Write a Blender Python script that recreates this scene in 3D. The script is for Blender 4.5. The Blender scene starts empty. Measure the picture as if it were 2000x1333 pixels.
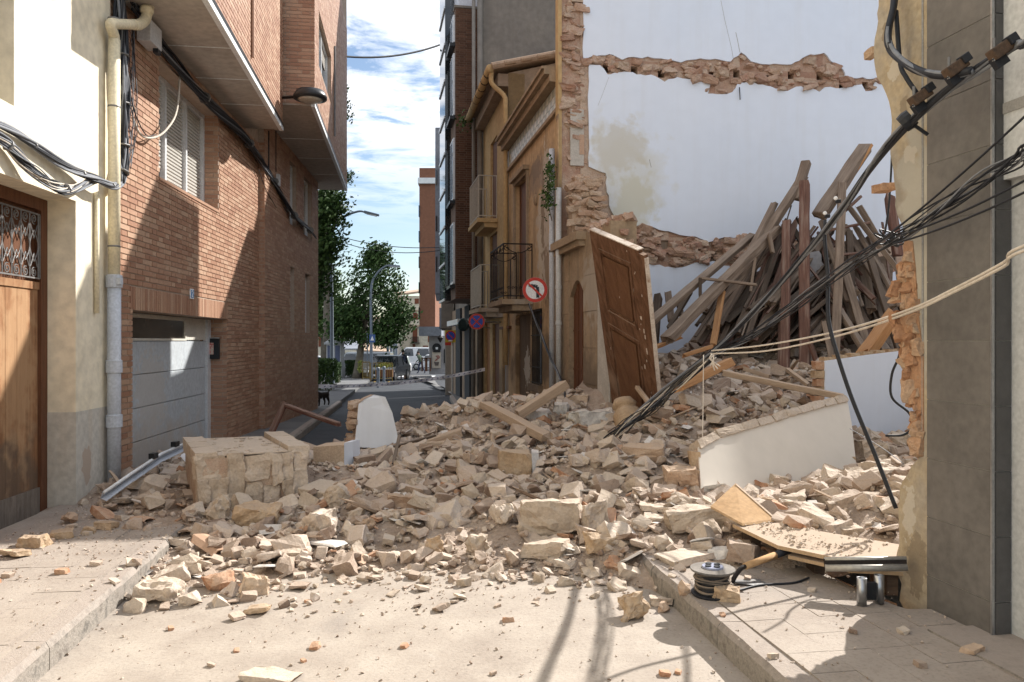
import bpy, bmesh, math, random
import numpy as np
from mathutils import Vector, Matrix, noise

rnd = random.Random(11)
SC = bpy.context.scene
COL = SC.collection
R = math.radians

# ---------------------------------------------------------------- camera, sky, sun, exposure
CAM_H = 1.5
cam_data = bpy.data.cameras.new('camera')
cam_data.lens = 27.0
cam_data.sensor_width = 36.0
cam_data.clip_start = 0.05
cam_data.clip_end = 3000
cam = bpy.data.objects.new('camera', cam_data)
COL.objects.link(cam)
cam.location = (0, 0, CAM_H)
cam.rotation_euler = (R(90), 0, 0)
SC.camera = cam
SC.render.resolution_x, SC.render.resolution_y = 1024, 682

SUN_AZ = 46.0      # degrees from +X towards +Y
SUN_EL = 37.0
sun_vec = Vector((math.cos(R(SUN_AZ)) * math.cos(R(SUN_EL)), math.sin(R(SUN_AZ)) * math.cos(R(SUN_EL)), math.sin(R(SUN_EL))))
sun_data = bpy.data.lights.new('sun', 'SUN')
sun_data.energy = 5.0
sun_data.angle = R(0.5)
sun_data.color = (1.0, 0.955, 0.895)
sun = bpy.data.objects.new('sun', sun_data)
COL.objects.link(sun)
sun.rotation_euler = (-sun_vec).to_track_quat('-Z', 'Y').to_euler()

world = bpy.data.worlds.new('World')
SC.world = world
world.use_nodes = True
wn = world.node_tree
wn.nodes.clear()
w_out = wn.nodes.new('ShaderNodeOutputWorld')
w_bg = wn.nodes.new('ShaderNodeBackground')
w_sky = wn.nodes.new('ShaderNodeTexSky')
w_sky.sky_type = 'NISHITA'
w_sky.sun_disc = False
w_sky.sun_elevation = R(SUN_EL)
w_sky.sun_rotation = R(90 - SUN_AZ)
w_sky.air_density = 1.0
w_sky.dust_density = 0.6
w_sky.ozone_density = 1.0
w_bg.inputs['Strength'].default_value = 0.085
# broken fair-weather cloud layer over the whole sky: direction projected on a flat layer, noise as cover
tc = wn.nodes.new('ShaderNodeTexCoord')
sep = wn.nodes.new('ShaderNodeSeparateXYZ')
wn.links.new(tc.outputs['Generated'], sep.inputs[0])
mx = wn.nodes.new('ShaderNodeMath'); mx.operation = 'MAXIMUM'; mx.inputs[1].default_value = 0.04
wn.links.new(sep.outputs['Z'], mx.inputs[0])
dvx = wn.nodes.new('ShaderNodeMath'); dvx.operation = 'DIVIDE'
dvy = wn.nodes.new('ShaderNodeMath'); dvy.operation = 'DIVIDE'
wn.links.new(sep.outputs['X'], dvx.inputs[0]); wn.links.new(mx.outputs[0], dvx.inputs[1])
wn.links.new(sep.outputs['Y'], dvy.inputs[0]); wn.links.new(mx.outputs[0], dvy.inputs[1])
cmb = wn.nodes.new('ShaderNodeCombineXYZ')
wn.links.new(dvx.outputs[0], cmb.inputs[0]); wn.links.new(dvy.outputs[0], cmb.inputs[1])
n1 = wn.nodes.new('ShaderNodeTexNoise'); n1.inputs['Scale'].default_value = 2.6; n1.inputs['Detail'].default_value = 10; n1.inputs['Roughness'].default_value = 0.62
n1.inputs['Distortion'].default_value = 0.35
wn.links.new(cmb.outputs[0], n1.inputs['Vector'])
cr = wn.nodes.new('ShaderNodeValToRGB')
cr.color_ramp.elements[0].position = 0.385; cr.color_ramp.elements[0].color = (0, 0, 0, 1)
cr.color_ramp.elements[1].position = 0.53; cr.color_ramp.elements[1].color = (1, 1, 1, 1)
wn.links.new(n1.outputs['Fac'], cr.inputs[0])
hz = wn.nodes.new('ShaderNodeMapRange')      # the layer thins out towards the horizon
hz.inputs['From Min'].default_value = 0.14; hz.inputs['From Max'].default_value = 0.27
wn.links.new(sep.outputs['Z'], hz.inputs['Value'])
mul = wn.nodes.new('ShaderNodeMath'); mul.operation = 'MULTIPLY'
wn.links.new(cr.outputs[0], mul.inputs[0]); wn.links.new(hz.outputs[0], mul.inputs[1])
cmix = wn.nodes.new('ShaderNodeMix'); cmix.data_type = 'RGBA'
cmix.inputs['B'].default_value = (8.6, 8.9, 9.5, 1)
wn.links.new(mul.outputs[0], cmix.inputs['Factor'])
wn.links.new(w_sky.outputs[0], cmix.inputs['A'])
wn.links.new(cmix.outputs['Result'], w_bg.inputs['Color'])
wn.links.new(w_bg.outputs[0], w_out.inputs[0])

SC.view_settings.view_transform = 'Standard'
SC.view_settings.look = 'None'
SC.view_settings.exposure = 0.85
SC.view_settings.gamma = 1.0
SC.view_settings.use_curve_mapping = False
SC.render.engine = 'CYCLES'
SC.cycles.max_bounces = 6
SC.cycles.diffuse_bounces = 4

# ---------------------------------------------------------------- measuring helpers (real positions from the photograph's perspective)
F = 1500.0
def P(x, y, Y):
    """world point seen at photo pixel (x, y) at a depth of Y metres"""
    return Vector(((x - 1000) / F * Y, Y, CAM_H - (y - 665) / F * Y))
def PZ(x, y, z):
    Y = (CAM_H - z) * F / (y - 665)
    return P(x, y, Y)
def gz(Y):
    return 0.0 if Y < 9 else (-0.022 * (Y - 9) if Y < 60 else -1.122)

class Frame:
    """a vertical facade line: origin O, direction u (away from camera), outward normal n"""
    def __init__(s, O, u, n):
        s.O, s.u, s.n = Vector((O[0], O[1], 0)), Vector((u[0], u[1], 0)).normalized(), Vector((n[0], n[1], 0)).normalized()
    def pt(s, a, z, off=0.0):
        p = s.O + s.u * a + s.n * off
        return Vector((p.x, p.y, z))
    def at(s, x, y, off=0.0):
        """(distance along, height) where the ray of photo pixel (x, y) meets the facade plane"""
        o = s.O + s.n * off
        d = Vector(((x - 1000) / F, 1, 0))
        t = (s.n.dot(o)) / s.n.dot(d)
        q = d * t
        return (q - o).dot(s.u), CAM_H - (y - 665) / F * t

LF = Frame((-3.16, 0), (-0.082, 1), (1, 0.082))            # left street front
RF = Frame((2.89, 0), (-0.185, 1), (-1, -0.185))           # right street front
WW = Frame((1.06, 11.6), (1, 0.185), (0.185, -1))          # white party wall, facing the camera

# ---------------------------------------------------------------- mesh builder
def tri_boxfaces():
    return [(0, 1, 2, 3), (7, 6, 5, 4), (0, 4, 5, 1), (1, 5, 6, 2), (2, 6, 7, 3), (3, 7, 4, 0)]
class MB:
    def __init__(s):
        s.v, s.f = [], []
    def add(s, vs, fs):
        o = len(s.v)
        s.v.extend([tuple(p) for p in vs])
        s.f.extend([tuple(i + o for i in q) for q in fs])
        return s
    def quad(s, *p):
        return s.add(p, [tuple(range(len(p)))])
    def box(s, c, size, M=None):
        hx, hy, hz_ = size[0] / 2, size[1] / 2, size[2] / 2
        vs = [Vector(q) for q in ((-hx, -hy, -hz_), (-hx, hy, -hz_), (hx, hy, -hz_), (hx, -hy, -hz_), (-hx, -hy, hz_), (-hx, hy, hz_), (hx, hy, hz_), (hx, -hy, hz_))]
        if M is not None:
            vs = [M @ q for q in vs]
        c = Vector(c)
        return s.add([q + c for q in vs], tri_boxfaces())
    def fbox(s, fr, a0, a1, z0, z1, o0, o1):
        """box in a facade frame: along a0..a1, height z0..z1, offset o0..o1"""
        P8 = [fr.pt(a, z, o) for z in (z0, z1) for (a, o) in ((a0, o0), (a0, o1), (a1, o1), (a1, o0))]
        return s.add(P8, tri_boxfaces())
    def bar(s, p0, p1, w, h=None, up=(0, 0, 1), taper=1.0):
        p0, p1 = Vector(p0), Vector(p1)
        h = w if h is None else h
        d = (p1 - p0).normalized()
        upv = Vector(up)
        if abs(d.dot(upv)) > 0.97:
            upv = Vector((0, 1, 0)) if abs(d.y) < 0.9 else Vector((1, 0, 0))
        a = d.cross(upv).normalized()
        b = a.cross(d).normalized()
        vs = []
        for p, k in ((p0, 1.0), (p1, taper)):
            for sx, sy in ((-1, -1), (-1, 1), (1, 1), (1, -1)):
                vs.append(p + a * (sx * w / 2 * k) + b * (sy * h / 2 * k))
        return s.add(vs, tri_boxfaces())
    def tube(s, path, r, seg=7, cap=True):
        path = [Vector(p) for p in path]
        n = len(path)
        rs = r if isinstance(r, (list, tuple)) else [r] * n
        rings = []
        prev = None
        for i, p in enumerate(path):
            t = (path[min(i + 1, n - 1)] - path[max(i - 1, 0)])
            t = t.normalized() if t.length > 1e-9 else Vector((0, 0, 1))
            if prev is None:
                ref = Vector((0, 0, 1)) if abs(t.z) < 0.9 else Vector((1, 0, 0))
                a = t.cross(ref).normalized()
            else:
                a = (prev - t * prev.dot(t))
                a = a.normalized() if a.length > 1e-6 else t.orthogonal().normalized()
            prev = a
            b = t.cross(a)
            rings.append([p + (a * math.cos(2 * math.pi * k / seg) + b * math.sin(2 * math.pi * k / seg)) * rs[i] for k in range(seg)])
        vs = [q for ring in rings for q in ring]
        fs = []
        for i in range(n - 1):
            for k in range(seg):
                k2 = (k + 1) % seg
                fs.append((i * seg + k, i * seg + k2, (i + 1) * seg + k2, (i + 1) * seg + k))
        if cap:
            fs.append(tuple(range(seg - 1, -1, -1)))
            fs.append(tuple((n - 1) * seg + k for k in range(seg)))
        return s.add(vs, fs)
    def lathe(s, prof, base, axis=(0, 0, 1), seg=20):
        base, ax = Vector(base), Vector(axis).normalized()
        a = ax.orthogonal().normalized(); b = ax.cross(a)
        vs, fs = [], []
        for (r, z) in prof:
            for k in range(seg):
                t = 2 * math.pi * k / seg
                vs.append(base + ax * z + (a * math.cos(t) + b * math.sin(t)) * r)
        for i in range(len(prof) - 1):
            for k in range(seg):
                k2 = (k + 1) % seg
                fs.append((i * seg + k, i * seg + k2, (i + 1) * seg + k2, (i + 1) * seg + k))
        fs.append(tuple(range(seg - 1, -1, -1)))
        fs.append(tuple((len(prof) - 1) * seg + k for k in range(seg)))
        return s.add(vs, fs)
    def prism(s, poly, vec):
        poly = [Vector(p) for p in poly]; vec = Vector(vec)
        n = len(poly)
        vs = poly + [p + vec for p in poly]
        fs = [tuple(range(n)), tuple(range(2 * n - 1, n - 1, -1))]
        for i in range(n):
            j = (i + 1) % n
            fs.append((i, i + n, j + n, j))
        return s.add(vs, fs)
    def mesh(s, name, shift=None):
        me = bpy.data.meshes.new(name)
        vs = s.v
        if shift is not None and shift.length > 0:
            vs = [(p[0] - shift.x, p[1] - shift.y, p[2] - shift.z) for p in vs]
        me.from_pydata(vs, [], s.f)
        bm = bmesh.new(); bm.from_mesh(me)
        bmesh.ops.recalc_face_normals(bm, faces=bm.faces)
        bm.to_mesh(me); bm.free()
        return me
    def build(s, name, mat, parent=None, smooth=False, bevel=0):
        shift = world_loc(parent) if parent is not None else None
        me = s.mesh(name, shift)
        return link(name, me, mat, parent, smooth, bevel)

def world_loc(o):
    l = Vector((0, 0, 0))
    while o is not None:
        l += o.location
        o = o.parent
    return l
def link(name, me, mat, parent=None, smooth=False, bevel=0):
    o = bpy.data.objects.new(name, me)
    COL.objects.link(o)
    if mat is not None and not me.materials:
        for m_ in (mat if isinstance(mat, (list, tuple)) else [mat]):
            me.materials.append(m_)
    if parent is not None:
        o.parent = parent
    if smooth:
        me.shade_smooth()
    if bevel:
        md = o.modifiers.new('bevel', 'BEVEL'); md.width = bevel; md.segments = 2; md.limit_method = 'ANGLE'
    return o
def thing(name, label, cat, loc=(0, 0, 0), group=None):
    o = bpy.data.objects.new(name, None)
    COL.objects.link(o)
    o.location = loc
    o.empty_display_size = 0.1
    return tag(o, label, cat, group)
def tag(o, label, cat, group=None):
    o['label'] = label
    o['category'] = cat
    o['kind'] = 'thing'
    if group:
        o['group'] = group
    return o
def struct(o, kind='structure', label=None):
    o['kind'] = kind
    if label:
        o['label'] = label
    return o

def wall_cells(a0, a1, z0, z1, holes):
    A = sorted({a0, a1, *[min(max(h[k], a0), a1) for h in holes for k in (0, 1)]})
    Z = sorted({z0, z1, *[min(max(h[k], z0), z1) for h in holes for k in (2, 3)]})
    def solid(i, j):
        if i < 0 or j < 0 or i >= len(A) - 1 or j >= len(Z) - 1:
            return False
        ca, cz = (A[i] + A[i + 1]) / 2, (Z[j] + Z[j + 1]) / 2
        return not any(h[0] < ca < h[1] and h[2] < cz < h[3] for h in holes)
    return A, Z, solid
def wall(fr, a0, a1, z0, z1, holes=(), thick=0.3, off=0.0, mb=None):
    """a wall slab with real openings and reveals; holes are (a0, a1, z0, z1)"""
    mb = mb or MB()
    A, Z, solid = wall_cells(a0, a1, z0, z1, holes)
    q = lambda a, z, o: fr.pt(a, z, off + o)
    for i in range(len(A) - 1):
        for j in range(len(Z) - 1):
            if not solid(i, j):
                continue
            a, b, c, d = A[i], A[i + 1], Z[j], Z[j + 1]
            mb.quad(q(a, c, 0), q(b, c, 0), q(b, d, 0), q(a, d, 0))
            mb.quad(q(a, c, -thick), q(a, d, -thick), q(b, d, -thick), q(b, c, -thick))
            if not solid(i - 1, j): mb.quad(q(a, c, 0), q(a, d, 0), q(a, d, -thick), q(a, c, -thick))
            if not solid(i + 1, j): mb.quad(q(b, c, 0), q(b, c, -thick), q(b, d, -thick), q(b, d, 0))
            if not solid(i, j - 1): mb.quad(q(a, c, 0), q(a, c, -thick), q(b, c, -thick), q(b, c, 0))
            if not solid(i, j + 1): mb.quad(q(a, d, 0), q(b, d, 0), q(b, d, -thick), q(a, d, -thick))
    return mb
def brick_rects(a0, a1, z0, z1, holes=(), course=0.058, L=0.24, Hd=0.115, j=0.0115, bond='flemish', seed=0):
    out = []
    r = random.Random(seed)
    n = int(math.ceil((z1 - z0) / course))
    for k in range(n):
        zb = z0 + k * course
        zt = min(zb + course - j, z1)
        if zt - zb < 0.012:
            continue
        a = a0 - (0.0 if k % 2 else (L / 2 + Hd / 2 + j)) - (k // 2 % 2) * 0.001
        st = True
        while a < a1:
            w = L if st else Hd
            s_, e_ = max(a, a0), min(a + w, a1)
            a += w + j
            if bond == 'flemish':
                st = not st
            segs = [(s_, e_)] if e_ - s_ > 0.02 else []
            for h in holes:
                if h[2] < (zb + zt) / 2 < h[3]:
                    ns = []
                    for (p, q) in segs:
                        if q <= h[0] or p >= h[1]:
                            ns.append((p, q)); continue
                        if p < h[0]: ns.append((p, h[0]))
                        if q > h[1]: ns.append((h[1], q))
                    segs = ns
            out += [(p, q, zb, zt, r.uniform(-0.0012, 0.0012)) for (p, q) in segs if q - p > 0.02]
    return out
def brick_mesh(fr, rects, off=0.010, back=-0.004, mb=None):
    mb = mb or MB()
    for (a, b, c, d, jt) in rects:
        o1 = off + jt
        vs = [fr.pt(a, c, o1), fr.pt(b, c, o1), fr.pt(b, d, o1), fr.pt(a, d, o1), fr.pt(a, c, back), fr.pt(b, c, back), fr.pt(b, d, back), fr.pt(a, d, back)]
        mb.add(vs, [(0, 1, 2, 3), (0, 4, 5, 1), (1, 5, 6, 2), (2, 6, 7, 3), (3, 7, 4, 0)])
    return mb
def sag(p0, p1, drop, n=14, wob=0.0, seed=0):
    p0, p1 = Vector(p0), Vector(p1)
    r = random.Random(seed)
    ph = [r.uniform(0, 6.28) for _ in range(6)]
    out = []
    for i in range(n + 1):
        t = i / n
        p = p0.lerp(p1, t)
        p.z -= drop * 4 * t * (1 - t)
        if wob:
            k = math.sin(math.pi * t)
            p += Vector((math.sin(7 * t + ph[0]) + math.sin(17 * t + ph[3]) * .5, math.sin(6 * t + ph[1]), math.sin(9 * t + ph[2]) + math.sin(19 * t + ph[4]) * .5)) * wob * k
        out.append(p)
    return out
def smooth_path(pts, n=6):
    """Catmull-Rom through the points"""
    pts = [Vector(p) for p in pts]
    if len(pts) < 3:
        return pts
    q = [pts[0] * 2 - pts[1]] + pts + [pts[-1] * 2 - pts[-2]]
    out = []
    for i in range(1, len(q) - 2):
        for k in range(n):
            t = k / n
            a, b, c, d = q[i - 1], q[i], q[i + 1], q[i + 2]
            out.append(0.5 * ((2 * b) + (c - a) * t + (2 * a - 5 * b + 4 * c - d) * t * t + (3 * b - a - 3 * c + d) * t ** 3))
    out.append(pts[-1])
    return out

# ---------------------------------------------------------------- materials
MATS = {}
def mat(name, cols, rough=0.9, scale=3.0, bump=0.3, bscale=40.0, metal=0.0, detail=6.0, island=0.0, dust=0.0, stretch=(1, 1, 1), bdist=0.01,
        spec=0.15, dustcol=(0.50, 0.385, 0.285), streak=0.0, streakcol=(0.2, 0.16, 0.12), dustnoise=3.0, speck=1.0):
    """noise-coloured procedural surface with fine relief; island = value change from piece to piece; dust = settled on upward faces"""
    if name in MATS:
        return MATS[name]
    m = bpy.data.materials.new(name); m.use_nodes = True
    nt = m.node_tree; N, K = nt.nodes, nt.links
    b = N['Principled BSDF']
    b.inputs['Roughness'].default_value = rough
    b.inputs['Metallic'].default_value = metal
    b.inputs['Specular IOR Level'].default_value = spec
    tc_ = N.new('ShaderNodeTexCoord'); mp = N.new('ShaderNodeMapping')
    mp.inputs['Scale'].default_value = stretch
    K.new(tc_.outputs['Object'], mp.inputs['Vector'])
    nz = N.new('ShaderNodeTexNoise'); nz.inputs['Scale'].default_value = scale; nz.inputs['Detail'].default_value = detail; nz.inputs['Roughness'].default_value = 0.6
    K.new(mp.outputs[0], nz.inputs['Vector'])
    cols = [tuple(c) for c in cols]
    cur = None
    fac = nz.outputs['Fac']
    if island and len(cols) > 1:
        gi = N.new('ShaderNodeNewGeometry'); oi = N.new('ShaderNodeObjectInfo')
        ad = N.new('ShaderNodeMath'); ad.operation = 'ADD'
        K.new(gi.outputs['Random Per Island'], ad.inputs[0]); K.new(oi.outputs['Random'], ad.inputs[1])
        fr_ = N.new('ShaderNodeMath'); fr_.operation = 'FRACT'; K.new(ad.outputs[0], fr_.inputs[0])
        mx_ = N.new('ShaderNodeMix'); mx_.inputs['Factor'].default_value = island
        K.new(nz.outputs['Fac'], mx_.inputs['A']); K.new(fr_.outputs[0], mx_.inputs['B'])
        fac = mx_.outputs['Result']
    ramp = N.new('ShaderNodeValToRGB')
    lo, hi = (0.3, 0.7) if not island else (0.22, 0.78)
    el = ramp.color_ramp.elements
    el[0].position = lo; el[0].color = (*cols[0], 1)
    el[1].position = hi; el[1].color = (*cols[-1], 1)
    for i, c in enumerate(cols[1:-1]):
        e = el.new(lo + (hi - lo) * (i + 1) / (len(cols) - 1)); e.color = (*c, 1)
    K.new(fac, ramp.inputs[0])
    cur = ramp.outputs[0]
    # fine speckle so no surface is one flat tone
    sp = N.new('ShaderNodeTexNoise'); sp.inputs['Scale'].default_value = scale * 9; sp.inputs['Detail'].default_value = 4
    K.new(mp.outputs[0], sp.inputs['Vector'])
    hv = N.new('ShaderNodeHueSaturation')
    mr = N.new('ShaderNodeMapRange'); mr.inputs['To Min'].default_value = 1 - 0.14 * speck; mr.inputs['To Max'].default_value = 1 + 0.12 * speck
    mr.inputs['From Min'].default_value = 0.3; mr.inputs['From Max'].default_value = 0.7
    K.new(sp.outputs['Fac'], mr.inputs['Value']); K.new(mr.outputs[0], hv.inputs['Value']); K.new(cur, hv.inputs['Color'])
    cur = hv.outputs[0]
    if streak:
        ms = N.new('ShaderNodeMapping'); ms.inputs['Scale'].default_value = (3.0, 3.0, 0.22); K.new(tc_.outputs['Object'], ms.inputs['Vector'])
        ns = N.new('ShaderNodeTexNoise'); ns.inputs['Scale'].default_value = 2.2; ns.inputs['Detail'].default_value = 8; K.new(ms.outputs[0], ns.inputs['Vector'])
        rs = N.new('ShaderNodeMapRange'); rs.inputs['From Min'].default_value = 0.5; rs.inputs['From Max'].default_value = 0.72; rs.inputs['To Max'].default_value = streak
        K.new(ns.outputs['Fac'], rs.inputs['Value'])
        mxs = N.new('ShaderNodeMix'); mxs.data_type = 'RGBA'; mxs.inputs['B'].default_value = (*streakcol, 1)
        K.new(rs.outputs[0], mxs.inputs['Factor']); K.new(cur, mxs.inputs['A']); cur = mxs.outputs['Result']
    if dust:
        ge = N.new('ShaderNodeNewGeometry'); sz = N.new('ShaderNodeSeparateXYZ'); K.new(ge.outputs['Normal'], sz.inputs[0])
        dn = N.new('ShaderNodeTexNoise'); dn.inputs['Scale'].default_value = dustnoise; dn.inputs['Detail'].default_value = 5; K.new(ge.outputs['Position'], dn.inputs['Vector'])
        ad2 = N.new('ShaderNodeMath'); ad2.operation = 'ADD'; K.new(sz.outputs['Z'], ad2.inputs[0]); K.new(dn.outputs['Fac'], ad2.inputs[1])
        rg = N.new('ShaderNodeMapRange'); rg.inputs['From Min'].default_value = 0.55; rg.inputs['From Max'].default_value = 1.45; rg.inputs['To Max'].default_value = dust
        K.new(ad2.outputs[0], rg.inputs['Value'])
        mxd = N.new('ShaderNodeMix'); mxd.data_type = 'RGBA'; mxd.inputs['B'].default_value = (*dustcol, 1)
        K.new(rg.outputs[0], mxd.inputs['Factor']); K.new(cur, mxd.inputs['A']); cur = mxd.outputs['Result']
    K.new(cur, b.inputs['Base Color'])
    if bump:
        bn = N.new('ShaderNodeTexNoise'); bn.inputs['Scale'].default_value = bscale; bn.inputs['Detail'].default_value = 6; bn.inputs['Roughness'].default_value = 0.65
        K.new(mp.outputs[0], bn.inputs['Vector'])
        bp = N.new('ShaderNodeBump'); bp.inputs['Strength'].default_value = bump; bp.inputs['Distance'].default_value = bdist
        K.new(bn.outputs['Fac'], bp.inputs['Height']); K.new(bp.outputs[0], b.inputs['Normal'])
    MATS[name] = m
    m['base'] = 1
    return m
def out_color(m):
    nt = m.node_tree; b = nt.nodes['Principled BSDF']
    return nt, b, b.inputs['Base Color'].links[0].from_socket
def add_patch(m, centre, radius, col, strength=1.0, nscale=3.0, edge=0.35, detail=8, jag=0.9):
    """a stain or worn patch with a shape of its own, centred at a place on the surface (object space)"""
    nt, b, cur = out_color(m); N, K = nt.nodes, nt.links
    tc_ = N.new('ShaderNodeTexCoord')
    mp = N.new('ShaderNodeMapping'); mp.vector_type = 'TEXTURE'
    mp.inputs['Location'].default_value = centre; mp.inputs['Scale'].default_value = radius
    K.new(tc_.outputs['Object'], mp.inputs['Vector'])
    ln = N.new('ShaderNodeVectorMath'); ln.operation = 'LENGTH'; K.new(mp.outputs[0], ln.inputs[0])
    nz = N.new('ShaderNodeTexNoise'); nz.inputs['Scale'].default_value = nscale; nz.inputs['Detail'].default_value = detail; K.new(tc_.outputs['Object'], nz.inputs['Vector'])
    ma = N.new('ShaderNodeMath'); ma.operation = 'MULTIPLY_ADD'; ma.inputs[1].default_value = -2.2 * jag; K.new(nz.outputs['Fac'], ma.inputs[0])
    ad = N.new('ShaderNodeMath'); ad.operation = 'ADD'; ad.inputs[1].default_value = 1.1 * jag; K.new(ln.outputs['Value'], ad.inputs[0]); K.new(ad.outputs[0], ma.inputs[2])
    mr = N.new('ShaderNodeMapRange'); mr.inputs['From Min'].default_value = 1.0; mr.inputs['From Max'].default_value = 1.0 - edge
    mr.inputs['To Max'].default_value = strength
    K.new(ma.outputs[0], mr.inputs['Value'])
    mxp = N.new('ShaderNodeMix'); mxp.data_type = 'RGBA'; mxp.inputs['B'].default_value = (*col, 1)
    K.new(mr.outputs[0], mxp.inputs['Factor']); K.new(cur, mxp.inputs['A'])
    K.new(mxp.outputs['Result'], b.inputs['Base Color'])
    return m
def plain(name, col, rough=0.5, metal=0.0, spec=0.28):
    return mat(name, [tuple(c * 0.9 for c in col), tuple(min(1, c * 1.08) for c in col)], rough=rough, metal=metal, scale=5, bump=0.05, bscale=90, spec=spec)
def glass(name, col=(0.02, 0.025, 0.03), rough=0.05):
    m = mat(name, [col, col], rough=rough, bump=0, spec=0.9)
    return m

DUST = (0.50, 0.385, 0.285)
m_brick = mat('brick_red', [(0.315, 0.162, 0.099), (0.40, 0.232, 0.147), (0.358, 0.197, 0.124), (0.44, 0.28, 0.186)], rough=0.5, spec=0.6, scale=9, bump=0.35, bscale=120, island=0.8, bdist=0.004)
m_mortar = mat('mortar_grey', [(0.36, 0.28, 0.22), (0.45, 0.36, 0.29)], scale=12, bscale=150)
m_cream = mat('plaster_cream', [(0.74, 0.66, 0.50), (0.80, 0.73, 0.58)], scale=1.2, bump=0.22, bscale=35, streak=0.12, streakcol=(0.5, 0.42, 0.3))
m_wood_door = mat('wood_door', [(0.19, 0.09, 0.043), (0.29, 0.15, 0.075), (0.36, 0.205, 0.11)], rough=0.6, scale=3.0, stretch=(9, 9, 0.7), bump=0.3, bscale=12, detail=10)
m_wood_dark = mat('wood_dark', [(0.10, 0.045, 0.025), (0.17, 0.075, 0.04)], rough=0.6, scale=3, stretch=(8, 8, 0.8), bump=0.25, bscale=14)
m_iron = mat('iron_grey', [(0.16, 0.16, 0.16), (0.26, 0.25, 0.24)], rough=0.5, metal=0.3, scale=12)
m_black_iron = mat('iron_black', [(0.018, 0.016, 0.016), (0.04, 0.032, 0.028)], rough=0.6, scale=14)
m_pipe_cream = plain('pipe_cream', (0.72, 0.64, 0.46), 0.45)
m_pipe_grey = plain('pipe_grey', (0.50, 0.53, 0.58), 0.5)
m_cable = plain('cable_black', (0.022, 0.024, 0.030), 0.5)
m_cable_grey = plain('cable_grey', (0.19, 0.20, 0.22), 0.55)
m_cable_dusty = mat('cable_dusty', [(0.03, 0.03, 0.03), (0.10, 0.09, 0.08)], rough=0.75, scale=9, dust=0.55)
m_rope = plain('rope_pale', (0.60, 0.54, 0.46), 0.9)
m_alu = plain('aluminium_white', (0.66, 0.68, 0.70), 0.35, 0.2)
m_steel = plain('steel', (0.42, 0.43, 0.44), 0.32, 0.9)
m_glass = glass('glass_dark')
m_soffit = mat('soffit_concrete', [(0.40, 0.36, 0.32), (0.48, 0.43, 0.38)], scale=1.5, bscale=60)
m_blacktrim = plain('trim_black', (0.02, 0.022, 0.025), 0.35)
m_whitetrim = plain('trim_white', (0.72, 0.75, 0.76), 0.4)
m_garage = mat('garage_steel', [(0.45, 0.49, 0.52), (0.52, 0.555, 0.58)], rough=0.5, scale=2.5, metal=0.15, bump=0.1, bscale=70, streak=0.2, streakcol=(0.52, 0.5, 0.46))
m_garage_light = plain('garage_side', (0.60, 0.57, 0.50), 0.5)

# ================================================================ THE SETTING: ground, road, pavements
def lk(Y):    # left kerb line
    return -1.6 - 0.145 * Y if Y < 21.2 else (-4.67 - (Y - 21.2) * 0.155)
def rk(Y):    # right kerb line
    if Y < 20: return 1.583 - 0.155 * Y
    pts = [(20, -1.517), (24, -1.95), (34, -3.4), (52, -5.6), (70, -7.8), (400, -50)]
    for (a, b), (c, d) in zip(pts, pts[1:]):
        if Y <= c: return b + (d - b) * (Y - a) / (c - a)
    return -50

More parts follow.
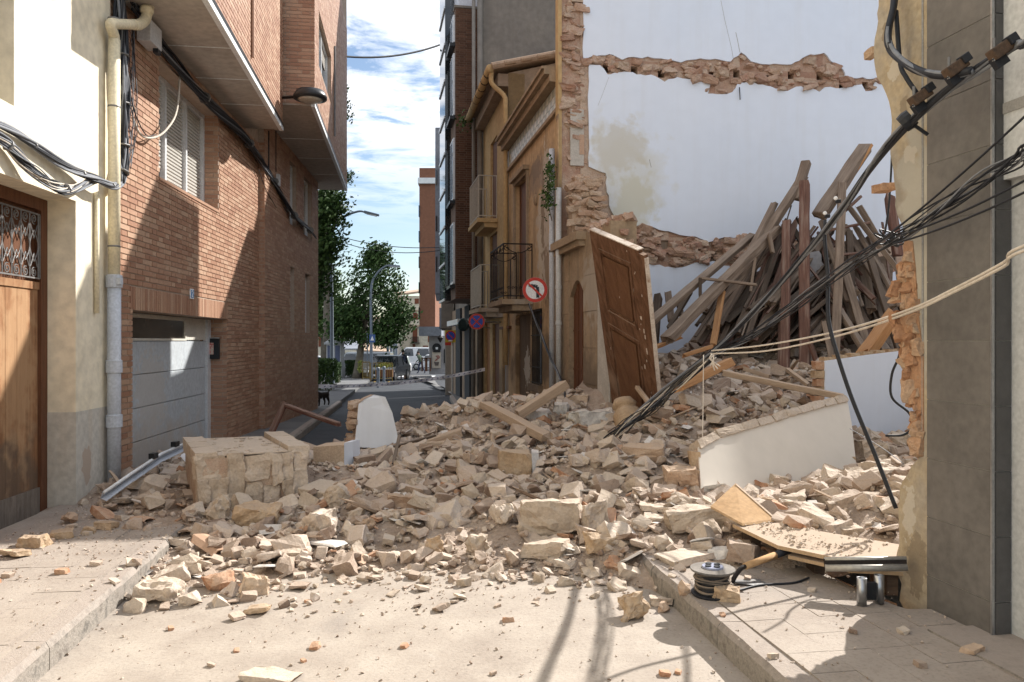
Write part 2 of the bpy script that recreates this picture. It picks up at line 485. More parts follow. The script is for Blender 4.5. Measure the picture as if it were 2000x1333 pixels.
m_ground = mat('road_asphalt', [(0.030, 0.033, 0.039), (0.05, 0.054, 0.061)], rough=0.75, scale=1.5, bump=0.3, bscale=60, spec=0.25)
def dusty_ground(m, y0=8.2, y1=11.0, col_a=(0.285, 0.24, 0.2), col_b=(0.385, 0.335, 0.282)):
    """pale rubble dust spread over the road where the house came down, thinning out up the street"""
    nt, b, cur = out_color(m); N, K = nt.nodes, nt.links
    g = N.new('ShaderNodeNewGeometry'); s = N.new('ShaderNodeSeparateXYZ'); K.new(g.outputs['Position'], s.inputs[0])
    nz = N.new('ShaderNodeTexNoise'); nz.inputs['Scale'].default_value = 0.9; nz.inputs['Detail'].default_value = 8; K.new(g.outputs['Position'], nz.inputs['Vector'])
    ma = N.new('ShaderNodeMath'); ma.operation = 'MULTIPLY_ADD'; ma.inputs[1].default_value = 3.0; K.new(nz.outputs['Fac'], ma.inputs[0]); K.new(s.outputs['Y'], ma.inputs[2])
    mr = N.new('ShaderNodeMapRange'); mr.inputs['From Min'].default_value = y1 + 1.5; mr.inputs['From Max'].default_value = y0 + 1.5; K.new(ma.outputs[0], mr.inputs['Value'])
    n2 = N.new('ShaderNodeTexNoise'); n2.inputs['Scale'].default_value = 2.3; n2.inputs['Detail'].default_value = 10; n2.inputs['Roughness'].default_value = 0.7; K.new(g.outputs['Position'], n2.inputs['Vector'])
    rp = N.new('ShaderNodeValToRGB'); rp.color_ramp.elements[0].position = 0.32; rp.color_ramp.elements[0].color = (*col_a, 1)
    rp.color_ramp.elements[1].position = 0.62; rp.color_ramp.elements[1].color = (*col_b, 1)
    K.new(n2.outputs['Fac'], rp.inputs[0])
    sp = N.new('ShaderNodeTexNoise'); sp.inputs['Scale'].default_value = 55; sp.inputs['Detail'].default_value = 5; K.new(g.outputs['Position'], sp.inputs['Vector'])
    r2 = N.new('ShaderNodeMapRange'); r2.inputs['From Min'].default_value = 0.32; r2.inputs['From Max'].default_value = 0.5; r2.inputs['To Min'].default_value = 0.84; K.new(sp.outputs['Fac'], r2.inputs['Value'])
    hv = N.new('ShaderNodeHueSaturation'); K.new(rp.outputs[0], hv.inputs['Color']); K.new(r2.outputs[0], hv.inputs['Value'])
    # swept and trodden places where the grey surface shows through, and pale plaster smears
    n3 = N.new('ShaderNodeTexNoise'); n3.inputs['Scale'].default_value = 0.75; n3.inputs['Detail'].default_value = 9; n3.inputs['Roughness'].default_value = 0.68; n3.inputs['Distortion'].default_value = 0.8; K.new(g.outputs['Position'], n3.inputs['Vector'])
    r3 = N.new('ShaderNodeMapRange'); r3.inputs['From Min'].default_value = 0.56; r3.inputs['From Max'].default_value = 0.72; r3.inputs['To Max'].default_value = 0.4; K.new(n3.outputs['Fac'], r3.inputs['Value'])
    m3 = N.new('ShaderNodeMix'); m3.data_type = 'RGBA'; m3.inputs['B'].default_value = (0.20, 0.18, 0.165, 1); K.new(r3.outputs[0], m3.inputs['Factor']); K.new(hv.outputs[0], m3.inputs['A'])
    r4 = N.new('ShaderNodeMapRange'); r4.inputs['From Min'].default_value = 0.42; r4.inputs['From Max'].default_value = 0.30; r4.inputs['To Max'].default_value = 0.5; K.new(n3.outputs['Fac'], r4.inputs['Value'])
    m4 = N.new('ShaderNodeMix'); m4.data_type = 'RGBA'; m4.inputs['B'].default_value = (0.46, 0.42, 0.38, 1); K.new(r4.outputs[0], m4.inputs['Factor']); K.new(m3.outputs['Result'], m4.inputs['A'])
    hv = m4
    mx_ = N.new('ShaderNodeMix'); mx_.data_type = 'RGBA'
    K.new(mr.outputs[0], mx_.inputs['Factor']); K.new(cur, mx_.inputs['A']); K.new(hv.outputs['Result'], mx_.inputs['B'])
    K.new(mx_.outputs['Result'], b.inputs['Base Color'])
    return m
dusty_ground(m_ground)
m_pave = mat('pavement_tile', [(0.13, 0.13, 0.13), (0.18, 0.175, 0.17)], rough=0.85, scale=4, bump=0.35, bscale=80, island=0.5)
dusty_ground(m_pave, 8.8, 12.5, (0.29, 0.243, 0.204), (0.37, 0.32, 0.273))
m_kerb = mat('kerb_granite', [(0.17, 0.15, 0.13), (0.30, 0.27, 0.235), (0.14, 0.13, 0.115)], scale=14, bump=0.6, bscale=70, dust=0.75, dustcol=(0.35, 0.295, 0.255), dustnoise=6)
m_far_asphalt = m_ground

mb = MB()
xs = [-400, -150, -60, -25, -12] + [x * 0.5 for x in range(-20, 13)] + [8, 12, 25, 60, 150, 400]
ys = [-60, -20, -6] + [y * 0.35 for y in range(-6, 35)] + [13, 14, 16, 18, 20, 25, 30, 40, 50, 60, 80, 120, 200, 400, 900, 2000]
nx = len(xs)
for y in ys:
    for x in xs:
        n = 0.008 * noise.noise((x * 1.3, y * 1.3, 0)) + 0.004 * noise.noise((x * 5, y * 5, 3)) if -10 < x < 6 and -2 < y < 12.5 else 0
        mb.v.append((x, y, gz(y) + n - (0.35 if 3.99 < y < 10.2 and x > 2.89 - 0.185 * y + .1 else .45 if 3.7 < y < 4.75 and x > 1.7 else 0)))
for j in range(len(ys) - 1):
    for i in range(nx - 1):
        mb.f.append((j * nx + i, j * nx + i + 1, (j + 1) * nx + i + 1, (j + 1) * nx + i))
ground = struct(mb.build('ground', m_ground, smooth=True), label='dust covered road and ground sheet')

# pavements: a bed, then each tile a piece of its own
def pavement(name, inner, outer, y0, y1, tile, h=0.13, label=None):
    bed = MB()
    N_ = int((y1 - y0) / 0.5) + 1
    Ys = [y0 + (y1 - y0) * i / N_ for i in range(N_ + 1)]
    for a, b in zip(Ys, Ys[1:]):
        za, zb = gz(a) + h - 0.008, gz(b) + h - 0.008
        bed.quad((inner(a), a, za), (outer(a), a, za), (outer(b), b, zb), (inner(b), b, zb))
    o = struct(bed.build(name, m_pave), label=label)
    return o
def tiles_on(parent, inner, outer, y0, y1, u, tile, h=0.13, skip=None, gap=0.0013):
    """square paving tiles laid parallel to the kerb line"""
    u = Vector((u[0], u[1])).normalized(); v = Vector((u[1], -u[0]))
    me = None
    r = random.Random(5)
    mbs = MB(); t = tile / 2 - gap
    mbs.add([(-t, -t, 0), (t, -t, 0), (t, t, 0), (-t, t, 0), (-t - .001, -t - .001, -0.02), (t + .001, -t - .001, -0.02), (t + .001, t + .001, -0.02), (-t - .001, t + .001, -0.02)], [(0, 1, 2, 3), (0, 4, 5, 1), (1, 5, 6, 2), (2, 6, 7, 3), (3, 7, 4, 0)])
    me = mbs.mesh('paving_tile'); me.materials.append(m_pave)
    cnt = 0
    O = Vector((outer((y0 + y1) / 2), (y0 + y1) / 2))
    for i in range(-60, 60):
        for k in range(-30, 30):
            c = O + u * (i + .5) * tile + v * (k + .5) * tile
            x, y = c
            if not (y0 < y < y1): continue
            lo, hi = sorted((inner(y), outer(y)))
            if not (lo + t < x < hi - t): continue
            if skip and skip(x, y): continue
            o = bpy.data.objects.new('paving_tile', me); COL.objects.link(o); o.parent = parent
            o.location = (x, y, gz(y) + h + r.uniform(-.0015, .0015)); o.rotation_euler = (r.uniform(-.006, .006), r.uniform(-.006, .006), math.atan2(u.y, u.x))
            cnt += 1
    return cnt
lfx = lambda Y: -3.16 - 0.082 * Y - 0.12
pave_l = pavement('pavement_left', lfx, lambda Y: lk(Y) - 0.12, -2, 21, 0.3, label='dusty pavement beside the cream house and brick building')
tiles_on(pave_l, lambda Y: lfx(Y) + .12, lambda Y: lk(Y) - 0.13, 2.9, 7.0, (-0.12, 1), 0.25)
rfx = lambda Y: 2.89 - 0.185 * Y + 0.05
pit_x = lambda y: float(np.interp(y, [3.95, 4.0, 4.19, 4.6, 4.8], [2.03, 2.0, 1.93, 1.84, 1.8]))
hole = lambda x, y: 3.93 < y < 4.8 and x > pit_x(y) - .06
pave_r = pavement('pavement_right', lambda Y: rfx(Y) + (.5 if Y < 3.9 else 0), lambda Y: rk(Y) + 0.12, -2, 3.95, 0.2, label='sunlit tiled pavement in front of the grey tiled building')
bed = MB()
for a, b in ((3.95, 4.8), (4.8, 6.0), (6.0, 8), (8, 12), (12, 16), (16, 20), (20, 24), (24, 34), (34, 52)):
    if a < 4.7:
        for c_, d_ in ((3.95, 4.0), (4.0, 4.19), (4.19, 4.4), (4.4, 4.6), (4.6, 4.8)):
            bed.quad((rk(c_) + .12, c_, .122), (pit_x(c_), c_, .122), (pit_x(d_), d_, .122), (rk(d_) + .12, d_, .122))
        continue
    w = 0
    za, zb = gz(a) + 0.122, gz(b) + 0.122
    e = 0 if a < 19 else -0.25
    bed.quad((rk(a) + .12, a, za), (rfx(a) - w, a, za), (rfx(b) - w + e, b, zb), (rk(b) + .12, b, zb))
o = bed.build('paving_bed', m_pave, pave_r)
tiles_on(pave_r, rfx, lambda Y: rk(Y) + 0.13, 2.3, 5.6, (-0.17, 1), 0.2, skip=hole)
def kerb(name, line, side, y0, y1, step, label, w=0.12, h=0.13):
    root = None
    y = y0; k = 0
    o0 = bpy.data.objects.new(name, None); COL.objects.link(o0); struct(o0, label=label)
    while y < y1:
        ye = min(y + step, y1)
        m_ = MB()
        g = 0.004
        N_ = 8
        rings = []
        for i in range(N_ + 1):
            a = y + g + (ye - y - 2 * g) * i / N_
            x = line(a); z = gz(a)
            j1, j2, j3 = [0.010 * noise.noise((a * 6, q, k)) for q in (1.1, 7.7, 13.3)]
            xs_ = x; xi = x + side * w
            rings.append([(xs_ + j1 * .6, a, z - .1), (xs_ + j1 - side * 0.0, a, z + h - .03 + j3), (xs_ + side * .018 + j2, a, z + h + j3 * .6), (xi, a, z + h), (xi, a, z - .1)])
        vs = [p for r_ in rings for p in r_]
        fs = []
        for i in range(N_):
            for q in range(5):
                q2 = (q + 1) % 5
                fs.append((i * 5 + q, i * 5 + q2, (i + 1) * 5 + q2, (i + 1) * 5 + q))
        fs += [(0, 1, 2, 3, 4), tuple(N_ * 5 + q for q in (4, 3, 2, 1, 0))]
        m_.add(vs, fs)
        m_.build('kerb_stone', m_kerb, o0)
        y = ye; k += 1
kerb('kerb_left', lk, -1, -1, 21, 0.9, 'worn stone kerb along the left pavement')
kerb('kerb_right', rk, 1, -1, 24, 0.95, 'worn stone kerb along the right pavement')

# far side: raised plaza pavement on the left beyond the brick building, kerb on the right bend, zebra crossing
mb = MB()
pl = [(-4.75, 21.2), (-5.6, 27), (-6.4, 32), (-8.3, 46), (-8.6, 49), (-40, 49), (-40, 18.6), (-4.55, 18.6)]
mb.prism([(x, y, gz(y) + .12) for x, y in pl], (0, 0, -.3))
m_pave_far = mat('pavement_far', [(0.13, 0.13, 0.135), (0.18, 0.18, 0.18)], scale=3, bscale=50)
struct(mb.build('pavement_plaza', m_pave_far), label='grey pavement of the small square beyond the brick building')
mb = MB()
for i in range(6):
    x = -9.9 + i * 1.0
    mb.quad((x, 53, gz(53) + .006), (x + .5, 53, gz(53) + .006), (x + .35, 56, gz(56) + .006), (x - .15, 56, gz(56) + .006))
m_paint = mat('road_paint', [(0.6, 0.6, 0.6), (0.75, 0.75, 0.75)], scale=6)
struct(mb.build('zebra_crossing', m_paint), label='white painted zebra crossing at the end of the street')

# ================================================================ LEFT: cream plaster house
S = lambda x: LF.at(x, 665)[0]             # distance along the left front for a photo column
cream_loc = LF.pt(6.0, 0)
cream = thing('plaster_house', 'cream plaster house with recessed wooden door at left edge', 'house', cream_loc)
h_door = (S(-330), S(145), -0.3, 2.68)
h_win = (S(-260), S(24), 3.2, 4.6)
wall(LF, -2, S(213) - .004, -0.3, 9.5, [h_door, h_win], thick=0.30, off=0.012).build('wall', m_cream, cream)
mb = MB().fbox(LF, h_win[0] - .1, h_win[1] + .1, h_win[2] - .1, h_win[3] + .1, -.42, -.36)
mb.build('window', m_glass, cream)
mb = MB()
for a in (h_win[1] - .06, h_win[1] - .7): mb.fbox(LF, a, a + .055, h_win[2], h_win[3], -.34, -.26)
mb.fbox(LF, h_win[0], h_win[1], h_win[2], h_win[2] + .05, -.34, -.26)
mb.build('window_frame', m_wood_dark, cream)
# grey dado painted round the foot of the house
m_dado = mat('plaster_dado', [(0.50, 0.475, 0.42), (0.57, 0.54, 0.48)], scale=2, bump=.25, bscale=35, streak=0.25, streakcol=(0.45, 0.33, 0.2))
add_patch(m_dado, LF.pt(S(165), 0.42, .012) - cream_loc, (0.10, 0.09, .16), (0.46, 0.38, 0.31), 1.0, 9, .1)
mb = MB()
mb.fbox(LF, S(145) + .001, S(212), -.25, 0.90, .0125, .016)
mb.fbox(LF, S(145) - .004, S(145) + .001, -.25, 0.90, -.28, .016)
mb.build('dado', m_dado, cream)
# door
d_off = -0.235
door = MB().fbox(LF, h_door[0], h_door[1], -.1, h_door[3], d_off - .06, d_off - .03).build('door', m_wood_dark, cream)
jamb = MB()
jamb.fbox(LF, h_door[1] - .10, h_door[1] - .001, 0.05, h_door[3] - .001, d_off - .05, d_off + .02)
jamb.fbox(LF, h_door[0], h_door[1] - .10, h_door[3] - .10, h_door[3] - .001, d_off - .05, d_off + .02)
jamb.build('door_frame', m_wood_dark, door)
s_r = h_door[1] - .105
s_l = s_r - 0.95
z_t, z_m, z_b = 2.56, 1.985, 0.17
pl_ = MB()
k = 0
a = s_l
r = random.Random(3)
while a < s_r - .02:
    b_ = min(a + 0.16, s_r)
    MB().fbox(LF, a + .002, b_ - .002, z_b + .12, z_m - .06, d_off - .03, d_off - .004 + r.uniform(-.002, .002)).build('plank', m_wood_door, door)
    a = b_
add_patch(m_wood_door, LF.pt(s_r - .45, .35, d_off) - cream_loc, (.6, .8, .5), (.11, .085, .065), .75, 6, .6)
add_patch(m_wood_door, LF.pt(s_r - .3, 1.3, d_off) - cream_loc, (.3, .35, .9), (.46, .30, .17), .5, 9, .5)
rail = MB()
rail.fbox(LF, s_l, s_r, z_m - .06, z_m, d_off - .03, d_off + .008)
rail.build('door_rail', m_wood_door, door)
m_kick = mat('wood_kick', [(0.12, 0.10, 0.085), (0.25, 0.21, 0.175)], scale=4, stretch=(6, 6, 1))
MB().fbox(LF, s_l, s_r, 0.06, z_b + .12, d_off - .03, d_off + .012).build('kick_plate', m_kick, door)
# wrought-iron grille: scrolls, lens shapes and uprights
g = MB()
gw = 0.128
q3 = lambda a, z: LF.pt(a, z, d_off + .012)
zz0, zz1 = z_m + .03, z_t - .02
nU = 7
for i in range(nU + 1):
    a = s_r - .03 - i * gw
    g.tube([q3(a, zz0), q3(a, zz1)], .0055, 5)
    a2 = a - gw / 2
    for zc, sg in ((zz0 + .045, 1), (zz1 - .045, -1)):
        sp = [q3(a2 + .042 * (1 - t * .8) * math.cos(sg * (1.2 + t * 10.5)), zc + .042 * (1 - t * .8) * math.sin(sg * (1.2 + t * 10.5))) for t in [j / 22 for j in range(23)]]
        g.tube(sp, .005, 5)
    # two crossing arcs per bay give the pointed lens pattern
    zc = (zz0 + zz1) / 2
    for sg in (1, -1):
        arc = [q3(a2 + sg * gw * .5 * math.cos(math.pi * (t - .5) * 1.0) - sg * gw * .0, zc + (t - .5) * .26) for t in [j / 12 for j in range(13)]]
        g.tube(arc, .005, 5)
        g.tube([q3(a2 + sg * gw * .42, zz0 + .09), q3(a2, zc - .06)], .005, 5)
        g.tube([q3(a2 + sg * gw * .42, zz1 - .09), q3(a2, zc + .06)], .005, 5)
for z in (zz0, zz1): g.fbox(LF, s_l, s_r - .01, z - .006, z + .006, d_off + .004, d_off + .02)
for a in (s_r - .012, s_l): g.fbox(LF, a - .006, a + .006, zz0, zz1, d_off + .004, d_off + .02)
g.build('grille', m_iron, door)

# downpipes on the house corner
dp = thing('drainpipe', 'cream drainpipe turning grey lower down on the house corner', 'drainpipe', LF.pt(S(203), 0.1))
sp_ = S(203)
def lp(x, y, off): a, z = LF.at(x, y, off); return LF.pt(a, z, off)
zt = LF.at(203, 45, .09)[1]
zj = LF.at(203, 545, .09)[1]
pt_ = LF.pt(sp_, 0, .09)
V = lambda z: Vector((pt_.x, pt_.y, z))
MB().tube([V(zj), V(zt - .06)], .052, 16).tube(smooth_path([V(zt - .08), V(zt - .03), lp(216, 46, .11), lp(232, 46, .13), lp(262, 47, .17)], 5), .046, 14).build('upper_pipe', m_pipe_cream, dp, True)
el = MB().tube(smooth_path([lp(260, 47, .168), lp(272, 47, .18), lp(283, 38, .19), lp(288, 22, .2), lp(292, 5, .21)], 5), .050, 14)
el.lathe([(.052, 0), (.064, .02), (.064, .05), (.052, .07)], lp(287, 26, .2), seg=14)
el.tube([lp(291, 8, .21), lp(305, -40, .25)], .062, 14)
el.build('elbow', m_pipe_cream, dp, True)
MB().tube([V(.06), V(zj)], .058, 16).build('lower_pipe', m_pipe_grey, dp, True)
for z in (zj, zj - .78, zj - 1.28):
    cl = MB()
    cl.lathe([(.058, -.06), (.07, -.055), (.07, .055), (.058, .06)], V(z), seg=16)
    if z == zj: cl.box(V(zj) + Vector((.06, -.03, 0)), (.05, .05, .06))
    cl.build('coupling', m_pipe_grey, dp)
for z in (zj + .32, zj + 1.6, zj + 2.4):
    MB().lathe([(.054, -.008), (.057, 0), (.054, .008)], V(z), seg=14).build('clip', m_iron, dp)
cd = MB()
pc = LF.pt(S(181), 0, .035)
cd.tube([(pc.x, pc.y, zj - .3), (pc.x, pc.y, LF.at(181, 372, .035)[1])], .022, 8)
tag(cd.build('conduit', m_pipe_cream, smooth=True), 'thin cream conduit beside the larger cream drainpipe', 'conduit')

# ================================================================ LEFT: brick building
bb = thing('brick_building', 'red brick apartment building with jutting upper floors and grey garage door', 'building', LF.pt(9, 0))
aA0, aA1 = S(213) + .012, S(505)
aB1 = S(613)
win1 = (S(310), S(426), 3.28, 4.58)
gar = (S(257), S(443), -0.4, 1.81)
A_holes = [win1, gar]
slA = [S(557), S(566), 1.68, 2.94]; slB = [S(587), S(597), 1.68, 2.94]
upA = [S(556), S(570), 3.75, 5.0]; upB = [S(584), S(600), 3.75, 5.0]
B_holes = [tuple(slA), tuple(slB), tuple(upA), tuple(upB)]
wall(LF, aA0, aA1 + .02, -.3, 5.6, A_holes, .3).build('wall_core', m_mortar, bb)
wall(LF, aA1, aB1, -.5, 5.6, B_holes, .4, .09).build('wall_core', m_mortar, bb)
# far end wall and the rest of the block behind
eb = MB()
pe = [LF.pt(aB1 - .002, 0, .09), LF.pt(aB1 - .002, 0, -9), LF.pt(aA0, 0, -9), LF.pt(aA0, 0, -.32)]
for p, q in zip(pe, pe[1:]):
    eb.quad((p.x, p.y, -.5), (q.x, q.y, -.5), (q.x, q.y, 11), (p.x, p.y, 11))
eb.build('rear_wall', m_mortar, bb)
sold = (S(257) - .05, S(443) + .0, 1.81, 2.05)
rA = brick_rects(aA0, aA1, -.2, 4.80, A_holes + [sold], seed=1)
# soldier course over the garage
a = sold[0]
while a < sold[1] - .05:
    rA.append((a, a + .052, 1.812, 2.042, rnd.uniform(-.001, .001))); a += .062
rA = [q for q in rA if q[1] - q[0] > .02]
def near_key(q): 
    p = LF.pt((q[0] + q[1]) / 2, (q[2] + q[3]) / 2); return -((q[1] - q[0]) / p.y ** 2) if q[3] > .35 else 0
rA.sort(key=near_key)
for q in rA[:290]:
    m_ = brick_mesh(LF, [q]); m_.build('brick', m_brick, bb)
struct(brick_mesh(LF, rA[290:]).build('brickwork', m_brick, bb), 'stuff')
# nearer side of the second stretch (it stands 9 cm proud)
side = Frame(LF.pt(aA1, 0, 0), LF.n, -LF.u)
struct(brick_mesh(side, brick_rects(0, .10, -.3, 4.8, seed=4), .006).build('return_brickwork', m_brick, bb), 'stuff')
FB = Frame(LF.pt(0, 0, .09), LF.u, LF.n)
struct(brick_mesh(FB, brick_rects(aA1, aB1, -.35, 5.2, B_holes, seed=2)).build('front_brickwork', m_brick, bb), 'stuff')
# brick reveals of window and garage
def reveal(a, z0, z1, depth, facing, name='reveal_brickwork'):
    fr = Frame(LF.pt(a, 0, 0), -LF.n, facing)
    struct(brick_mesh(fr, brick_rects(0, depth, z0, z1, seed=9), .006).build(name, m_brick, bb), 'stuff')
reveal(win1[1], win1[2], win1[3], .2, -LF.u)
reveal(gar[1], -.1, gar[3], .28, -LF.u)
reveal(S(566), 1.68, 2.94, .12, -LF.u); reveal(S(597), 1.68, 2.94, .12, -LF.u)
MB().fbox(LF, win1[0] - .02, win1[1] + .02, win1[2] - .03, win1[2] + .004, -.15, .02).build('sill', m_brick, bb)
# big window: three aluminium sashes with roller shutters
def shutter_window(fr, a0, a1, z0, z1, n, off, parent, shut=(1, 1, 1), name='window'):
    w = MB()
    t = .055
    for i in range(n + 1):
        a = a0 + (a1 - a0) * i / n
        a = min(max(a, a0 + t / 2), a1 - t / 2)
        w.fbox(fr, a - t / 2, a + t / 2, z0, z1, off - .06, off + .01)
    for z in (z0, z1 - t):
        w.fbox(fr, a0 + t, a1 - t, z, z + t, off - .055, off + .005)
    wo = w.build(name, m_alu, parent)
    for i in range(n):
        b0, b1 = a0 + (a1 - a0) * i / n + t * .5, a0 + (a1 - a0) * (i + 1) / n - t * .5
        MB().fbox(fr, b0, b1, z0 + .03, z1 - .03, off - .055, off - .05).build('pane', m_glass, wo)
        if shut[i] > 0:
            s_ = MB(); z = z1 - .055
            zb = z1 - .055 - (z1 - z0 - .1) * shut[i]
            while z > zb:
                vs = [fr.pt(a, z_, o) for a in (b0, b1) for z_, o in ((z, off - .045), (z - .012, off - .030), (z - .034, off - .030), (z - .042, off - .045))]
                s_.add(vs, [(0, 1, 5, 4), (1, 2, 6, 5), (2, 3, 7, 6)])
                z -= .044
            s_.build('roller_shutter', m_shutter, wo)
    return wo
m_shutter = plain('shutter_cream', (0.46, 0.44, 0.40), 0.5)
shutter_window(LF, win1[0], win1[1] , win1[2], win1[3], 3, -.19, bb, (.83, .97, .97))
for h_ in B_holes:
    shutter_window(FB, h_[0], h_[1], h_[2], h_[3], 1, -.09, bb, (.9,))
add_patch(m_garage, LF.pt(S(330), .2, -.25) - bb.location, (1.2, 2.4, .5), (.46, .40, .34), .7, 5, .7)
add_patch(m_garage, LF.pt(S(340), .9, -.25) - bb.location, (.3, .5, .5), (.52, .49, .45), .6, 16, .15)
# garage: sectional door, side panel, transom
g_off = -.25
gd = MB().fbox(LF, gar[0], S(409, ) + .5, 0.05, 1.81, g_off - .04, g_off - .03).build('garage_door', m_garage, bb)
ag0, ag1 = gar[0], LF.at(401, 665, g_off)[0]
zs = [LF.at(257, y, 0)[1] for y in (668, 740.5, 812.5, 883, 960)]
zs = [1.50, 1.133, .766, .40, .03]
for i in range(4):
    MB().fbox(LF, ag0, ag1, zs[i + 1] + .004, zs[i] - .004, g_off - .03, g_off).build('door_panel', m_garage, gd, bevel=.004)
ac = LF.at(363, 665, g_off)[0]
MB().fbox(LF, ac, ag1 + .02, 1.515, 1.80, g_off - .03, g_off + .0).build('side_panel', m_garage_light, gd)
MB().fbox(LF, ag1 + .004, LF.at(408, 665, g_off)[0], .03, 1.8, g_off - .03, g_off + .03).build('door_post', m_alu, gd)
tr = MB()
tr.fbox(LF, ag0, ac, 1.755, 1.80, g_off - .03, g_off + .01); tr.fbox(LF, ag0, ac, 1.505, 1.53, g_off - .03, g_off + .01); tr.fbox(LF, ac - .04, ac, 1.53, 1.755, g_off - .03, g_off + .008)
tr.build('transom_frame', m_garage_light, gd)
MB().fbox(LF, ag0, ac - .04, 1.53, 1.755, g_off - .025, g_off - .01).build('transom_pane', mat('transom_glass', [(.05, .045, .04), (.10, .085, .07)], rough=.15, bump=0, spec=.8), gd)
# back of the far reveal recess
MB().fbox(LF, ag1, gar[1] + .05, -.1, 1.81, g_off - .1, g_off - .05).build('recess_back', m_mortar, gd)

# jutting upper floors (their front runs a little askew to the street front)
def bay(x0, x1, zb, zt, name_label, win=None, trim_seed=0, depth_back=1.2):
    fr = Frame(x0, (x1[0] - x0[0], x1[1] - x0[1]), (x1[1] - x0[1], -(x1[0] - x0[0])))
    Lb = (Vector(x1) - Vector(x0)).length
    holes = [win] if win else []
    root = wall(fr, 0, Lb, zb, zt, holes, .12).build('upper_floor', m_mortar, bb)
    struct(brick_mesh(fr, brick_rects(0, Lb, zb + .09, min(zt, 9.2), holes, seed=7)).build('brickwork', m_brick, root), 'stuff')
    # soffit
    sf = MB().fbox(fr, .0, Lb, zb - .012, zb - .001, -depth_back, -.045).build('soffit', m_soffit, root)
    for t in (.3, .52, .74):
        MB().fbox(fr, Lb * t - .006, Lb * t + .006, zb - .018, zb - .0125, -depth_back, -.05).build('soffit_joint', m_whitetrim, sf)
    MB().fbox(fr, -.002, Lb + .01, zb - .03, zb + .035, -.043, .016).build('edge_trim', m_whitetrim, root)
    MB().fbox(fr, -.002, Lb + .01, zb + .036, zb + .09, -.02, .018).build('upper_trim', m_blacktrim, root)
    # end faces, towards and away from the camera
    for a, nn in ((0.0, -fr.u), (Lb, fr.u)):
        f2 = Frame(fr.pt(a, 0, 0), -fr.n, nn)
        wall(f2, 0.0 + (.12), depth_back, zb, zt, (), .1).build('end_wall', m_mortar, root)
        struct(brick_mesh(f2, brick_rects(0, depth_back, zb + .02, min(zt, 9.2), seed=8, bond='flemish'), .008).build('end_brickwork', m_brick, root), 'stuff')
    if win:
        shutter_window(fr, win[0], win[1], win[2], win[3], 2, -.07, root, (.3, .3))
    return fr
FBay1 = bay((-2.91, 7.2), (-3.575, 11.95), 4.80, 10.5, '', None)
FBay2 = bay((-3.12, 12.1), (-4.07, 18.9), 5.22, 10.5, '', (0.6, 2.75, 6.05, 7.0), depth_back=1.6)
MB().tube([FBay1.pt(2.3, 5.0, .03), FBay1.pt(2.3, 9, .03)], .02, 6).build('wall_pipe', m_brick, bb)
MB().tube([FBay2.pt(3.3, 5.6, .03), FBay2.pt(3.3, 7.4, .03)], .02, 6).build('wall_pipe', m_iron, bb)

# small fittings
np_a = LF.at(372, 573)
npl = thing('house_number', 'small blue and white house number plate above the garage', 'number plate', LF.pt(np_a[0], np_a[1]))
MB().fbox(LF, np_a[0] - .065, np_a[0] + .065, np_a[1] - .06, np_a[1] + .06, .0115, .022).build('plate', plain('enamel_white', (.75, .76, .76), .25), npl)
MB().fbox(LF, np_a[0] - .052, np_a[0] + .052, np_a[1] - .048, np_a[1] + .048, .0222, .0235).build('field', plain('enamel_blue', (.16, .30, .52), .25), npl)
dg = [(-.022, .022), (-.012, .036), (.012, .036), (.022, .022), (.018, .005), (-.022, -.034), (.024, -.034)]
dm = MB()
for (a, b), (c, d) in zip(dg, dg[1:]):
    dm.bar(LF.pt(np_a[0] + a, np_a[1] + b, .0245), LF.pt(np_a[0] + c, np_a[1] + d, .0245), .011, .002, up=LF.n)
dm.build('digit', plain('enamel_digit', (.8, .85, .9), .3), npl)

mbx_fr = Frame(LF.pt(gar[1], 0, 0), -LF.n, -LF.u)
mbox = thing('mailbox', 'black mailbox holding a colourful leaflet in the garage recess', 'mailbox', mbx_fr.pt(.16, 1.3))
MB().fbox(mbx_fr, .09, .24, 1.245, 1.535, .0075, .06).build('body', m_blacktrim, mbox, bevel=.004)
MB().fbox(mbx_fr, .085, .245, 1.5355, 1.552, .0075, .075).build('lid', m_steel, mbox)
MB().fbox(mbx_fr, .165, .225, 1.31, 1.475, .061, .064).build('leaflet', mat('leaflet_print', [(.25, .3, .12), (.6, .5, .45), (.45, .12, .1), (.7, .68, .62)], scale=14, bump=0), mbox)

jb = thing('junction_box', 'pale grey electrical box under the jutting floor beside the drainpipe', 'electrical box', lp(293, 70, .1))
c = lp(292, 68, .10)
Mx = Matrix(((LF.n.x, LF.u.x, 0), (LF.n.y, LF.u.y, 0), (0, 0, 1)))
MB().box(c, (.14, .30, .22), Mx.to_3x3()).build('case', plain('box_grey', (.55, .56, .58), .4), jb, bevel=.008)
MB().box(c + Vector((.03, .1, -.13)), (.05, .09, .05), Mx.to_3x3()).build('gland', m_cable, jb)

# street lamp on a short arm
lamp_loc = P(558, 188, 11.85)
sl = thing('wall_street_lamp', 'black disc street lamp on a short arm above the street', 'street lamp', lamp_loc)
hc = P(606, 190, 11.8)
MB().tube([lamp_loc + Vector((-.12, .05, 0)), P(580, 188, 11.82), hc + Vector((-.12, 0, .02))], [.022, .022, .03], 8).build('arm', m_black_iron, sl, True)
MB().lathe([(.10, .13), (.21, .10), (.255, .02), (.25, -.02), (.2, -.03)], hc, seg=28).build('lamp_head', plain('lamp_black', (.03, .032, .035), .35), sl, True)
MB().lathe([(.19, -.031), (.15, -.055), (.06, -.066)], hc, seg=24).build('lens', plain('lamp_lens', (.45, .42, .36), .15), sl, True)

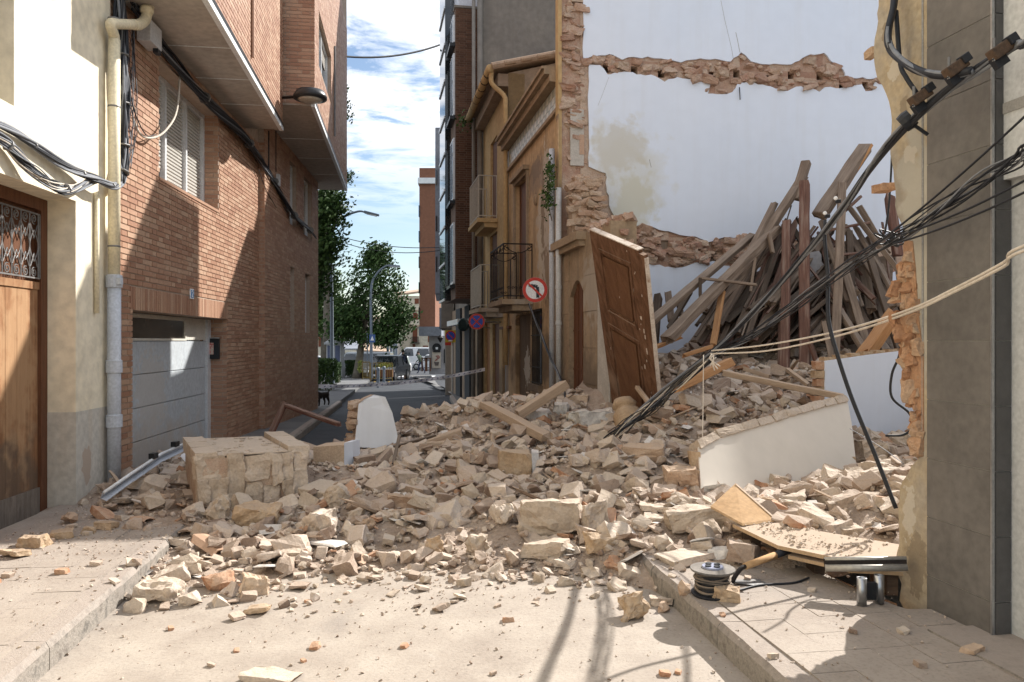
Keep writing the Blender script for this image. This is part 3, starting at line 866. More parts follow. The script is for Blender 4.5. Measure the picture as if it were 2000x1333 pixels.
# ------------------------------------------------ cables along the left fronts
def bundle(name, label, path_fn, n, spread, r, mats, cat='cable bundle', seed=0, clips=0, npts=26):
    root = thing(name, label, cat, path_fn(0.0))
    rr = random.Random(seed)
    for i in range(n):
        ph, am = rr.uniform(0, 6.28), spread * (0.35 + 0.65 * rr.random())
        fq = rr.uniform(5, 9) * max(1, npts / 20); ph2 = rr.uniform(0, 6.28)
        pts = []
        for k in range(npts + 1):
            t = k / npts
            p = path_fn(t)
            w = 0.45 + 0.55 * math.sin(math.pi * t)
            p = p + Vector((math.cos(ph + fq * t) * am * .6, math.sin(ph2 + fq * t * .8) * am * .6, math.sin(ph + fq * .9 * t) * am)) * w
            pts.append(p)
        MB().tube(pts, r * rr.uniform(.6, 1.25), 5).build('cable', mats[i % len(mats)], root, True)
    for j in range(clips):
        t = (j + .5) / clips
        p = path_fn(t); q = path_fn(min(1, t + .01))
        MB().lathe([(spread * .75, -.008), (spread * .8, 0), (spread * .75, .008)], p, (q - p), 8).build('tie', m_iron, root)
    return root
def spline_fn(pts):
    sp = smooth_path(pts, 8)
    def fn(t):
        x = t * (len(sp) - 1); i = min(int(x), len(sp) - 2)
        return sp[i].lerp(sp[i + 1], x - i)
    return fn
upper = spline_fn([lp(-120, 195, .06), lp(0, 243, .06), lp(60, 278, .06), lp(130, 325, .07), lp(190, 348, .13), lp(222, 362, .14), lp(240, 350, .08), lp(243, 320, .06)])
bundle('cable_bundle', 'thick black cable bundle sweeping down the cream wall to the drainpipe', upper, 14, .035, .012, [m_cable_grey, m_cable, m_cable_grey], seed=1, clips=5)
lower = spline_fn([lp(-120, 200, .05), lp(0, 270, .06), lp(50, 318, .09), lp(100, 358, .13), lp(140, 368, .13), lp(188, 350, .08)])
bundle('cable_bundle', 'loose tangle of thin grey cables sagging above the wooden door', lower, 22, .055, .006, [m_cable_grey, m_rope, m_cable_grey, m_cable], seed=2, clips=2)
vert = spline_fn([lp(234, 356, .08), lp(238, 300, .07), lp(237, 200, .07), lp(235, 80, .08), lp(238, -60, .09)])
bundle('cable_bundle', 'thick black vertical cable bundle beside the cream drainpipe', vert, 38, .10, .012, [m_cable, m_cable, m_cable_grey], seed=3, clips=5)
loose = spline_fn([lp(250, 330, .1), lp(262, 250, .07), lp(255, 150, .06), lp(262, 60, .06)])
bundle('cable_bundle', 'loose thin wires straggling over the brick beside the vertical cables', loose, 9, .07, .0035, [m_cable, m_cable_grey], seed=8)
under = spline_fn([lp(262, 10, .1), lp(320, 92, .08), lp(400, 190, .08), lp(470, 258, .09), lp(515, 320, .11), lp(545, 370, .12), lp(575, 420, .17), lp(600, 442, .18), lp(616, 462, .18)])
bundle('cable_bundle', 'long black cable bundle running below the jutting brick floor', under, 30, .10, .011, [m_cable, m_cable, m_cable_grey], seed=4, clips=6, npts=44)
hang = smooth_path([lp(352, 140, .02), lp(345, 215, .12), lp(325, 252, .14), lp(300, 268, .1), lp(275, 262, .06), lp(258, 228, .05)], 6)
tag(MB().tube(hang, .012, 6).build('cable', m_rope, smooth=True), 'single pale cable looping in front of the shuttered window', 'cable')
for i, (pp, lab) in enumerate([([lp(253, 165, .06), lp(262, 215, .09), lp(285, 262, .09), lp(305, 262, .08)], 'thin black wire drooping across the brick left of the shuttered window'),
                               ([lp(505, 330, .1), lp(520, 370, .11), lp(540, 405, .1)], 'thin black wire hanging from the bundle beside the brick step')]):
    tag(MB().tube(smooth_path(pp, 6), .006, 5).build('wire', m_cable, smooth=True), lab, 'wire')
cb = thing('conduit', 'short white conduit with grey box on the sunlit brick below the upper floor', 'conduit', lp(527, 300, .1))
MB().tube([lp(525, 255, .11), lp(525, 330, .11)], .012, 6).build('tube', m_cable, cb)
MB().fbox(LF, S(527), S(527) + .12, 4.25, 4.45, .11, .16).build('box', m_alu, cb)
MB().tube([lp(539, 255, .11), lp(539, 335, .11)], .008, 6).build('tube', m_cable, cb)
# overhead wires across the street
for i, (a, b, dr, lab) in enumerate([((660, 108, 22), (885, 76, 26), .25, 'single thick overhead cable crossing the sky high above the street'),
                                    ((668, 462, 33), (900, 478, 30), .25, 'upper thin wire crossing the far street behind the lamp'),
                                    ((668, 472, 33), (900, 480, 30), .35, 'lower thin wire crossing the far street behind the lamp')]):
    tag(MB().tube(sag(P(*a), P(*b), dr, 16), .03 if i == 0 else .016, 5).build('overhead_wire', m_cable, smooth=True), lab, 'wire')

# ================================================================ broken-stone shapes
def hull(points):
    bm = bmesh.new()
    vs = [bm.verts.new(p) for p in points]
    res = bmesh.ops.convex_hull(bm, input=vs)
    bmesh.ops.delete(bm, geom=list({g for g in res['geom_interior'] + res['geom_unused'] if isinstance(g, bmesh.types.BMVert)}), context='VERTS')
    bmesh.ops.dissolve_limit(bm, angle_limit=0.12, verts=bm.verts, edges=bm.edges)
    bm.verts.ensure_lookup_table(); bm.verts.index_update()
    out = ([v.co.copy() for v in bm.verts], [tuple(v.index for v in f.verts) for f in bm.faces])
    bm.free()
    return out
def block_pts(r, sx, sy, sz, chip=0.3, jit=0.10):
    """corners of a squared block with some of them broken off"""
    pts = []
    for x in (-1, 1):
        for y in (-1, 1):
            for z in (-1, 1):
                p = Vector((x * sx, y * sy, z * sz)) * 0.5
                p += Vector((r.uniform(-1, 1) * sx, r.uniform(-1, 1) * sy, r.uniform(-1, 1) * sz)) * jit * .5
                if r.random() < chip:
                    c = [r.uniform(.15, .5) for _ in range(3)]
                    pts += [p - Vector((x * sx * c[0] * .5, 0, 0)), p - Vector((0, y * sy * c[1] * .5, 0)), p - Vector((0, 0, z * sz * c[2] * .5))]
                else:
                    b_ = .06 * min(sx, sy, sz)
                    pts += [p - Vector((x * b_, 0, 0)), p - Vector((0, y * b_, 0)), p - Vector((0, 0, z * b_))]
    return pts
def rock_pts(r, n=15, squash=(1, 1, 1)):
    out = []
    for _ in range(n):
        v = Vector((r.gauss(0, 1), r.gauss(0, 1), r.gauss(0, 1))).normalized() * r.uniform(.38, .55)
        out.append(Vector((v.x * squash[0], v.y * squash[1], v.z * squash[2])))
    return out
tr_ = random.Random(21)
T_BLOCK = [hull(block_pts(tr_, 1, tr_.uniform(.5, .95), tr_.uniform(.3, .7), .6, .26)) for _ in range(30)]
T_SLAB = [hull(block_pts(tr_, 1, tr_.uniform(.5, .9), tr_.uniform(.14, .26), .6, .3)) for _ in range(20)]
T_ROCK = [hull(rock_pts(tr_, 15, (1, tr_.uniform(.7, 1), tr_.uniform(.55, .9)))) for _ in range(30)]
T_BRICK = [hull(block_pts(tr_, 1, .5, .28, .2, .04)) for _ in range(8)]
def put(mb, tpl, loc, size, rot):
    M_ = rot.to_matrix() if hasattr(rot, 'to_matrix') else rot
    loc = Vector(loc)
    mb.add([M_ @ (v * size) + loc for v in tpl[0]], tpl[1])
def rough_mesh(name, tpl_pts, cuts=2, amp=0.02, fscale=6.0, seed=0, smooth_norm=False):
    """a hull with subdivided, noise-broken faces for stones seen close up"""
    vs, fs = hull(tpl_pts)
    bm = bmesh.new()
    bv = [bm.verts.new(v) for v in vs]
    for f in fs:
        try: bm.faces.new([bv[i] for i in f])
        except ValueError: pass
    bmesh.ops.triangulate(bm, faces=bm.faces)
    for _ in range(cuts):
        L_ = [e for e in bm.edges if e.calc_length() > .03]
        bmesh.ops.subdivide_edges(bm, edges=L_, cuts=1, use_grid_fill=True)
        bmesh.ops.triangulate(bm, faces=bm.faces)
    bmesh.ops.recalc_face_normals(bm, faces=bm.faces)
    bm.normal_update()
    so = Vector((seed * 3.7, seed * 1.3, seed * 7.1))
    for v in bm.verts:
        n = noise.fractal(v.co * fscale + so, 0.9, 2.1, 4) * amp + noise.cell(v.co * fscale * 1.7 + so) * amp * .35
        v.co += v.normal * (n - amp * .2)
    me = bpy.data.meshes.new(name)
    bm.to_mesh(me); bm.free()
    return me

m_stone = mat('stone_tan', [(0.30, 0.20, 0.135), (0.46, 0.33, 0.235), (0.40, 0.285, 0.20), (0.55, 0.43, 0.32)], scale=7, bump=0.6, bscale=45, island=0.65, dust=0.6, bdist=0.012)
m_masonry = mat('masonry_exposed', [(0.34, 0.205, 0.15), (0.44, 0.30, 0.225), (0.51, 0.40, 0.315), (0.38, 0.225, 0.165)], scale=8, bump=0.9, bscale=35, island=0.55, bdist=0.02)
m_masonry_orange = mat('masonry_orange', [(0.38, 0.20, 0.11), (0.48, 0.29, 0.175), (0.50, 0.37, 0.26)], scale=8, bump=0.9, bscale=35, island=0.5, bdist=0.02)
m_white = mat('plaster_white', [(0.675, 0.745, 0.87), (0.715, 0.775, 0.885)], scale=0.6, bump=0.08, bscale=14, streak=0.10, streakcol=(0.52, 0.51, 0.50), bdist=0.004, speck=.12)
m_ochre = mat('plaster_ochre', [(0.35, 0.235, 0.13), (0.49, 0.345, 0.205), (0.42, 0.285, 0.162)], scale=1.3, bump=0.4, bscale=22, streak=0.6, streakcol=(0.20, 0.14, 0.09))
m_ochre_light = mat('plaster_ochre_light', [(0.42, 0.285, 0.14), (0.50, 0.355, 0.19)], scale=1.3, bump=0.3, bscale=22, streak=0.18, streakcol=(0.34, 0.25, 0.16))
m_ochre_stone = mat('stone_ochre', [(0.28, 0.205, 0.135), (0.38, 0.285, 0.195)], scale=3, bump=0.5, bscale=30, streak=0.5, streakcol=(0.2, 0.16, 0.12))
m_beige = mat('render_beige', [(0.29, 0.225, 0.14), (0.43, 0.35, 0.24), (0.37, 0.32, 0.25), (0.48, 0.41, 0.31)], scale=3.5, bump=0.7, bscale=22, streak=0.3, streakcol=(0.33, 0.3, 0.26))
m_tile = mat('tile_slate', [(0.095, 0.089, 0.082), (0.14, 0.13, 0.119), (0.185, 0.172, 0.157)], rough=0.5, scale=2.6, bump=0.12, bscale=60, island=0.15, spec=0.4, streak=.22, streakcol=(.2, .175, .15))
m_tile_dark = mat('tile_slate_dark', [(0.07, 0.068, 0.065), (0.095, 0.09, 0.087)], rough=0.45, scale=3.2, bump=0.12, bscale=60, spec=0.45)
m_grout = mat('grout', [(0.27, 0.26, 0.245), (0.34, 0.325, 0.30)], scale=10)
m_greyrender = mat('render_grey', [(0.17, 0.155, 0.14), (0.24, 0.215, 0.185)], scale=0.8, bump=0.3, bscale=20, streak=0.5, streakcol=(0.16, 0.145, 0.13))
m_stained = mat('render_stained', [(0.22, 0.165, 0.12), (0.31, 0.24, 0.18), (0.26, 0.19, 0.135)], scale=2.0, bump=0.5, bscale=18, streak=0.4, streakcol=(0.17, 0.13, 0.1))
m_brown_brick = mat('brick_brown', [(0.10, 0.055, 0.038), (0.15, 0.082, 0.055), (0.125, 0.068, 0.045)], scale=9, bump=0.3, bscale=100, island=0.8)
m_mortar_brown = mat('mortar_brown', [(0.17, 0.125, 0.10), (0.2, 0.15, 0.12)], scale=9)
m_white_pvc = plain('pvc_white', (0.52, 0.525, 0.52), 0.5)

SR = lambda x: RF.at(x, 665)[0]
def rp(x, y, off=0.0):
    a, z = RF.at(x, y, off); return RF.pt(a, z, off)

def jag_px(px, amp, step, seed):
    r_ = random.Random(seed); out = []
    for (p, q) in zip(px, px[1:]):
        n = max(1, int(math.hypot(q[0] - p[0], q[1] - p[1]) / step))
        for i in range(n):
            t = i / n
            out.append((p[0] + (q[0] - p[0]) * t + (r_.uniform(-1, 1) * amp if i else 0), p[1] + (q[1] - p[1]) * t))
    return out + [px[-1]]
# ================================================================ RIGHT FOREGROUND: grey tiled building
gt = thing('tiled_building', 'building faced with large grey tiles at right edge of the street', 'building', RF.pt(3, 0))
aT0, aT1 = SR(1941), SR(1811)
wall(RF, -3, aT1, -.3, 7.2, [(-2.2, aT0, -.3, 4.2)], .35).build('wall_core', m_grout, gt)
MB().prism([(RF.pt(-3, 0, -.34).x, RF.pt(-3, 0, -.34).y, -.3), (RF.pt(aT1, 0, -.34).x, RF.pt(aT1, 0, -.34).y, -.3), (9.0, RF.pt(aT1, 0).y + 1.1, -.3), (9.5, -2.5, -.3)], (0, 0, 7.4)).build('building_mass', m_greyrender, gt)
z = 1.198 - 0.303 * 4
k = 0
while z < 7:
    t0, t1 = z + .0025, z + .303 - .0025
    w2 = aT1 - .004
    MB().fbox(RF, aT0 + .003, w2, max(t0, .10), t1, .001, .005).build('tile', m_tile, gt)
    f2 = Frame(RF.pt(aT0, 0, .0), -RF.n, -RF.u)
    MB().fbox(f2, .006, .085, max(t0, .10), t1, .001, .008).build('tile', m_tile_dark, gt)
    z += .303
MB().fbox(RF, aT0 - .006, aT0 + .002, .1, 7, .004, .016).build('corner_strip', m_steel, gt)
wd = MB().fbox(RF, -2.2, aT0 + .05, 0.02, 4.2, -.16, -.09).build('shop_door', m_white_pvc, gt)
zb_ = RF.at(1960, 352, -.06)[1]
MB().fbox(RF, -2.2, aT0 - .002, zb_, 4.2, -.09, -.045).build('shutter_box', m_white_pvc, wd)
MB().fbox(RF, -2.2, aT0 - .003, 2.55, 2.6, -.046, -.04).build('shutter_box_joint', m_grout, wd)
MB().fbox(RF, -2.2, aT0 + .12, 0.0, .14, -.10, .25).build('doorstep', m_kerb, gt)
# torn-off stub of the fallen front wall, still fixed to the tiled building
stub_px = [(1712, -120), (1715, 40), (1707, 92), (1713, 150), (1736, 197), (1742, 250), (1739, 300), (1746, 350), (1748, 400), (1763, 440), (1768, 480), (1772, 560), (1770, 620), (1776, 680),
           (1780, 740), (1790, 780), (1796, 850), (1801, 880), (1773, 925), (1757, 955), (1755, 1010), (1757, 1060), (1749, 1095), (1761, 1140), (1757, 1172), (1775, 1200), (1812, 1225), (1812, -120)]
st = thing('wall_stub', 'ragged stub of ochre wall left standing beside the grey tiles', 'wall', RF.pt(SR(1780), 0))
poly = []
rr = random.Random(4)
for (p, q) in zip(stub_px, stub_px[1:]):
    n = 1 if p[0] == 1812 or q[0] == 1812 else max(1, int(abs(q[1] - p[1]) / 14))
    for i in range(n):
        t = i / n
        poly.append((p[0] + (q[0] - p[0]) * t + (rr.uniform(-3, 3) if i else 0), p[1] + (q[1] - p[1]) * t))
poly.append(stub_px[-1])
pp = [rp(x, y, .004) for x, y in poly]
add_patch(m_beige, rp(1765, 420, .004) - st.location, (.12, .16, .28), (0.26, 0.235, 0.20), .8, 7, .5)
add_patch(m_beige, rp(1790, 500, .004) - st.location, (.05, .2, .9), (0.42, 0.39, 0.33), .9, 7, .3)
MB().prism(pp, -RF.n * .33).build('render', m_beige, st)
for k, (x, y, sx_, sz_) in enumerate(((1735, 60, .02, .05), (1752, 130, .03, .04), (1765, 215, .015, .05), (1778, 300, .02, .03), (1790, 1100, .03, .12), (1775, 1000, .02, .1))):
    add_patch(m_beige, rp(x, y, .004) - st.location, (.05, sx_ * 2.5, sz_ * 1.5), (.52, .47, .39) if k % 2 else (.25, .2, .14), .8, 22, .15)
core_px = jag_px([(1770, 468), (1765, 520), (1768, 600), (1760, 640), (1772, 700), (1780, 745), (1790, 790), (1797, 850), (1803, 884)], 4, 12, 3)
MB().prism([rp(x, y, .0) for x, y in core_px] + [rp(1806, 880, .0), rp(1806, 700, .0), rp(1795, 600, .0), rp(1790, 520, .0), rp(1785, 470, .0)], RF.n * .010).build('stone_core', m_masonry_orange, st)
# exposed orange rubble stone along the break
rr = random.Random(8)
for i in range(84):
    y = rr.uniform(470, 885)
    xl = np.interp(y, [470, 560, 620, 700, 780, 885], [1766, 1760, 1756, 1768, 1782, 1800])
    x = rr.uniform(xl, min(1806, xl + 38))
    s_ = rr.uniform(.05, .11)
    me = rough_mesh('stone', block_pts(rr, s_, s_ * .7, s_ * rr.uniform(.6, 1), .6, .35), 2, .009, 16, i)
    o = link('stone', me, m_masonry_orange, st)
    o.location = rp(x, y, -.026 + rr.uniform(0, .012)) - st.location
    o.rotation_euler = (rr.uniform(-.4, .4), rr.uniform(-.4, .4), rr.uniform(-.5, .5))
for (x, y, w) in ((1728, 366, .10), (1703, 103, .05), (1790, 1190, .05)):
    me = rough_mesh('brick', block_pts(rr, w, .11, .045, .4, .1), 1, .004, 20, int(x))
    o = link('brick', me, m_masonry_orange, st); o.location = rp(x, y, -.05) - st.location
MB().tube(smooth_path([rp(1802, y, .006) for y in (-80, 200, 480, 860)], 4), .006, 5).build('mortar_bead', m_grout, st)

# ================================================================ WHITE PARTY WALL
ww = thing('party_wall', 'tall white plastered party wall with torn floor line, exposed by the collapse', 'wall', WW.pt(3, 0))
wz = lambda x, y: WW.at(x, y)
H_W = 7.3
c7 = lambda pts: [(1100 + x / 2.777, y / 2.777) for x, y in pts]
c8 = lambda pts: [(1180 + x / 2.777, 280 + y / 2.777) for x, y in pts]
band1_top = c7([(110, 312), (180, 300), (250, 290), (320, 320), (380, 305), (480, 310), (570, 320), (640, 335), (700, 320), (770, 318), (850, 320), (910, 330), (965, 280), (1020, 330), (1100, 345), (1240, 345), (1320, 300), (1415, 283), (1470, 340), (1520, 375), (1530, 420), (1690, 422), (1760, 428)])
band1_bot = c7([(130, 345), (200, 350), (240, 400), (330, 385), (420, 400), (500, 410), (550, 440), (620, 415), (720, 425), (800, 415), (785, 505), (860, 508), (920, 495), (950, 440), (1000, 440), (1080, 455), (1190, 490), (1290, 465), (1390, 495), (1420, 470), (1530, 470), (1620, 455), (1640, 492), (1680, 488), (1690, 440), (1760, 445)])
band2_top = c7([(230, 935), (250, 1090), (290, 1250), (370, 1215), (480, 1225), (600, 1260), (720, 1280), (790, 1310), (850, 1290), (950, 1285), (1100, 1290), (1400, 1300), (1800, 1310)])
band2_bot = c8([(215, 640), (300, 655), (380, 672), (450, 662), (520, 640), (620, 640), (700, 680), (800, 650), (900, 690), (1100, 680), (1400, 690), (1700, 690)])
# beam sockets are real pockets in the wall
sockets = []
for x, y in [(1185, 132), (1240, 135), (1293, 142), (1392, 145), (1440, 142), (1547, 145), (1603, 147), (1647, 163), (1692, 165), (1498, 152)]:
    a, z = wz(x, y); sockets.append((a - .055, a + .055, z - .06, z + .06))
for x, y in [(1237, 470), (1394, 500), (1300, 478)]:
    a, z = wz(x, y); sockets.append((a - .06, a + .06, z - .08, z + .08))
wall(WW, -.02, 10.5, -.4, H_W, sockets, .34, -.03).build('wall_core', m_masonry, ww)
MB().fbox(WW, -.02, 10.5, -.4, H_W, -.40, -.372).build('wall_back', m_greyrender, ww)
def jag(px, amp=3.0, step=11, seed=0):
    r_ = random.Random(seed); out = []
    for (p, q) in zip(px, px[1:]):
        n = max(1, int(math.hypot(q[0] - p[0], q[1] - p[1]) / step))
        for i in range(n):
            t = i / n
            out.append((p[0] + (q[0] - p[0]) * t + (r_.uniform(-1, 1) * amp if i else 0), p[1] + (q[1] - p[1]) * t + (r_.uniform(-1, 1) * amp if i else 0)))
    out.append(px[-1])
    return out
def sheet(px, extra, name, m, th=.03, off=0.0):
    pts = [WW.at(x, y) for x, y in px] + extra
    return MB().prism([WW.pt(a, z, off) for a, z in pts], -WW.n * th).build(name, m, ww)
aR = 10.5
a_l1 = wz(1140, 100)[0]
zr1 = WW.at(1733, 154)[1]
m_wup = m_white
add_patch(m_white, WW.pt(*wz(1220, 345)) - ww.location, (.75, .75, 0.95), (0.60, 0.59, 0.52), .55, 3.5, .5)
add_patch(m_white, WW.pt(*wz(1235, 395)) - ww.location, (.42, .42, 0.62), (0.53, 0.50, 0.36), .55, 6, .4)
add_patch(m_white, WW.pt(*wz(1205, 290)) - ww.location, (.5, .5, 0.45), (0.56, 0.54, 0.48), .7, 6, .4)
sheet([(1139, -90)] + jag(c7([(108, 0), (112, 150), (106, 260)]), 1, 30) + jag(band1_top, 2.2, 8, 1), [(aR, zr1), (aR, H_W - .01), (a_l1, H_W - .01)], 'plaster', m_white)
zr2 = WW.at(1733, 157)[1]; zr3 = WW.at(1748, 470)[1]
left2 = c7([(140, 350), (135, 520), (140, 700), (140, 900), (225, 935)])
sheet(jag(left2[::-1], 1.5, 15, 2) + jag(band1_bot, 2.2, 8, 3), [(aR, zr2), (aR, zr3)] , 'plaster', m_white) if False else None
ring = jag(band1_bot, 2.2, 8, 3)
ring2 = jag(band2_top[::-1], 2.5, 9, 4)
pts = [WW.at(x, y) for x, y in ring] + [(aR, zr2), (aR, zr3)] + [WW.at(x, y) for x, y in ring2] + [WW.at(x, y) for x, y in jag(left2[::-1], 1.5, 15, 2)]
MB().prism([WW.pt(a, z, 0) for a, z in pts], -WW.n * .03).build('plaster', m_white, ww)
ring = jag(band2_bot, 3, 9, 5)
zr4 = WW.at(1790, 528)[1]
pts = [WW.at(x, y) for x, y in ring] + [(aR, zr4), (aR, -.3), (0.25, -.3)]
MB().prism([WW.pt(a, z, 0) for a, z in pts], -WW.n * .03).build('plaster', m_white, ww)
# stones in the torn bands
def band_fill(top, bot, n, smin, smax, seed, m=m_masonry, off0=-.03, lim=None):
    r_ = random.Random(seed)
    tx = [p[0] for p in top]; ty = [p[1] for p in top]
    order = np.argsort([p[0] for p in bot]); bx = np.array([p[0] for p in bot])[order]; by = np.array([p[1] for p in bot])[order]
    i = 0; c = 0
    while c < n and i < n * 20:
        i += 1
        x = r_.uniform(min(tx[0], tx[-1]), lim or max(tx[0], tx[-1]))
        y0, y1 = np.interp(x, tx, ty), np.interp(x, bx, by)
        if y1 - y0 < 4: continue
        y = r_.uniform(y0 + 3, y1 - 3)
        a, z = wz(x, y)
        if any(s[0] - .02 < a < s[1] + .02 and s[2] - .02 < z < s[3] + .02 for s in sockets): continue
        s_ = r_.uniform(smin, smax)
        me = rough_mesh('stone', block_pts(r_, s_ * 1.5, s_, s_ * r_.uniform(.45, .9), .6, .4) if r_.random() < .5 else [Vector((v.x * s_ * 1.5, v.y * s_, v.z * s_)) for v in rock_pts(r_, 14)], 2, s_ * .10, 12, i)
        o = link('stone', me, m, ww)
        o.location = WW.pt(a, z, off0 + r_.uniform(-.015, .02)) - ww.location
        o.rotation_euler = (r_.uniform(-.3, .3), r_.uniform(-.35, .35), .18 + r_.uniform(-.4, .4))
        c += 1
band_fill(band1_top, band1_bot, 150, .05, .15, 31)
band_fill(band2_top[2:], band2_bot, 140, .06, .18, 32, lim=1480)
# hairline cracks in the plaster, cut as thin dark strips of exposed core
for pts_, w in (([(1408, 0), (1416, 40), (1428, 90), (1432, 112)], .004), ([(1437, 62), (1441, 80), (1445, 101)], .007), ([(1189, 150), (1178, 180), (1168, 205)], .003), ([(1268, 310), (1272, 326)], .007)):
    cm = MB()
    q = [WW.pt(*wz(x, y), .001) for x, y in pts_]
    for p0, p1 in zip(q, q[1:]): cm.bar(p0, p1, w, .002, up=WW.n)
    cm.build('crack', m_grout, ww)
MB().tube([WW.pt(*wz(1443, 170), .02), WW.pt(*wz(1443, 195), .04)], .008, 5).build('hook', m_black_iron, ww)

# ================================================================ RIGHT MIDDLE: ochre houses
h1 = thing('ochre_house', 'weathered ochre house with black iron balcony and tiled cornice', 'house', RF.pt(14, 0))
a1s, a1e = RF.at(1096, 665)[0], SR(993)
balc_d = (RF.at(1031, 500)[0] , RF.at(1008, 500)[0], 2.30, 4.55)
dr1 = (SR(1036), SR(1007), -.6, 2.0)
gw1 = (SR(1059), SR(1040), .75, 2.05)
wall(RF, a1s + .12, a1e, -.7, 5.45, [balc_d, dr1, gw1], .35).build('wall', m_ochre, h1)
add_patch(m_ochre, RF.pt(SR(1062), 3.4) - h1.location, (.5, .55, 1.2), (0.47, 0.42, 0.36), .8, 4, .3)
add_patch(m_ochre, RF.pt(SR(1070), 1.1) - h1.location, (.9, .9, .55), (0.10, 0.075, 0.05), .75, 3, .6)
add_patch(m_ochre, RF.pt(SR(1020), 1.0) - h1.location, (.9, 1.9, .5), (0.12, 0.085, 0.055), .7, 3, .6)
add_patch(m_ochre, RF.pt(SR(1050), 4.35) - h1.location, (.5, 1.5, .35), (0.25, 0.19, 0.15), .7, 5, .4)
for x_, z_, sx_, sz_, c_ in ((1066, 4.2, .18, .55, (.50, .45, .38)), (1056, 3.0, .14, .7, (.52, .46, .36)), (1070, 2.6, .2, .5, (.24, .17, .11)), (1046, 4.5, .3, .25, (.22, .17, .13)), (1060, 3.6, .1, .8, (.20, .14, .09)), (1030, 1.9, .8, .12, (.16, .12, .09)), (1000, 2.6, .4, .3, (.23, .165, .11))):
    add_patch(m_ochre, RF.pt(SR(x_), z_) - h1.location, (sx_ * .6, sx_ * 1.6, sz_), c_, .75, 7, .25, jag=1.5)
MB().prism([RF.pt(a1s, -.7, -.34), RF.pt(a1e, -.7, -.34), RF.pt(a1e, -.7, -8), RF.pt(a1s, -.7, -8)], (0, 0, 6.05)).build('rear_rooms', m_stained, h1)
cor = MB()
for z0, z1, o in ((5.00, 5.06, .06), (5.45, 5.56, .16), (5.56, 5.64, .24), (5.64, 5.68, .28)):
    cor.fbox(RF, a1s + .1, a1e, z0, z1, -.1, o)
cor.build('cornice', m_ochre_stone, h1)
fz = MB(); fz2 = MB()
a = a1s + .14; k = 0
while a < a1e - .1:
    for j in range(3):
        (fz if (k + j) % 2 else fz2).fbox(RF, a, a + .125, 5.075 + j * .125, 5.075 + j * .125 + .118, .002, .014)
    a += .132; k += 1
struct(fz.build('glazed_tiles', mat('tile_glazed', [(.45, .44, .36), (.6, .58, .5)], rough=.3, scale=6), h1), 'stuff')
struct(fz2.build('glazed_tiles', mat('tile_glazed_dark', [(.28, .30, .26), (.4, .4, .34)], rough=.3, scale=6), h1), 'stuff')
# unseen block added on the house, shaped to throw shade on the brick opposite
MB().prism([(1.15, 13.45, 5), (4.6, 14.05, 5), (4.6, 15.5, 5), (1.15, 14.95, 5)], (0, 0, 3.7)).build('shade_block', m_stained, h1)
def panel_door(fr, h_, off, m, parent, name='door', th=.05):
    o = MB().fbox(fr, h_[0], h_[1], h_[2], h_[3], off - th, off).build(name, m, parent)
    return o
panel_door(RF, balc_d, -.07, m_wood_dark, h1, 'balcony_door')
lt = MB().fbox(RF, balc_d[0] - .12, balc_d[1] + .12, 4.62, 4.70, .0, .12); lt.fbox(RF, balc_d[0] - .08, balc_d[1] + .08, 4.55, 4.62, 0, .05)
for a in (balc_d[0] - .12, balc_d[1]): lt.fbox(RF, a, a + .12, 2.3, 4.55, 0, .04)
lt.build('door_surround', m_ochre_stone, h1)
panel_door(RF, dr1, -.08, mat('door_old', [(.12, .085, .06), (.2, .14, .09)], scale=3, stretch=(6, 6, 1)), h1, 'street_door')
add_patch(MATS['door_old'], RF.pt(SR(1022), 1.0, -.08) - h1.location, (.3, .3, .35), (.5, .45, .38), .9, 9, .15)
gl = MB(); a = gw1[0]
while a < gw1[1]: gl.tube([RF.pt(a, gw1[2], .02), RF.pt(a, gw1[3], .02)], .008, 5); a += .09
for z in (.78, 1.05, 1.6, 2.02): gl.fbox(RF, gw1[0], gw1[1], z - .008, z + .008, .01, .03)
gl.build('window_grille', m_black_iron, h1)
MB().fbox(RF, gw1[0], gw1[1], gw1[2], gw1[3], -.10, -.07).build('window', m_glass, h1)
MB().fbox(RF, gw1[0] - .05, gw1[1] + .05, gw1[2] - .12, gw1[2] - .0, 0, .08).build('sill', m_ochre_stone, h1)
md = MB().lathe([(.10, 0), (.10, .03), (.05, .05)], RF.pt(SR(1048), 3.95, 0), -RF.n * -1, 16); md.build('medallion', m_ochre_stone, h1)

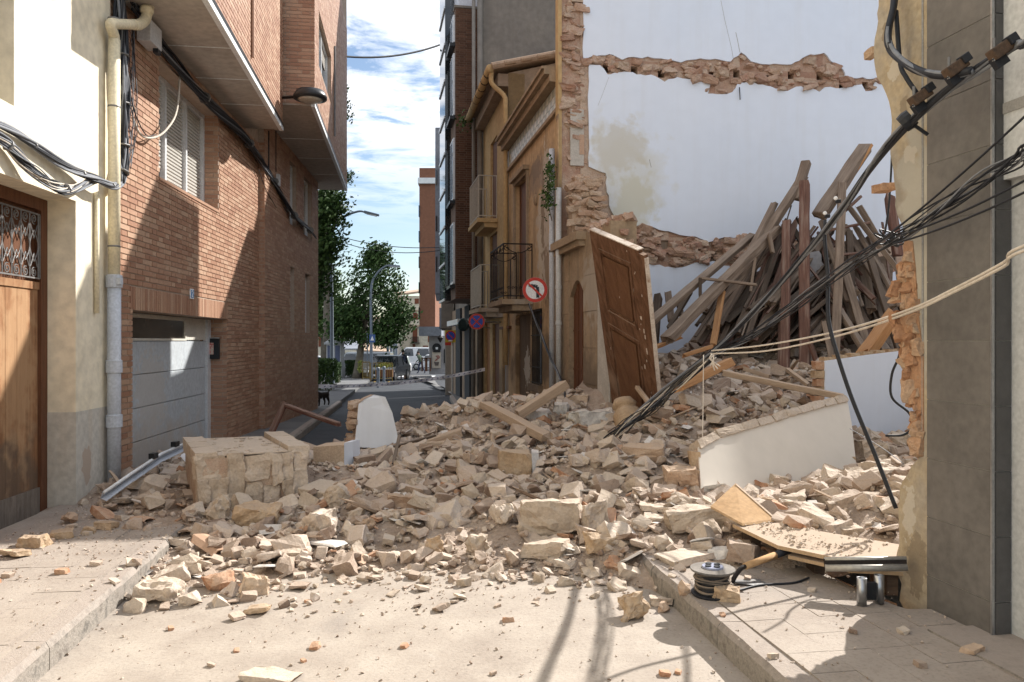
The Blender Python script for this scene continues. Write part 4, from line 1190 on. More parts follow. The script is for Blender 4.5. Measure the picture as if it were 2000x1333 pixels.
def balcony(parent, fr, a0, a1, zs_, zt_, proj, m, slab_m, ornate=True, solid=False, name='balcony'):
    sb = MB().fbox(fr, a0 - .05, a1 + .05, zs_ - .09, zs_, 0, proj + .04)
    sb.prism([fr.pt(a0, zs_ - .09, 0), fr.pt(a1, zs_ - .09, 0), fr.pt(a1, zs_ - .2, 0), fr.pt(a0, zs_ - .2, 0)], fr.n * proj * .7)
    root = sb.build(name, slab_m, parent)
    ral = MB()
    for z in (zs_ + .06, zt_):
        for (p, q) in (((a0, 0), (a0, proj)), ((a0, proj), (a1, proj)), ((a1, proj), (a1, 0))):
            ral.bar(fr.pt(p[0], z, p[1]), fr.pt(q[0], z, q[1]), .022, .022)
    for a, o in ((a0, 0.01), (a0, proj), (a1, proj), (a1, .01)):
        ral.bar(fr.pt(a, zs_, o), fr.pt(a, zt_, o), .02)
    ral.build('rail', m, root)
    n = max(2, int((a1 - a0) / .11))
    spots = [(a0 + (a1 - a0) * i / n, proj) for i in range(1, n)] + [(a, proj * i / 4) for a in (a0, a1) for i in range(1, 4)]
    for a, o in spots:
        MB().tube([fr.pt(a, zs_ + .06, o), fr.pt(a, zt_ - (.13 if ornate else 0), o)], .007, 5).build('baluster', m, root)
    if ornate:
        sc = MB()
        for a, o in spots[::2] + [(a0, proj * .5), (a1, proj * .5)]:
            for sg in (1, -1):
                dirv = fr.u if o == proj else fr.n
                c0 = fr.pt(a, 0, o)
                sp = [c0 + dirv * (sg * (.035 + .03 * (1 - t) * math.cos(t * 8))) + Vector((0, 0, zs_ + .2 + .03 * (1 - t) * math.sin(t * 8))) for t in [j / 12 for j in range(13)]]
                sc.tube(sp, .006, 4)
        for sd in (0, 1):
            aa = a0 if sd == 0 else a1
            for c_, sg in ((.06, 1), (proj - .06, -1)):
                sp = [fr.pt(aa, zt_ - .08 + .06 * (1 - t) * math.sin(t * 9 + 1.5), c_ + sg * .06 * (1 - t) * math.cos(t * 9 + 1.5)) for t in [j / 14 for j in range(15)]]
                sc.tube(sp, .007, 4)
            sp = [fr.pt(aa, zt_ - .03 - .13 * math.sin(math.pi * t), proj * t) for t in [j / 10 for j in range(11)]]
            sc.tube(sp, .008, 4)
        nb = 4
        for i in range(nb):
            for e in (0, 1):
                cc = a0 + (a1 - a0) * (i + .25 + e * .5) / nb
                sp = [fr.pt(cc + (.06 * (1 - t) * math.cos(t * 9 + 1.5)) * (1 - 2 * e), zt_ - .08 + .06 * (1 - t) * math.sin(t * 9 + 1.5), proj) for t in [j / 14 for j in range(15)]]
                sc.tube(sp, .007, 4)
        sc.build('scrollwork', m, root)
    if solid:
        MB().fbox(fr, a0, a1, zs_ + .1, zt_ - .02, proj - .02, proj - .012).build('screen', mat('screen_cream', [(.5, .47, .4), (.58, .54, .46)], scale=4), root)
    return root
balcony(h1, RF, SR(1040), SR(1004) - .3, 2.24, 3.22, .52, m_black_iron, m_ochre_stone)

# second ochre house
h2 = thing('ochre_house', 'taller ochre house with gutter and pale balconies behind the first', 'house', RF.pt(18, 0))
a2s, a2e = a1e + .02, SR(944)
d_up = (SR(971), SR(958), 4.30, 6.2); d_lo = (SR(971), SR(957), 2.25, 4.0)
sh_w = (SR(998), SR(981), .15, 1.75); d_st = (SR(975), SR(962), -.7, 1.9); d_s2 = (SR(957), SR(947), -.7, 2.0)
wall(RF, a2s, a2e, -.8, 7.1, [d_up, d_lo, sh_w, d_st, d_s2], .35).build('wall', m_ochre_light, h2)
add_patch(m_ochre_light, RF.pt(SR(985), .6) - h2.location, (1.2, 3, .45), (0.17, 0.13, 0.10), .7, 3, .6)
# stained gable seen above the first house's cornice, roof slope above it
MB().prism([RF.pt(a2s, -.8, 0), RF.pt(a2s, 7.1, 0), RF.pt(a2s, 8.3, -4.5), RF.pt(a2s, -.8, -4.5)], RF.u * .25).build('gable', m_stained, h2)
MB().prism([RF.pt(a2s + .26, -.8, -.3), RF.pt(a2s + .26, 7.05, -.3), RF.pt(a2s + .26, 8.2, -4.5), RF.pt(a2s + .26, -.8, -4.5)], RF.u * (a2e - a2s - .3)).build('rear_rooms', m_stained, h2)
m_roof = mat('roof_tile', [(.36, .25, .17), (.46, .34, .25), (.40, .30, .22)], scale=5, bump=.5, bscale=30, streak=.3)
rf = MB().prism([RF.pt(a2s - .12, 7.12, .34), RF.pt(a2e, 7.12, .34), RF.pt(a2e, 8.36, -4.5), RF.pt(a2s - .12, 8.36, -4.5)], (0, 0, .07)).build('roof', m_roof, h2)
a = a2s - .08
while a < a2e:
    MB().tube([RF.pt(a, 7.19, .36), RF.pt(a, 8.43, -4.5)], .075, 8).build('tile_row', m_roof, rf)
    a += .24
for o_ in (.1, -.25, -.6, -.95):
    zz = 7.12 + (.34 - o_) * .2556
    MB().tube([RF.pt(a2s - .14, zz + .07, o_), RF.pt(a2s - .14, zz + .125, o_ - .22)], .05, 7).build('verge_tile', m_roof, rf)
MB().fbox(RF, a2s, a2e, 6.82, 7.08, 0, .22).build('eave_moulding', m_stained, h2)
gtr = MB().tube([RF.pt(a2s - .1, 7.14, .40), RF.pt(a2e, 7.10, .40)], .085, 10)
go = gtr.build('gutter', m_ochre_light, h2, True)
for i in range(8):
    a = a2s + (a2e - a2s) * (i + .5) / 8
    MB().lathe([(.088, -.012), (.094, 0), (.088, .012)], RF.pt(a, 7.12, .4), RF.u, 10).build('bracket', m_black_iron, go)
dpp = smooth_path([RF.pt(a2s - .02, 7.1, .36), RF.pt(a2s, 6.85, .34), RF.pt(a2s - .05, 6.6, .1), RF.pt(a2s - .08, 6.3, .07), RF.pt(a2s - .08, 5.0, .07), RF.pt(a2s - .08, 1.0, .07)], 5)
MB().tube(dpp, .05, 9).build('drainpipe', m_ochre_light, h2, True)
for h_, m_, nm in ((d_up, m_wood_dark, 'balcony_door'), (d_lo, m_wood_dark, 'balcony_door'), (d_st, m_wood_dark, 'street_door'), (d_s2, m_wood_door, 'street_door')):
    panel_door(RF, h_, -.06, m_, h2, nm)
sw = panel_door(RF, sh_w, -.06, mat('shutter_grey', [(.30, .31, .31), (.38, .38, .37)], scale=3, stretch=(8, 8, 1)), h2, 'window_shutter')
MB().fbox(RF, sh_w[0] - .06, sh_w[1] + .06, sh_w[3], sh_w[3] + .06, 0, .06).fbox(RF, sh_w[0] - .06, sh_w[1] + .06, sh_w[2] - .1, sh_w[2], 0, .08).build('window_surround', m_wood_dark, h2)
m_pale_iron = plain('iron_pale', (.42, .38, .32), .6)
balcony(h2, RF, SR(975), SR(953), 2.24, 3.2, .42, m_pale_iron, m_ochre_stone, ornate=False, solid=True)
balcony(h2, RF, SR(971), SR(951), 4.28, 5.25, .42, m_pale_iron, m_ochre_light, ornate=False)
MB().fbox(RF, a2s, a2e, 2.02, 2.12, 0, .05).build('string_course', m_ochre_stone, h2)

# surviving ground-floor corner of the collapsed house
cp = thing('house_remnant', 'surviving stone corner of the collapsed house with narrow arched window', 'wall', RF.pt(10.6, 0))
ac0, ac1 = SR(1192), a1s + .115
wn = (SR(1141), SR(1113), .58, 2.35)
wall(RF, ac0, ac1, -.3, 2.95, [wn], .33, -.002).build('wall', m_ochre_stone, cp)
arch = MB()
na = 8
for i in range(na):
    t0, t1 = i / na, (i + 1) / na
    f_ = lambda t: (wn[0] + (wn[1] - wn[0]) * t, 2.35 - .22 * (1 - math.sin(math.pi * t)))
    (p0, q0), (p1, q1) = f_(t0), f_(t1)
    arch.prism([RF.pt(p0, 2.352, -.002), RF.pt(p1, 2.352, -.002), RF.pt(p1, q1, -.002), RF.pt(p0, q0, -.002)], -RF.n * .1)
arch.build('arch', m_ochre_stone, cp)
MB().fbox(RF, wn[0], wn[1], wn[2], wn[3], -.09, -.06).build('window', m_wood_dark, cp)
wb = MB()
for i in range(1, 3): wb.fbox(RF, wn[0] + (wn[1] - wn[0]) * i / 3 - .012, wn[0] + (wn[1] - wn[0]) * i / 3 + .012, wn[2], 2.3, -.058, -.04)
for z in (1.1, 1.65): wb.fbox(RF, wn[0], wn[1], z - .012, z + .012, -.058, -.05)
wb.build('window_bars', m_wood_dark, cp)
MB().fbox(RF, ac0, ac1, -.3, .42, -.002, .05).build('plinth', m_ochre_stone, cp)
for i, z in enumerate((.45, .93, 1.41, 1.89, 2.37)):
    for (p, q) in ((ac0 + .5, wn[0] - .005), (wn[1] + .006, ac1)):
        MB().fbox(RF, p + .002, q - .002, z + .003, min(z + .477, 2.75), -.001, .012 + (i % 2) * .004).build('stone_block', m_ochre_stone, cp)
m_pale_patch = mat('plaster_grey', [(.40, .37, .33), (.52, .49, .45)], scale=5, bump=.4, bscale=25)
MB().fbox(RF, ac0 + .005, ac0 + .49, .43, 2.3, -.0, .012).build('plaster_patch', m_pale_patch, cp)
add_patch(m_ochre_stone, RF.pt(10.4, .8) - cp.location, (.9, 1.6, .7), (.13, .10, .075), .7, 4, .6)
add_patch(m_ochre_stone, RF.pt(10.0, 2.2) - cp.location, (.5, .9, .5), (.40, .36, .31), .6, 6, .4)
for k in range(26):
    s_ = rr.uniform(.07, .15)
    me = rough_mesh('broken_stone', block_pts(rr, s_ * 1.4, s_, s_ * .7, .6, .35), 2, s_ * .1, 12, k)
    o = link('broken_stone', me, m_masonry, cp); o.location = RF.pt(rr.uniform(ac0 + .02, ac0 + .95), 2.93 + rr.uniform(-.02, .08), -rr.uniform(0, .33)) - cp.location
    o.rotation_euler = (rr.uniform(-.4, .4), rr.uniform(-.4, .4), rr.uniform(0, 3))
for k in range(14):
    s_ = rr.uniform(.08, .16)
    me = rough_mesh('broken_stone', block_pts(rr, s_, s_, s_ * .8, .6, .35), 2, s_ * .1, 12, k + 50)
    o = link('broken_stone', me, m_masonry, cp); o.location = RF.pt(ac0 + rr.uniform(-.03, .03), rr.uniform(.4, 2.9), -rr.uniform(0, .33)) - cp.location
ml = MB().fbox(RF, wn[0] - .05, ac1, 2.78, 2.86, -.05, .09).fbox(RF, wn[0] - .08, ac1, 2.86, 2.97, -.05, .14)
ml.build('string_course', m_ochre_stone, cp)
# torn edge of the fallen front wall going up the party wall, ochre skin outside
te = thing('torn_wall_edge', 'torn rubble edge of the fallen front wall climbing beside the white wall', 'wall', RF.pt(a1s, 3))
wall(RF, a1s - .02, a1s + .115, 2.96, 7.3, (), .36).build('core', m_masonry, te)
MB().fbox(RF, a1s - .05, a1s + .118, 2.96, 7.3, .002, .06).build('ochre_skin', m_ochre_light, te)
MB().fbox(RF, a1s - .10, a1s + .02, 3.0, 4.9, .0602, .075).build('ochre_flake', m_ochre, te)
f_end = Frame(RF.pt(a1s - .02, 0, 0), -RF.n, -RF.u)
rr = random.Random(12)
def stone_face(fr, a0, a1, z0, z1, n, smin, smax, parent, m, seed, off=0.0, keep=None):
    r_ = random.Random(seed)
    c = i = 0
    while c < n and i < n * 8:
        i += 1
        a, z = r_.uniform(a0, a1), r_.uniform(z0, z1)
        if keep and not keep(a, z): continue
        s_ = r_.uniform(smin, smax)
        me = rough_mesh('stone', block_pts(r_, s_ * 1.6, s_, s_ * r_.uniform(.4, .8), .6, .35) if r_.random() < .5 else [Vector((v.x * s_ * 1.6, v.y * s_, v.z * s_ * .9)) for v in rock_pts(r_, 14)], 2, s_ * .10, 12, i + seed)
        o = link('stone', me, m, parent)
        o.location = fr.pt(a, z, off + r_.uniform(-.02, .03)) - parent.location
        o.rotation_euler = (r_.uniform(-.25, .25), r_.uniform(-.3, .3), .15 + r_.uniform(-.3, .3))
        c += 1
m_masonry_warm = mat('masonry_warm', [(0.38, 0.25, 0.175), (0.46, 0.325, 0.235), (0.51, 0.40, 0.31), (0.42, 0.28, 0.2)], scale=8, bump=0.9, bscale=35, island=0.5, bdist=0.02)
stone_face(f_end, .05, .33, 4.7, 7.2, 85, .07, .15, te, m_masonry, 41, -.02)
stone_face(f_end, .10, .34, 2.96, 4.9, 26, .05, .1, te, m_masonry, 42, -.03)
# plastered strip of the old room corner, with a brick showing through
MB().fbox(f_end, .13, .34, 4.15, 5.0, -.01, .035).build('plaster_strip', m_pale_patch, te)
MB().fbox(f_end, .27, .345, 4.32, 4.62, .036, .04).build('bare_brick', m_brick, te)
# larger broken stump below: first floor masonry standing out from the wall
f_st = Frame((RF.pt(a1s - .45, 0, -.02).x, RF.pt(a1s - .45, 0, 0).y), (1, .1), (.1, -1))
MB().prism([f_st.pt(.03, 2.9, -.02), f_st.pt(.03, 3.85, -.02), f_st.pt(.40, 3.85, -.02), f_st.pt(.46, 2.9, -.02)], -f_st.n * .45).build('stump_core', m_masonry_warm, te)
stone_face(f_st, .03, .44, 2.86, 3.9, 80, .07, .15, te, m_masonry_warm, 43, -.01)

# white and grey drainpipes at the house joint with ivy
pw = thing('drainpipe', 'white drainpipe in front of the ochre house beside the torn wall edge', 'drainpipe', rp(1091, 700, .08))
MB().tube([rp(1091, 790, .08), rp(1091, 366, .08)], .043, 12).build('pipe', m_white_pvc, pw, True)
for y in (470, 560, 630): MB().lathe([(.045, -.03), (.052, -.025), (.052, .025), (.045, .03)], rp(1091, y, .08), seg=12).build('collar', m_white_pvc, pw)
pg = thing('drainpipe', 'blue grey drainpipe overgrown with ivy on the ochre house', 'drainpipe', rp(1078, 700, .07))
MB().tube([rp(1078, 780, .07), rp(1078, 290, .07)], .045, 12).build('pipe', m_pipe_grey, pg, True)
for y in (490, 400): MB().lathe([(.047, -.02), (.054, 0), (.047, .02)], rp(1078, y, .07), seg=12).build('clip', m_iron, pg)
def leaf_cloud(pts, size, r_, mb=None):
    mb = mb or MB()
    for p in pts:
        n = Vector((r_.gauss(0, 1), r_.gauss(0, 1), r_.gauss(0, 1))).normalized()
        a = n.orthogonal().normalized(); b_ = n.cross(a)
        s_ = size * r_.uniform(.6, 1.3)
        mb.quad(p - a * s_, p + b_ * s_ * .55 + n * s_ * .15, p + a * s_, p - b_ * s_ * .55 + n * s_ * .15)
    return mb
m_leaf = mat('leaf_green', [(0.035, 0.07, 0.018), (0.07, 0.12, 0.03), (0.10, 0.16, 0.045)], rough=0.6, scale=1.2, bump=0, island=0.7)
m_leaf_dark = mat('leaf_dark', [(0.022, 0.05, 0.014), (0.045, 0.085, 0.022), (0.07, 0.12, 0.035)], rough=0.6, scale=1.2, bump=0, island=0.7)
m_bark = mat('bark', [(0.10, 0.085, 0.065), (0.2, 0.175, 0.14)], scale=5, bump=.8, bscale=20)
rr = random.Random(5)
iv = thing('ivy_plant', 'straggling green ivy clinging to the blue grey drainpipe', 'plant', rp(1076, 400, .1))
ip = []
for i in range(420):
    y = rr.uniform(320, 405) if rr.random() < .75 else rr.uniform(300, 430)
    x = 1074 + rr.gauss(0, 5) - (8 * rr.random() if y > 370 else 0)
    ip.append(rp(x, y, .12 + rr.uniform(0, .1)))
struct(leaf_cloud(ip, .028, rr).build('leaves', m_leaf_dark, iv), 'stuff')
MB().tube(smooth_path([rp(1078, 430, .12), rp(1070, 390, .14), rp(1077, 350, .14), rp(1074, 310, .12)], 5), .008, 5).build('stem', m_bark, iv)
ws = bundle('cable_bundle', 'black cables hanging from the balcony down to the rubble', spline_fn([rp(1033, 592, .1), rp(1052, 640, .12), rp(1072, 690, .14), rp(1095, 740, .3), rp(1108, 790, .5)]), 6, .035, .009, [m_cable, m_cable, m_cable_grey], seed=17)
gp = thing('weed_plant', 'small green weed growing from the far gutter', 'plant', RF.pt(a2e - .1, 7.1, .42))
struct(leaf_cloud([RF.pt(a2e - .1 + rr.gauss(0, .12), 7.0 + rr.gauss(0, .12), .5 + rr.gauss(0, .1)) for _ in range(60)], .05, rr).build('leaves', m_leaf_dark, gp), 'stuff')

# ================================================================ FAR RIGHT: taller buildings up the street
aD = a2e + .03
bd = thing('brown_brick_building', 'dark brown brick apartment block with projecting glazed bay', 'building', RF.pt(aD + 1, 0))
D0 = RF.pt(aD, 0, 0)
MB().prism([RF.pt(aD, -.9, 0), RF.pt(aD + 7, -.9, 0), RF.pt(aD + 7, -.9, -8), RF.pt(aD, -.9, -8)], (0, 0, 12.6)).build('wall', m_greyrender, bd)
fDn = Frame(RF.pt(aD + .45, 0, 0), RF.n, -RF.u)               # camera side of the bay
bz0, bz1 = 2.6, 10.15
bay_o = .66
bay_b = MB().prism([RF.pt(aD + .45, bz0, .0), RF.pt(aD + .45, bz0, bay_o), RF.pt(aD + 3.2, bz0, bay_o), RF.pt(aD + 3.2, bz0, 0)], (0, 0, bz1 - bz0)).build('bay', m_mortar_brown, bd)
struct(brick_mesh(fDn, brick_rects(0, bay_o, bz0, bz1, seed=15), .008).build('brickwork', m_brown_brick, bay_b), 'stuff')
fDo = Frame(RF.pt(0, 0, bay_o), RF.u, RF.n)
for k, (z0, z1) in enumerate(((3.0, 4.6), (5.2, 6.8), (7.4, 9.0), (9.3, 10.0))):
    wf = MB().fbox(fDo, aD + .55, aD + 1.35, z0, z1, .002, .05).build('window', m_alu, bay_b)
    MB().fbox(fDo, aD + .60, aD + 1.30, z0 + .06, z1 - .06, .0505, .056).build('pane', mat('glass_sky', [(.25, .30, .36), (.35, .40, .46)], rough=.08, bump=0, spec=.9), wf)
    MB().fbox(fDo, aD + .5, aD + 1.4, z0 - .12, z0 - .04, .002, .14).build('sill', m_blacktrim, wf)
MB().fbox(fDo, aD + 1.6, aD + 3.2, bz0, bz1 + 1.6, .002, .16).build('glazed_strip', m_glass, bay_b)
for i in range(9):
    MB().fbox(fDo, aD + 1.58, aD + 3.2, bz0 + i * 1.0, bz0 + i * 1.0 + .06, .161, .19).build('mullion', m_alu, bay_b)
MB().fbox(RF, aD + .6, aD + 3.2, bz1 + .01, bz1 + 2.4, -1.5, bay_o - .1).build('penthouse', plain('panel_white', (.62, .64, .70), .4), bd)
MB().fbox(fDn, -.0, bay_o + .03, bz1, bz1 + .06, -.3, .03).build('coping', m_greyrender, bay_b)
dpg = MB()
for o_, r_ in ((.10, .07), (.26, .045)):
    p_ = RF.pt(aD - .12, 0, o_); dpg.tube([(p_.x, p_.y, -.2), (p_.x, p_.y, 11)], r_, 8)
dpg.build('drainpipe', m_greyrender, bd, True)
m_sh2 = plain('shutter_slate', (.075, .08, .085), .95, 0, .05)
# ground floor: pillars, shutters, small awning
for k, (x0, x1, m_, nm) in enumerate(((944, 928, m_ochre_stone, 'pillar'), (927, 917, m_sh2, 'roller_shutter'), (916, 909, m_stained, 'pillar'), (908, 899, m_sh2, 'roller_shutter'), (898, 886, m_stained, 'pillar'))):
    MB().fbox(RF, SR(x0) + .02, SR(x1) - .02, -.8, 2.5, .002, .10 + .05 * (k % 2)).build(nm, m_, bd)
MB().prism([RF.pt(SR(930), 1.95, .16), RF.pt(SR(905), 1.95, .16), RF.pt(SR(905), 2.1, .16), RF.pt(SR(930), 2.1, .16)], RF.n * .35).build('awning', m_whitetrim, bd)

be = thing('grey_building', 'grey apartment block with projecting upper floors beyond the brown brick bay', 'building', (-1.8, 27, 0))
def farbox(x0, x1, y0, y1, Y, depth, name, m, parent, skew=-.09):
    a, b = P(x0, y1, Y), P(x1, y1, Y)
    zt = P(0, y0, Y).z
    return MB().prism([a, b, b + Vector((skew * depth, depth, 0)), a + Vector((skew * depth, depth, 0))], (0, 0, zt - a.z)).build(name, m, parent)
m_bluegrey = mat('render_bluegrey', [(.19, .205, .24), (.25, .265, .30)], scale=1, bscale=20)
farbox(862, 886, 235, 640, 26, 6, 'wall', m_greyrender, be)
farbox(850, 864, 248, 572, 31, 6, 'upper_floor', m_bluegrey, be)
farbox(858, 890, 600, 640, 29, 3, 'lower_bay', m_bluegrey, be)
farbox(866, 882, 196, 236, 27, .1, 'roof_frame', m_alu, be)
farbox(869, 880, 203, 234, 26.98, .02, 'roof_pane', m_whitetrim, be)
farbox(870, 900, 630, 790, 27, 5, 'ground_floor', m_greyrender, be)
for k, yy in enumerate((330, 420, 500)):
    farbox(851, 853, yy, yy + 30, 30.95, .05, 'window', m_glass, be)
bf = thing('red_brick_tower', 'tall red brown brick block at the far bend of the street', 'building', P(835, 690, 48))
m_far_brick = mat('brick_far', [(.20, .095, .06), (.26, .125, .08)], scale=6, bscale=60)
farbox(819, 850, 327, 640, 48, 8, 'wall', m_far_brick, bf, -.05)
farbox(816, 850, 346, 357, 47.8, 1.0, 'balcony', m_whitetrim, bf, -.05)
for yy in (400, 450, 500, 550, 600): farbox(817.5, 820, yy, yy + 22, 47.95, .3, 'window', m_glass, bf, 0)
farbox(818, 862, 637, 655, 46.5, 1.5, 'fascia', m_bluegrey, bf, 0)
m_cafe = mat('cafe_wall', [(.34, .33, .34), (.40, .39, .39)], scale=1, bscale=20)
cafe = thing('cafe_building', 'grey cafe with a coffee cup sign under the brick tower', 'shop', P(860, 728, 47))
farbox(838, 895, 655, 730, 47, 4, 'wall', m_cafe, cafe, 0)
cs = farbox(844, 861, 686, 718, 46.9, .05, 'sign_board', mat('sign_beige', [(.50, .44, .36), (.56, .50, .42)], scale=3), cafe, 0)
sw_ = MB()
sp = smooth_path([P(852, 694, 46.88), P(856, 698, 46.88), P(853, 701, 46.88), P(850, 704, 46.88)], 5)
sw_.tube(sp, .03, 5); sw_.tube([p + Vector((.08, 0, .05)) for p in sp], .02, 5)
sw_.build('steam_mark', plain('mark_red', (.28, .08, .07), .6), cafe)
MB().prism([P(848, 706, 46.88), P(858, 706, 46.88), P(856, 713, 46.88), P(850, 713, 46.88)], (0, .02, 0)).build('cup_mark', plain('mark_dark', (.12, .10, .09), .6), cafe)
lg = MB().lathe([(.27, 0), (.27, .06)], P(853, 678, 46.9), (0, -1, 0), 20); lg.build('round_logo', m_blacktrim, cafe)
MB().prism([P(850.5, 677, 46.8), P(855.5, 677, 46.8), P(855, 681.5, 46.8), P(851, 681.5, 46.8)], (0, .02, 0)).build('logo_cup', m_whitetrim, cafe)
farbox(846, 860, 683.5, 687, 46.85, .03, 'logo_ribbon', m_blacktrim, cafe, 0)
farbox(867, 882, 681, 708, 46.9, .05, 'dark_screen', m_blacktrim, cafe, 0)
ll = thing('wall_lantern', 'small black lantern on the cafe wall above the sign', 'lantern', P(860, 660, 46.7))
MB().lathe([(.03, -.25), (.16, 0), (.18, .04), (.03, .2)], P(860, 660, 46.5), seg=8).build('lantern_body', m_black_iron, ll)
MB().bar(P(860, 657, 46.5), P(863, 657, 47), .04).build('bracket', m_black_iron, ll)
ch = thing('cafe_stools', 'brown wooden stools stacked at the cafe corner', 'stool', P(833, 724, 46.3))
for k in range(2):
    for dx in (-.14, .14):
        for dy in (-.14, .14):
            q = P(829 + k * 7, 724, 46.3) + Vector((dx, dy, 0)); MB().bar(q, q + Vector((0, 0, .75)), .05).build('leg', m_wood_dark, ch)
    q = P(829 + k * 7, 724, 46.3); MB().box(q + Vector((0, 0, .78)), (.36, .36, .05)).build('seat', m_wood_dark, ch)

# ---------------------------------------------------------------- signs
def round_sign(name, label, c, r_, face_fn, nrm, post_to=None, cat='road sign'):
    t = thing(name, label, cat, c)
    n = Vector(nrm).normalized()
    MB().lathe([(r_, -.012), (r_, 0)], c, n, 40).build('back_plate', m_steel, t)
    face_fn(t, c, n, r_)
    if post_to is not None:
        MB().tube([c - n * .02, post_to], .02, 8).build('bracket', m_steel, t)
    return t
m_sred = plain('sign_red', (.50, .035, .02), .35); m_swhite = plain('sign_white', (.75, .76, .78), .35); m_sblue = plain('sign_blue', (.03, .07, .42), .35); m_sblack = plain('sign_black', (.02, .025, .035), .4)
def axes(n):
    x = n.cross(Vector((0, 0, 1))).normalized() * -1
    return x, Vector((0, 0, 1)) - n * n.z
def noleft(t, c, n, r_):
    MB().lathe([(r_ * .995, .0005), (r_ * .995, .003)], c, n, 40).build('red_ring', m_sred, t)
    MB().lathe([(r_ * .74, .0035), (r_ * .74, .005)], c, n, 36).build('white_disc', m_swhite, t)
    x, u = axes(n)
    q = lambda a, b, o=.0075: c + x * (a * r_) + u * (b * r_) + n * o
    ar = MB()
    pts = [(.22, -.62), (.22, .05), (.18, .22), (.05, .30), (-.22, .30)]
    for (a, b), (d, e) in zip(pts, pts[1:]):
        ar.bar(q(a, b), q(d, e), .25 * r_, .003, up=n)
    ar.prism([q(-.2, .12, .006), q(-.2, .5, .006), q(-.55, .30, .006)], n * .003)
    ar.prism([q(.12, -.5, .006), q(.32, -.5, .006), q(.32, -.66, .006), q(.22, -.6, .006), q(.12, -.66, .006)], n * .003)
    ar.build('arrow', m_sblack, t)
    MB().bar(q(-.53, .5, .0105), q(.53, -.5, .0105), .15 * r_, .002, up=n).build('slash', m_sred, t)
def nostop(t, c, n, r_):
    MB().lathe([(r_ * .995, .0005), (r_ * .995, .003)], c, n, 36).build('red_ring', m_sred, t)
    MB().lathe([(r_ * .76, .0035), (r_ * .76, .005)], c, n, 32).build('blue_disc', m_sblue, t)
    x, u = axes(n)
    q = lambda a, b, o=.0075: c + x * (a * r_) + u * (b * r_) + n * o
    MB().bar(q(-.55, .55), q(.55, -.55), .17 * r_, .003, up=n).bar(q(-.55, -.55, .0085), q(.55, .55, .0085), .17 * r_, .003, up=n).build('red_cross', m_sred, t)
cS = P(1045, 565, 12.0)
round_sign('no_left_turn_sign', 'round no left turn sign with red ring on the ochre house', cS, .195, noleft, (-.05, -1, 0), rp(1058, 566, 0))
cS2 = P(931, 627, 16.3)
round_sign('no_stopping_sign', 'round blue and red no stopping sign below the pale balcony', cS2, .172, nostop, (.05, -1, 0), RF.pt(SR(978), cS2.z, 0))
ms = thing('traffic_mirror', 'dark round traffic mirror beside the no stopping sign', 'mirror', P(905, 633, 17.2))
MB().lathe([(.12, -.03), (.15, 0), (.145, .02), (.10, .035), (.02, .04)], P(905, 633, 17.2), (-.5, -1, 0), 28).build('mirror_face', plain('mirror_green', (.02, .035, .035), .1), ms, True)
MB().tube([P(905, 633, 17.25), P(958, 640, 18.6)], .015, 6).build('bracket', m_steel, ms)
c3 = P(880, 656, 25)
t3 = thing('parking_sign', 'yellow square sign with a blue no stopping disc and tow symbol', 'road sign', P(884, 775, 25))
MB().box(c3, (.36, .02, .40)).build('yellow_plate', plain('sign_yellow', (.50, .38, .04), .4), t3)
MB().lathe([(.17, 0), (.17, .004)], c3 + Vector((0, -.011, .02)), (0, -1, 0), 28).build('red_ring', m_sred, t3)
MB().lathe([(.13, .0045), (.13, .006)], c3 + Vector((0, -.011, .02)), (0, -1, 0), 28).build('blue_disc', m_sblue, t3)
MB().bar(c3 + Vector((-.1, -.02, .12)), c3 + Vector((.1, -.02, -.08)), .03, .004, up=(0, 1, 0)).build('slash', m_sred, t3)
MB().box(c3 + Vector((0, -.02, -.14)), (.12, .01, .04)).build('tow_symbol', m_swhite, t3)
MB().box(c3 + Vector((-.08, -.005, -.24)), (.2, .015, .1)).build('lower_plate', m_sred, t3)
MB().tube([P(884, 650, 25.05), P(884, 778, 25.05)], .03, 8).build('post', m_steel, t3)

# ================================================================ FAR END: square, trees, cars, people
def tree(name, label, base, trunk_h, r0, lean, crown, n, leaf, m, seed, limbs=6, clump=18, group=None, trunk_m=None):
    """trunk and limbs of wood, crown of leaf clumps; crown = list of (centre, radii)"""
    t = thing(name, label, 'tree', base, group)
    r_ = random.Random(seed)
    base = Vector(base)
    fork = base + Vector((lean[0], lean[1], trunk_h))
    tk = MB().tube([base - Vector((0, 0, .1)), base.lerp(fork, .3), base.lerp(fork, .7), fork], [r0 * 1.35, r0, r0 * .85, r0 * .75], 10)
    for i in range(limbs):
        c, rad = crown[i % len(crown)]
        e = Vector(c) + Vector((r_.uniform(-.6, .6) * rad[0], r_.uniform(-.6, .6) * rad[1], r_.uniform(-.3, .6) * rad[2]))
        mid = fork.lerp(e, .5) + Vector((0, 0, .15 * rad[2]))
        tk.tube([fork, mid, e], [r0 * .5, r0 * .3, r0 * .08], 6)
    tk.build('trunk', trunk_m or m_bark, t, True)
    pts = []
    for c, rad in crown:
        nc = max(6, int(n / clump / len(crown)))
        for _ in range(nc):
            v = Vector((r_.gauss(0, 1), r_.gauss(0, 1), r_.gauss(0, 1))).normalized() * (r_.random() ** .4)
            cc = Vector(c) + Vector((v.x * rad[0], v.y * rad[1], v.z * rad[2]))
            for _ in range(clump):
                pts.append(cc + Vector((r_.gauss(0, 1), r_.gauss(0, 1), r_.gauss(0, .8))) * leaf * 2.2)
    struct(leaf_cloud(pts, leaf, r_).build('crown', m, t), 'stuff')
    return t
YT = 44
bT = Vector((P(697, 700, YT).x, YT, gz(YT) + .1))
cr_ = lambda x, y, Y, rx, ry: (P(x, y, Y), (rx * Y / F, rx * Y / F, ry * Y / F))
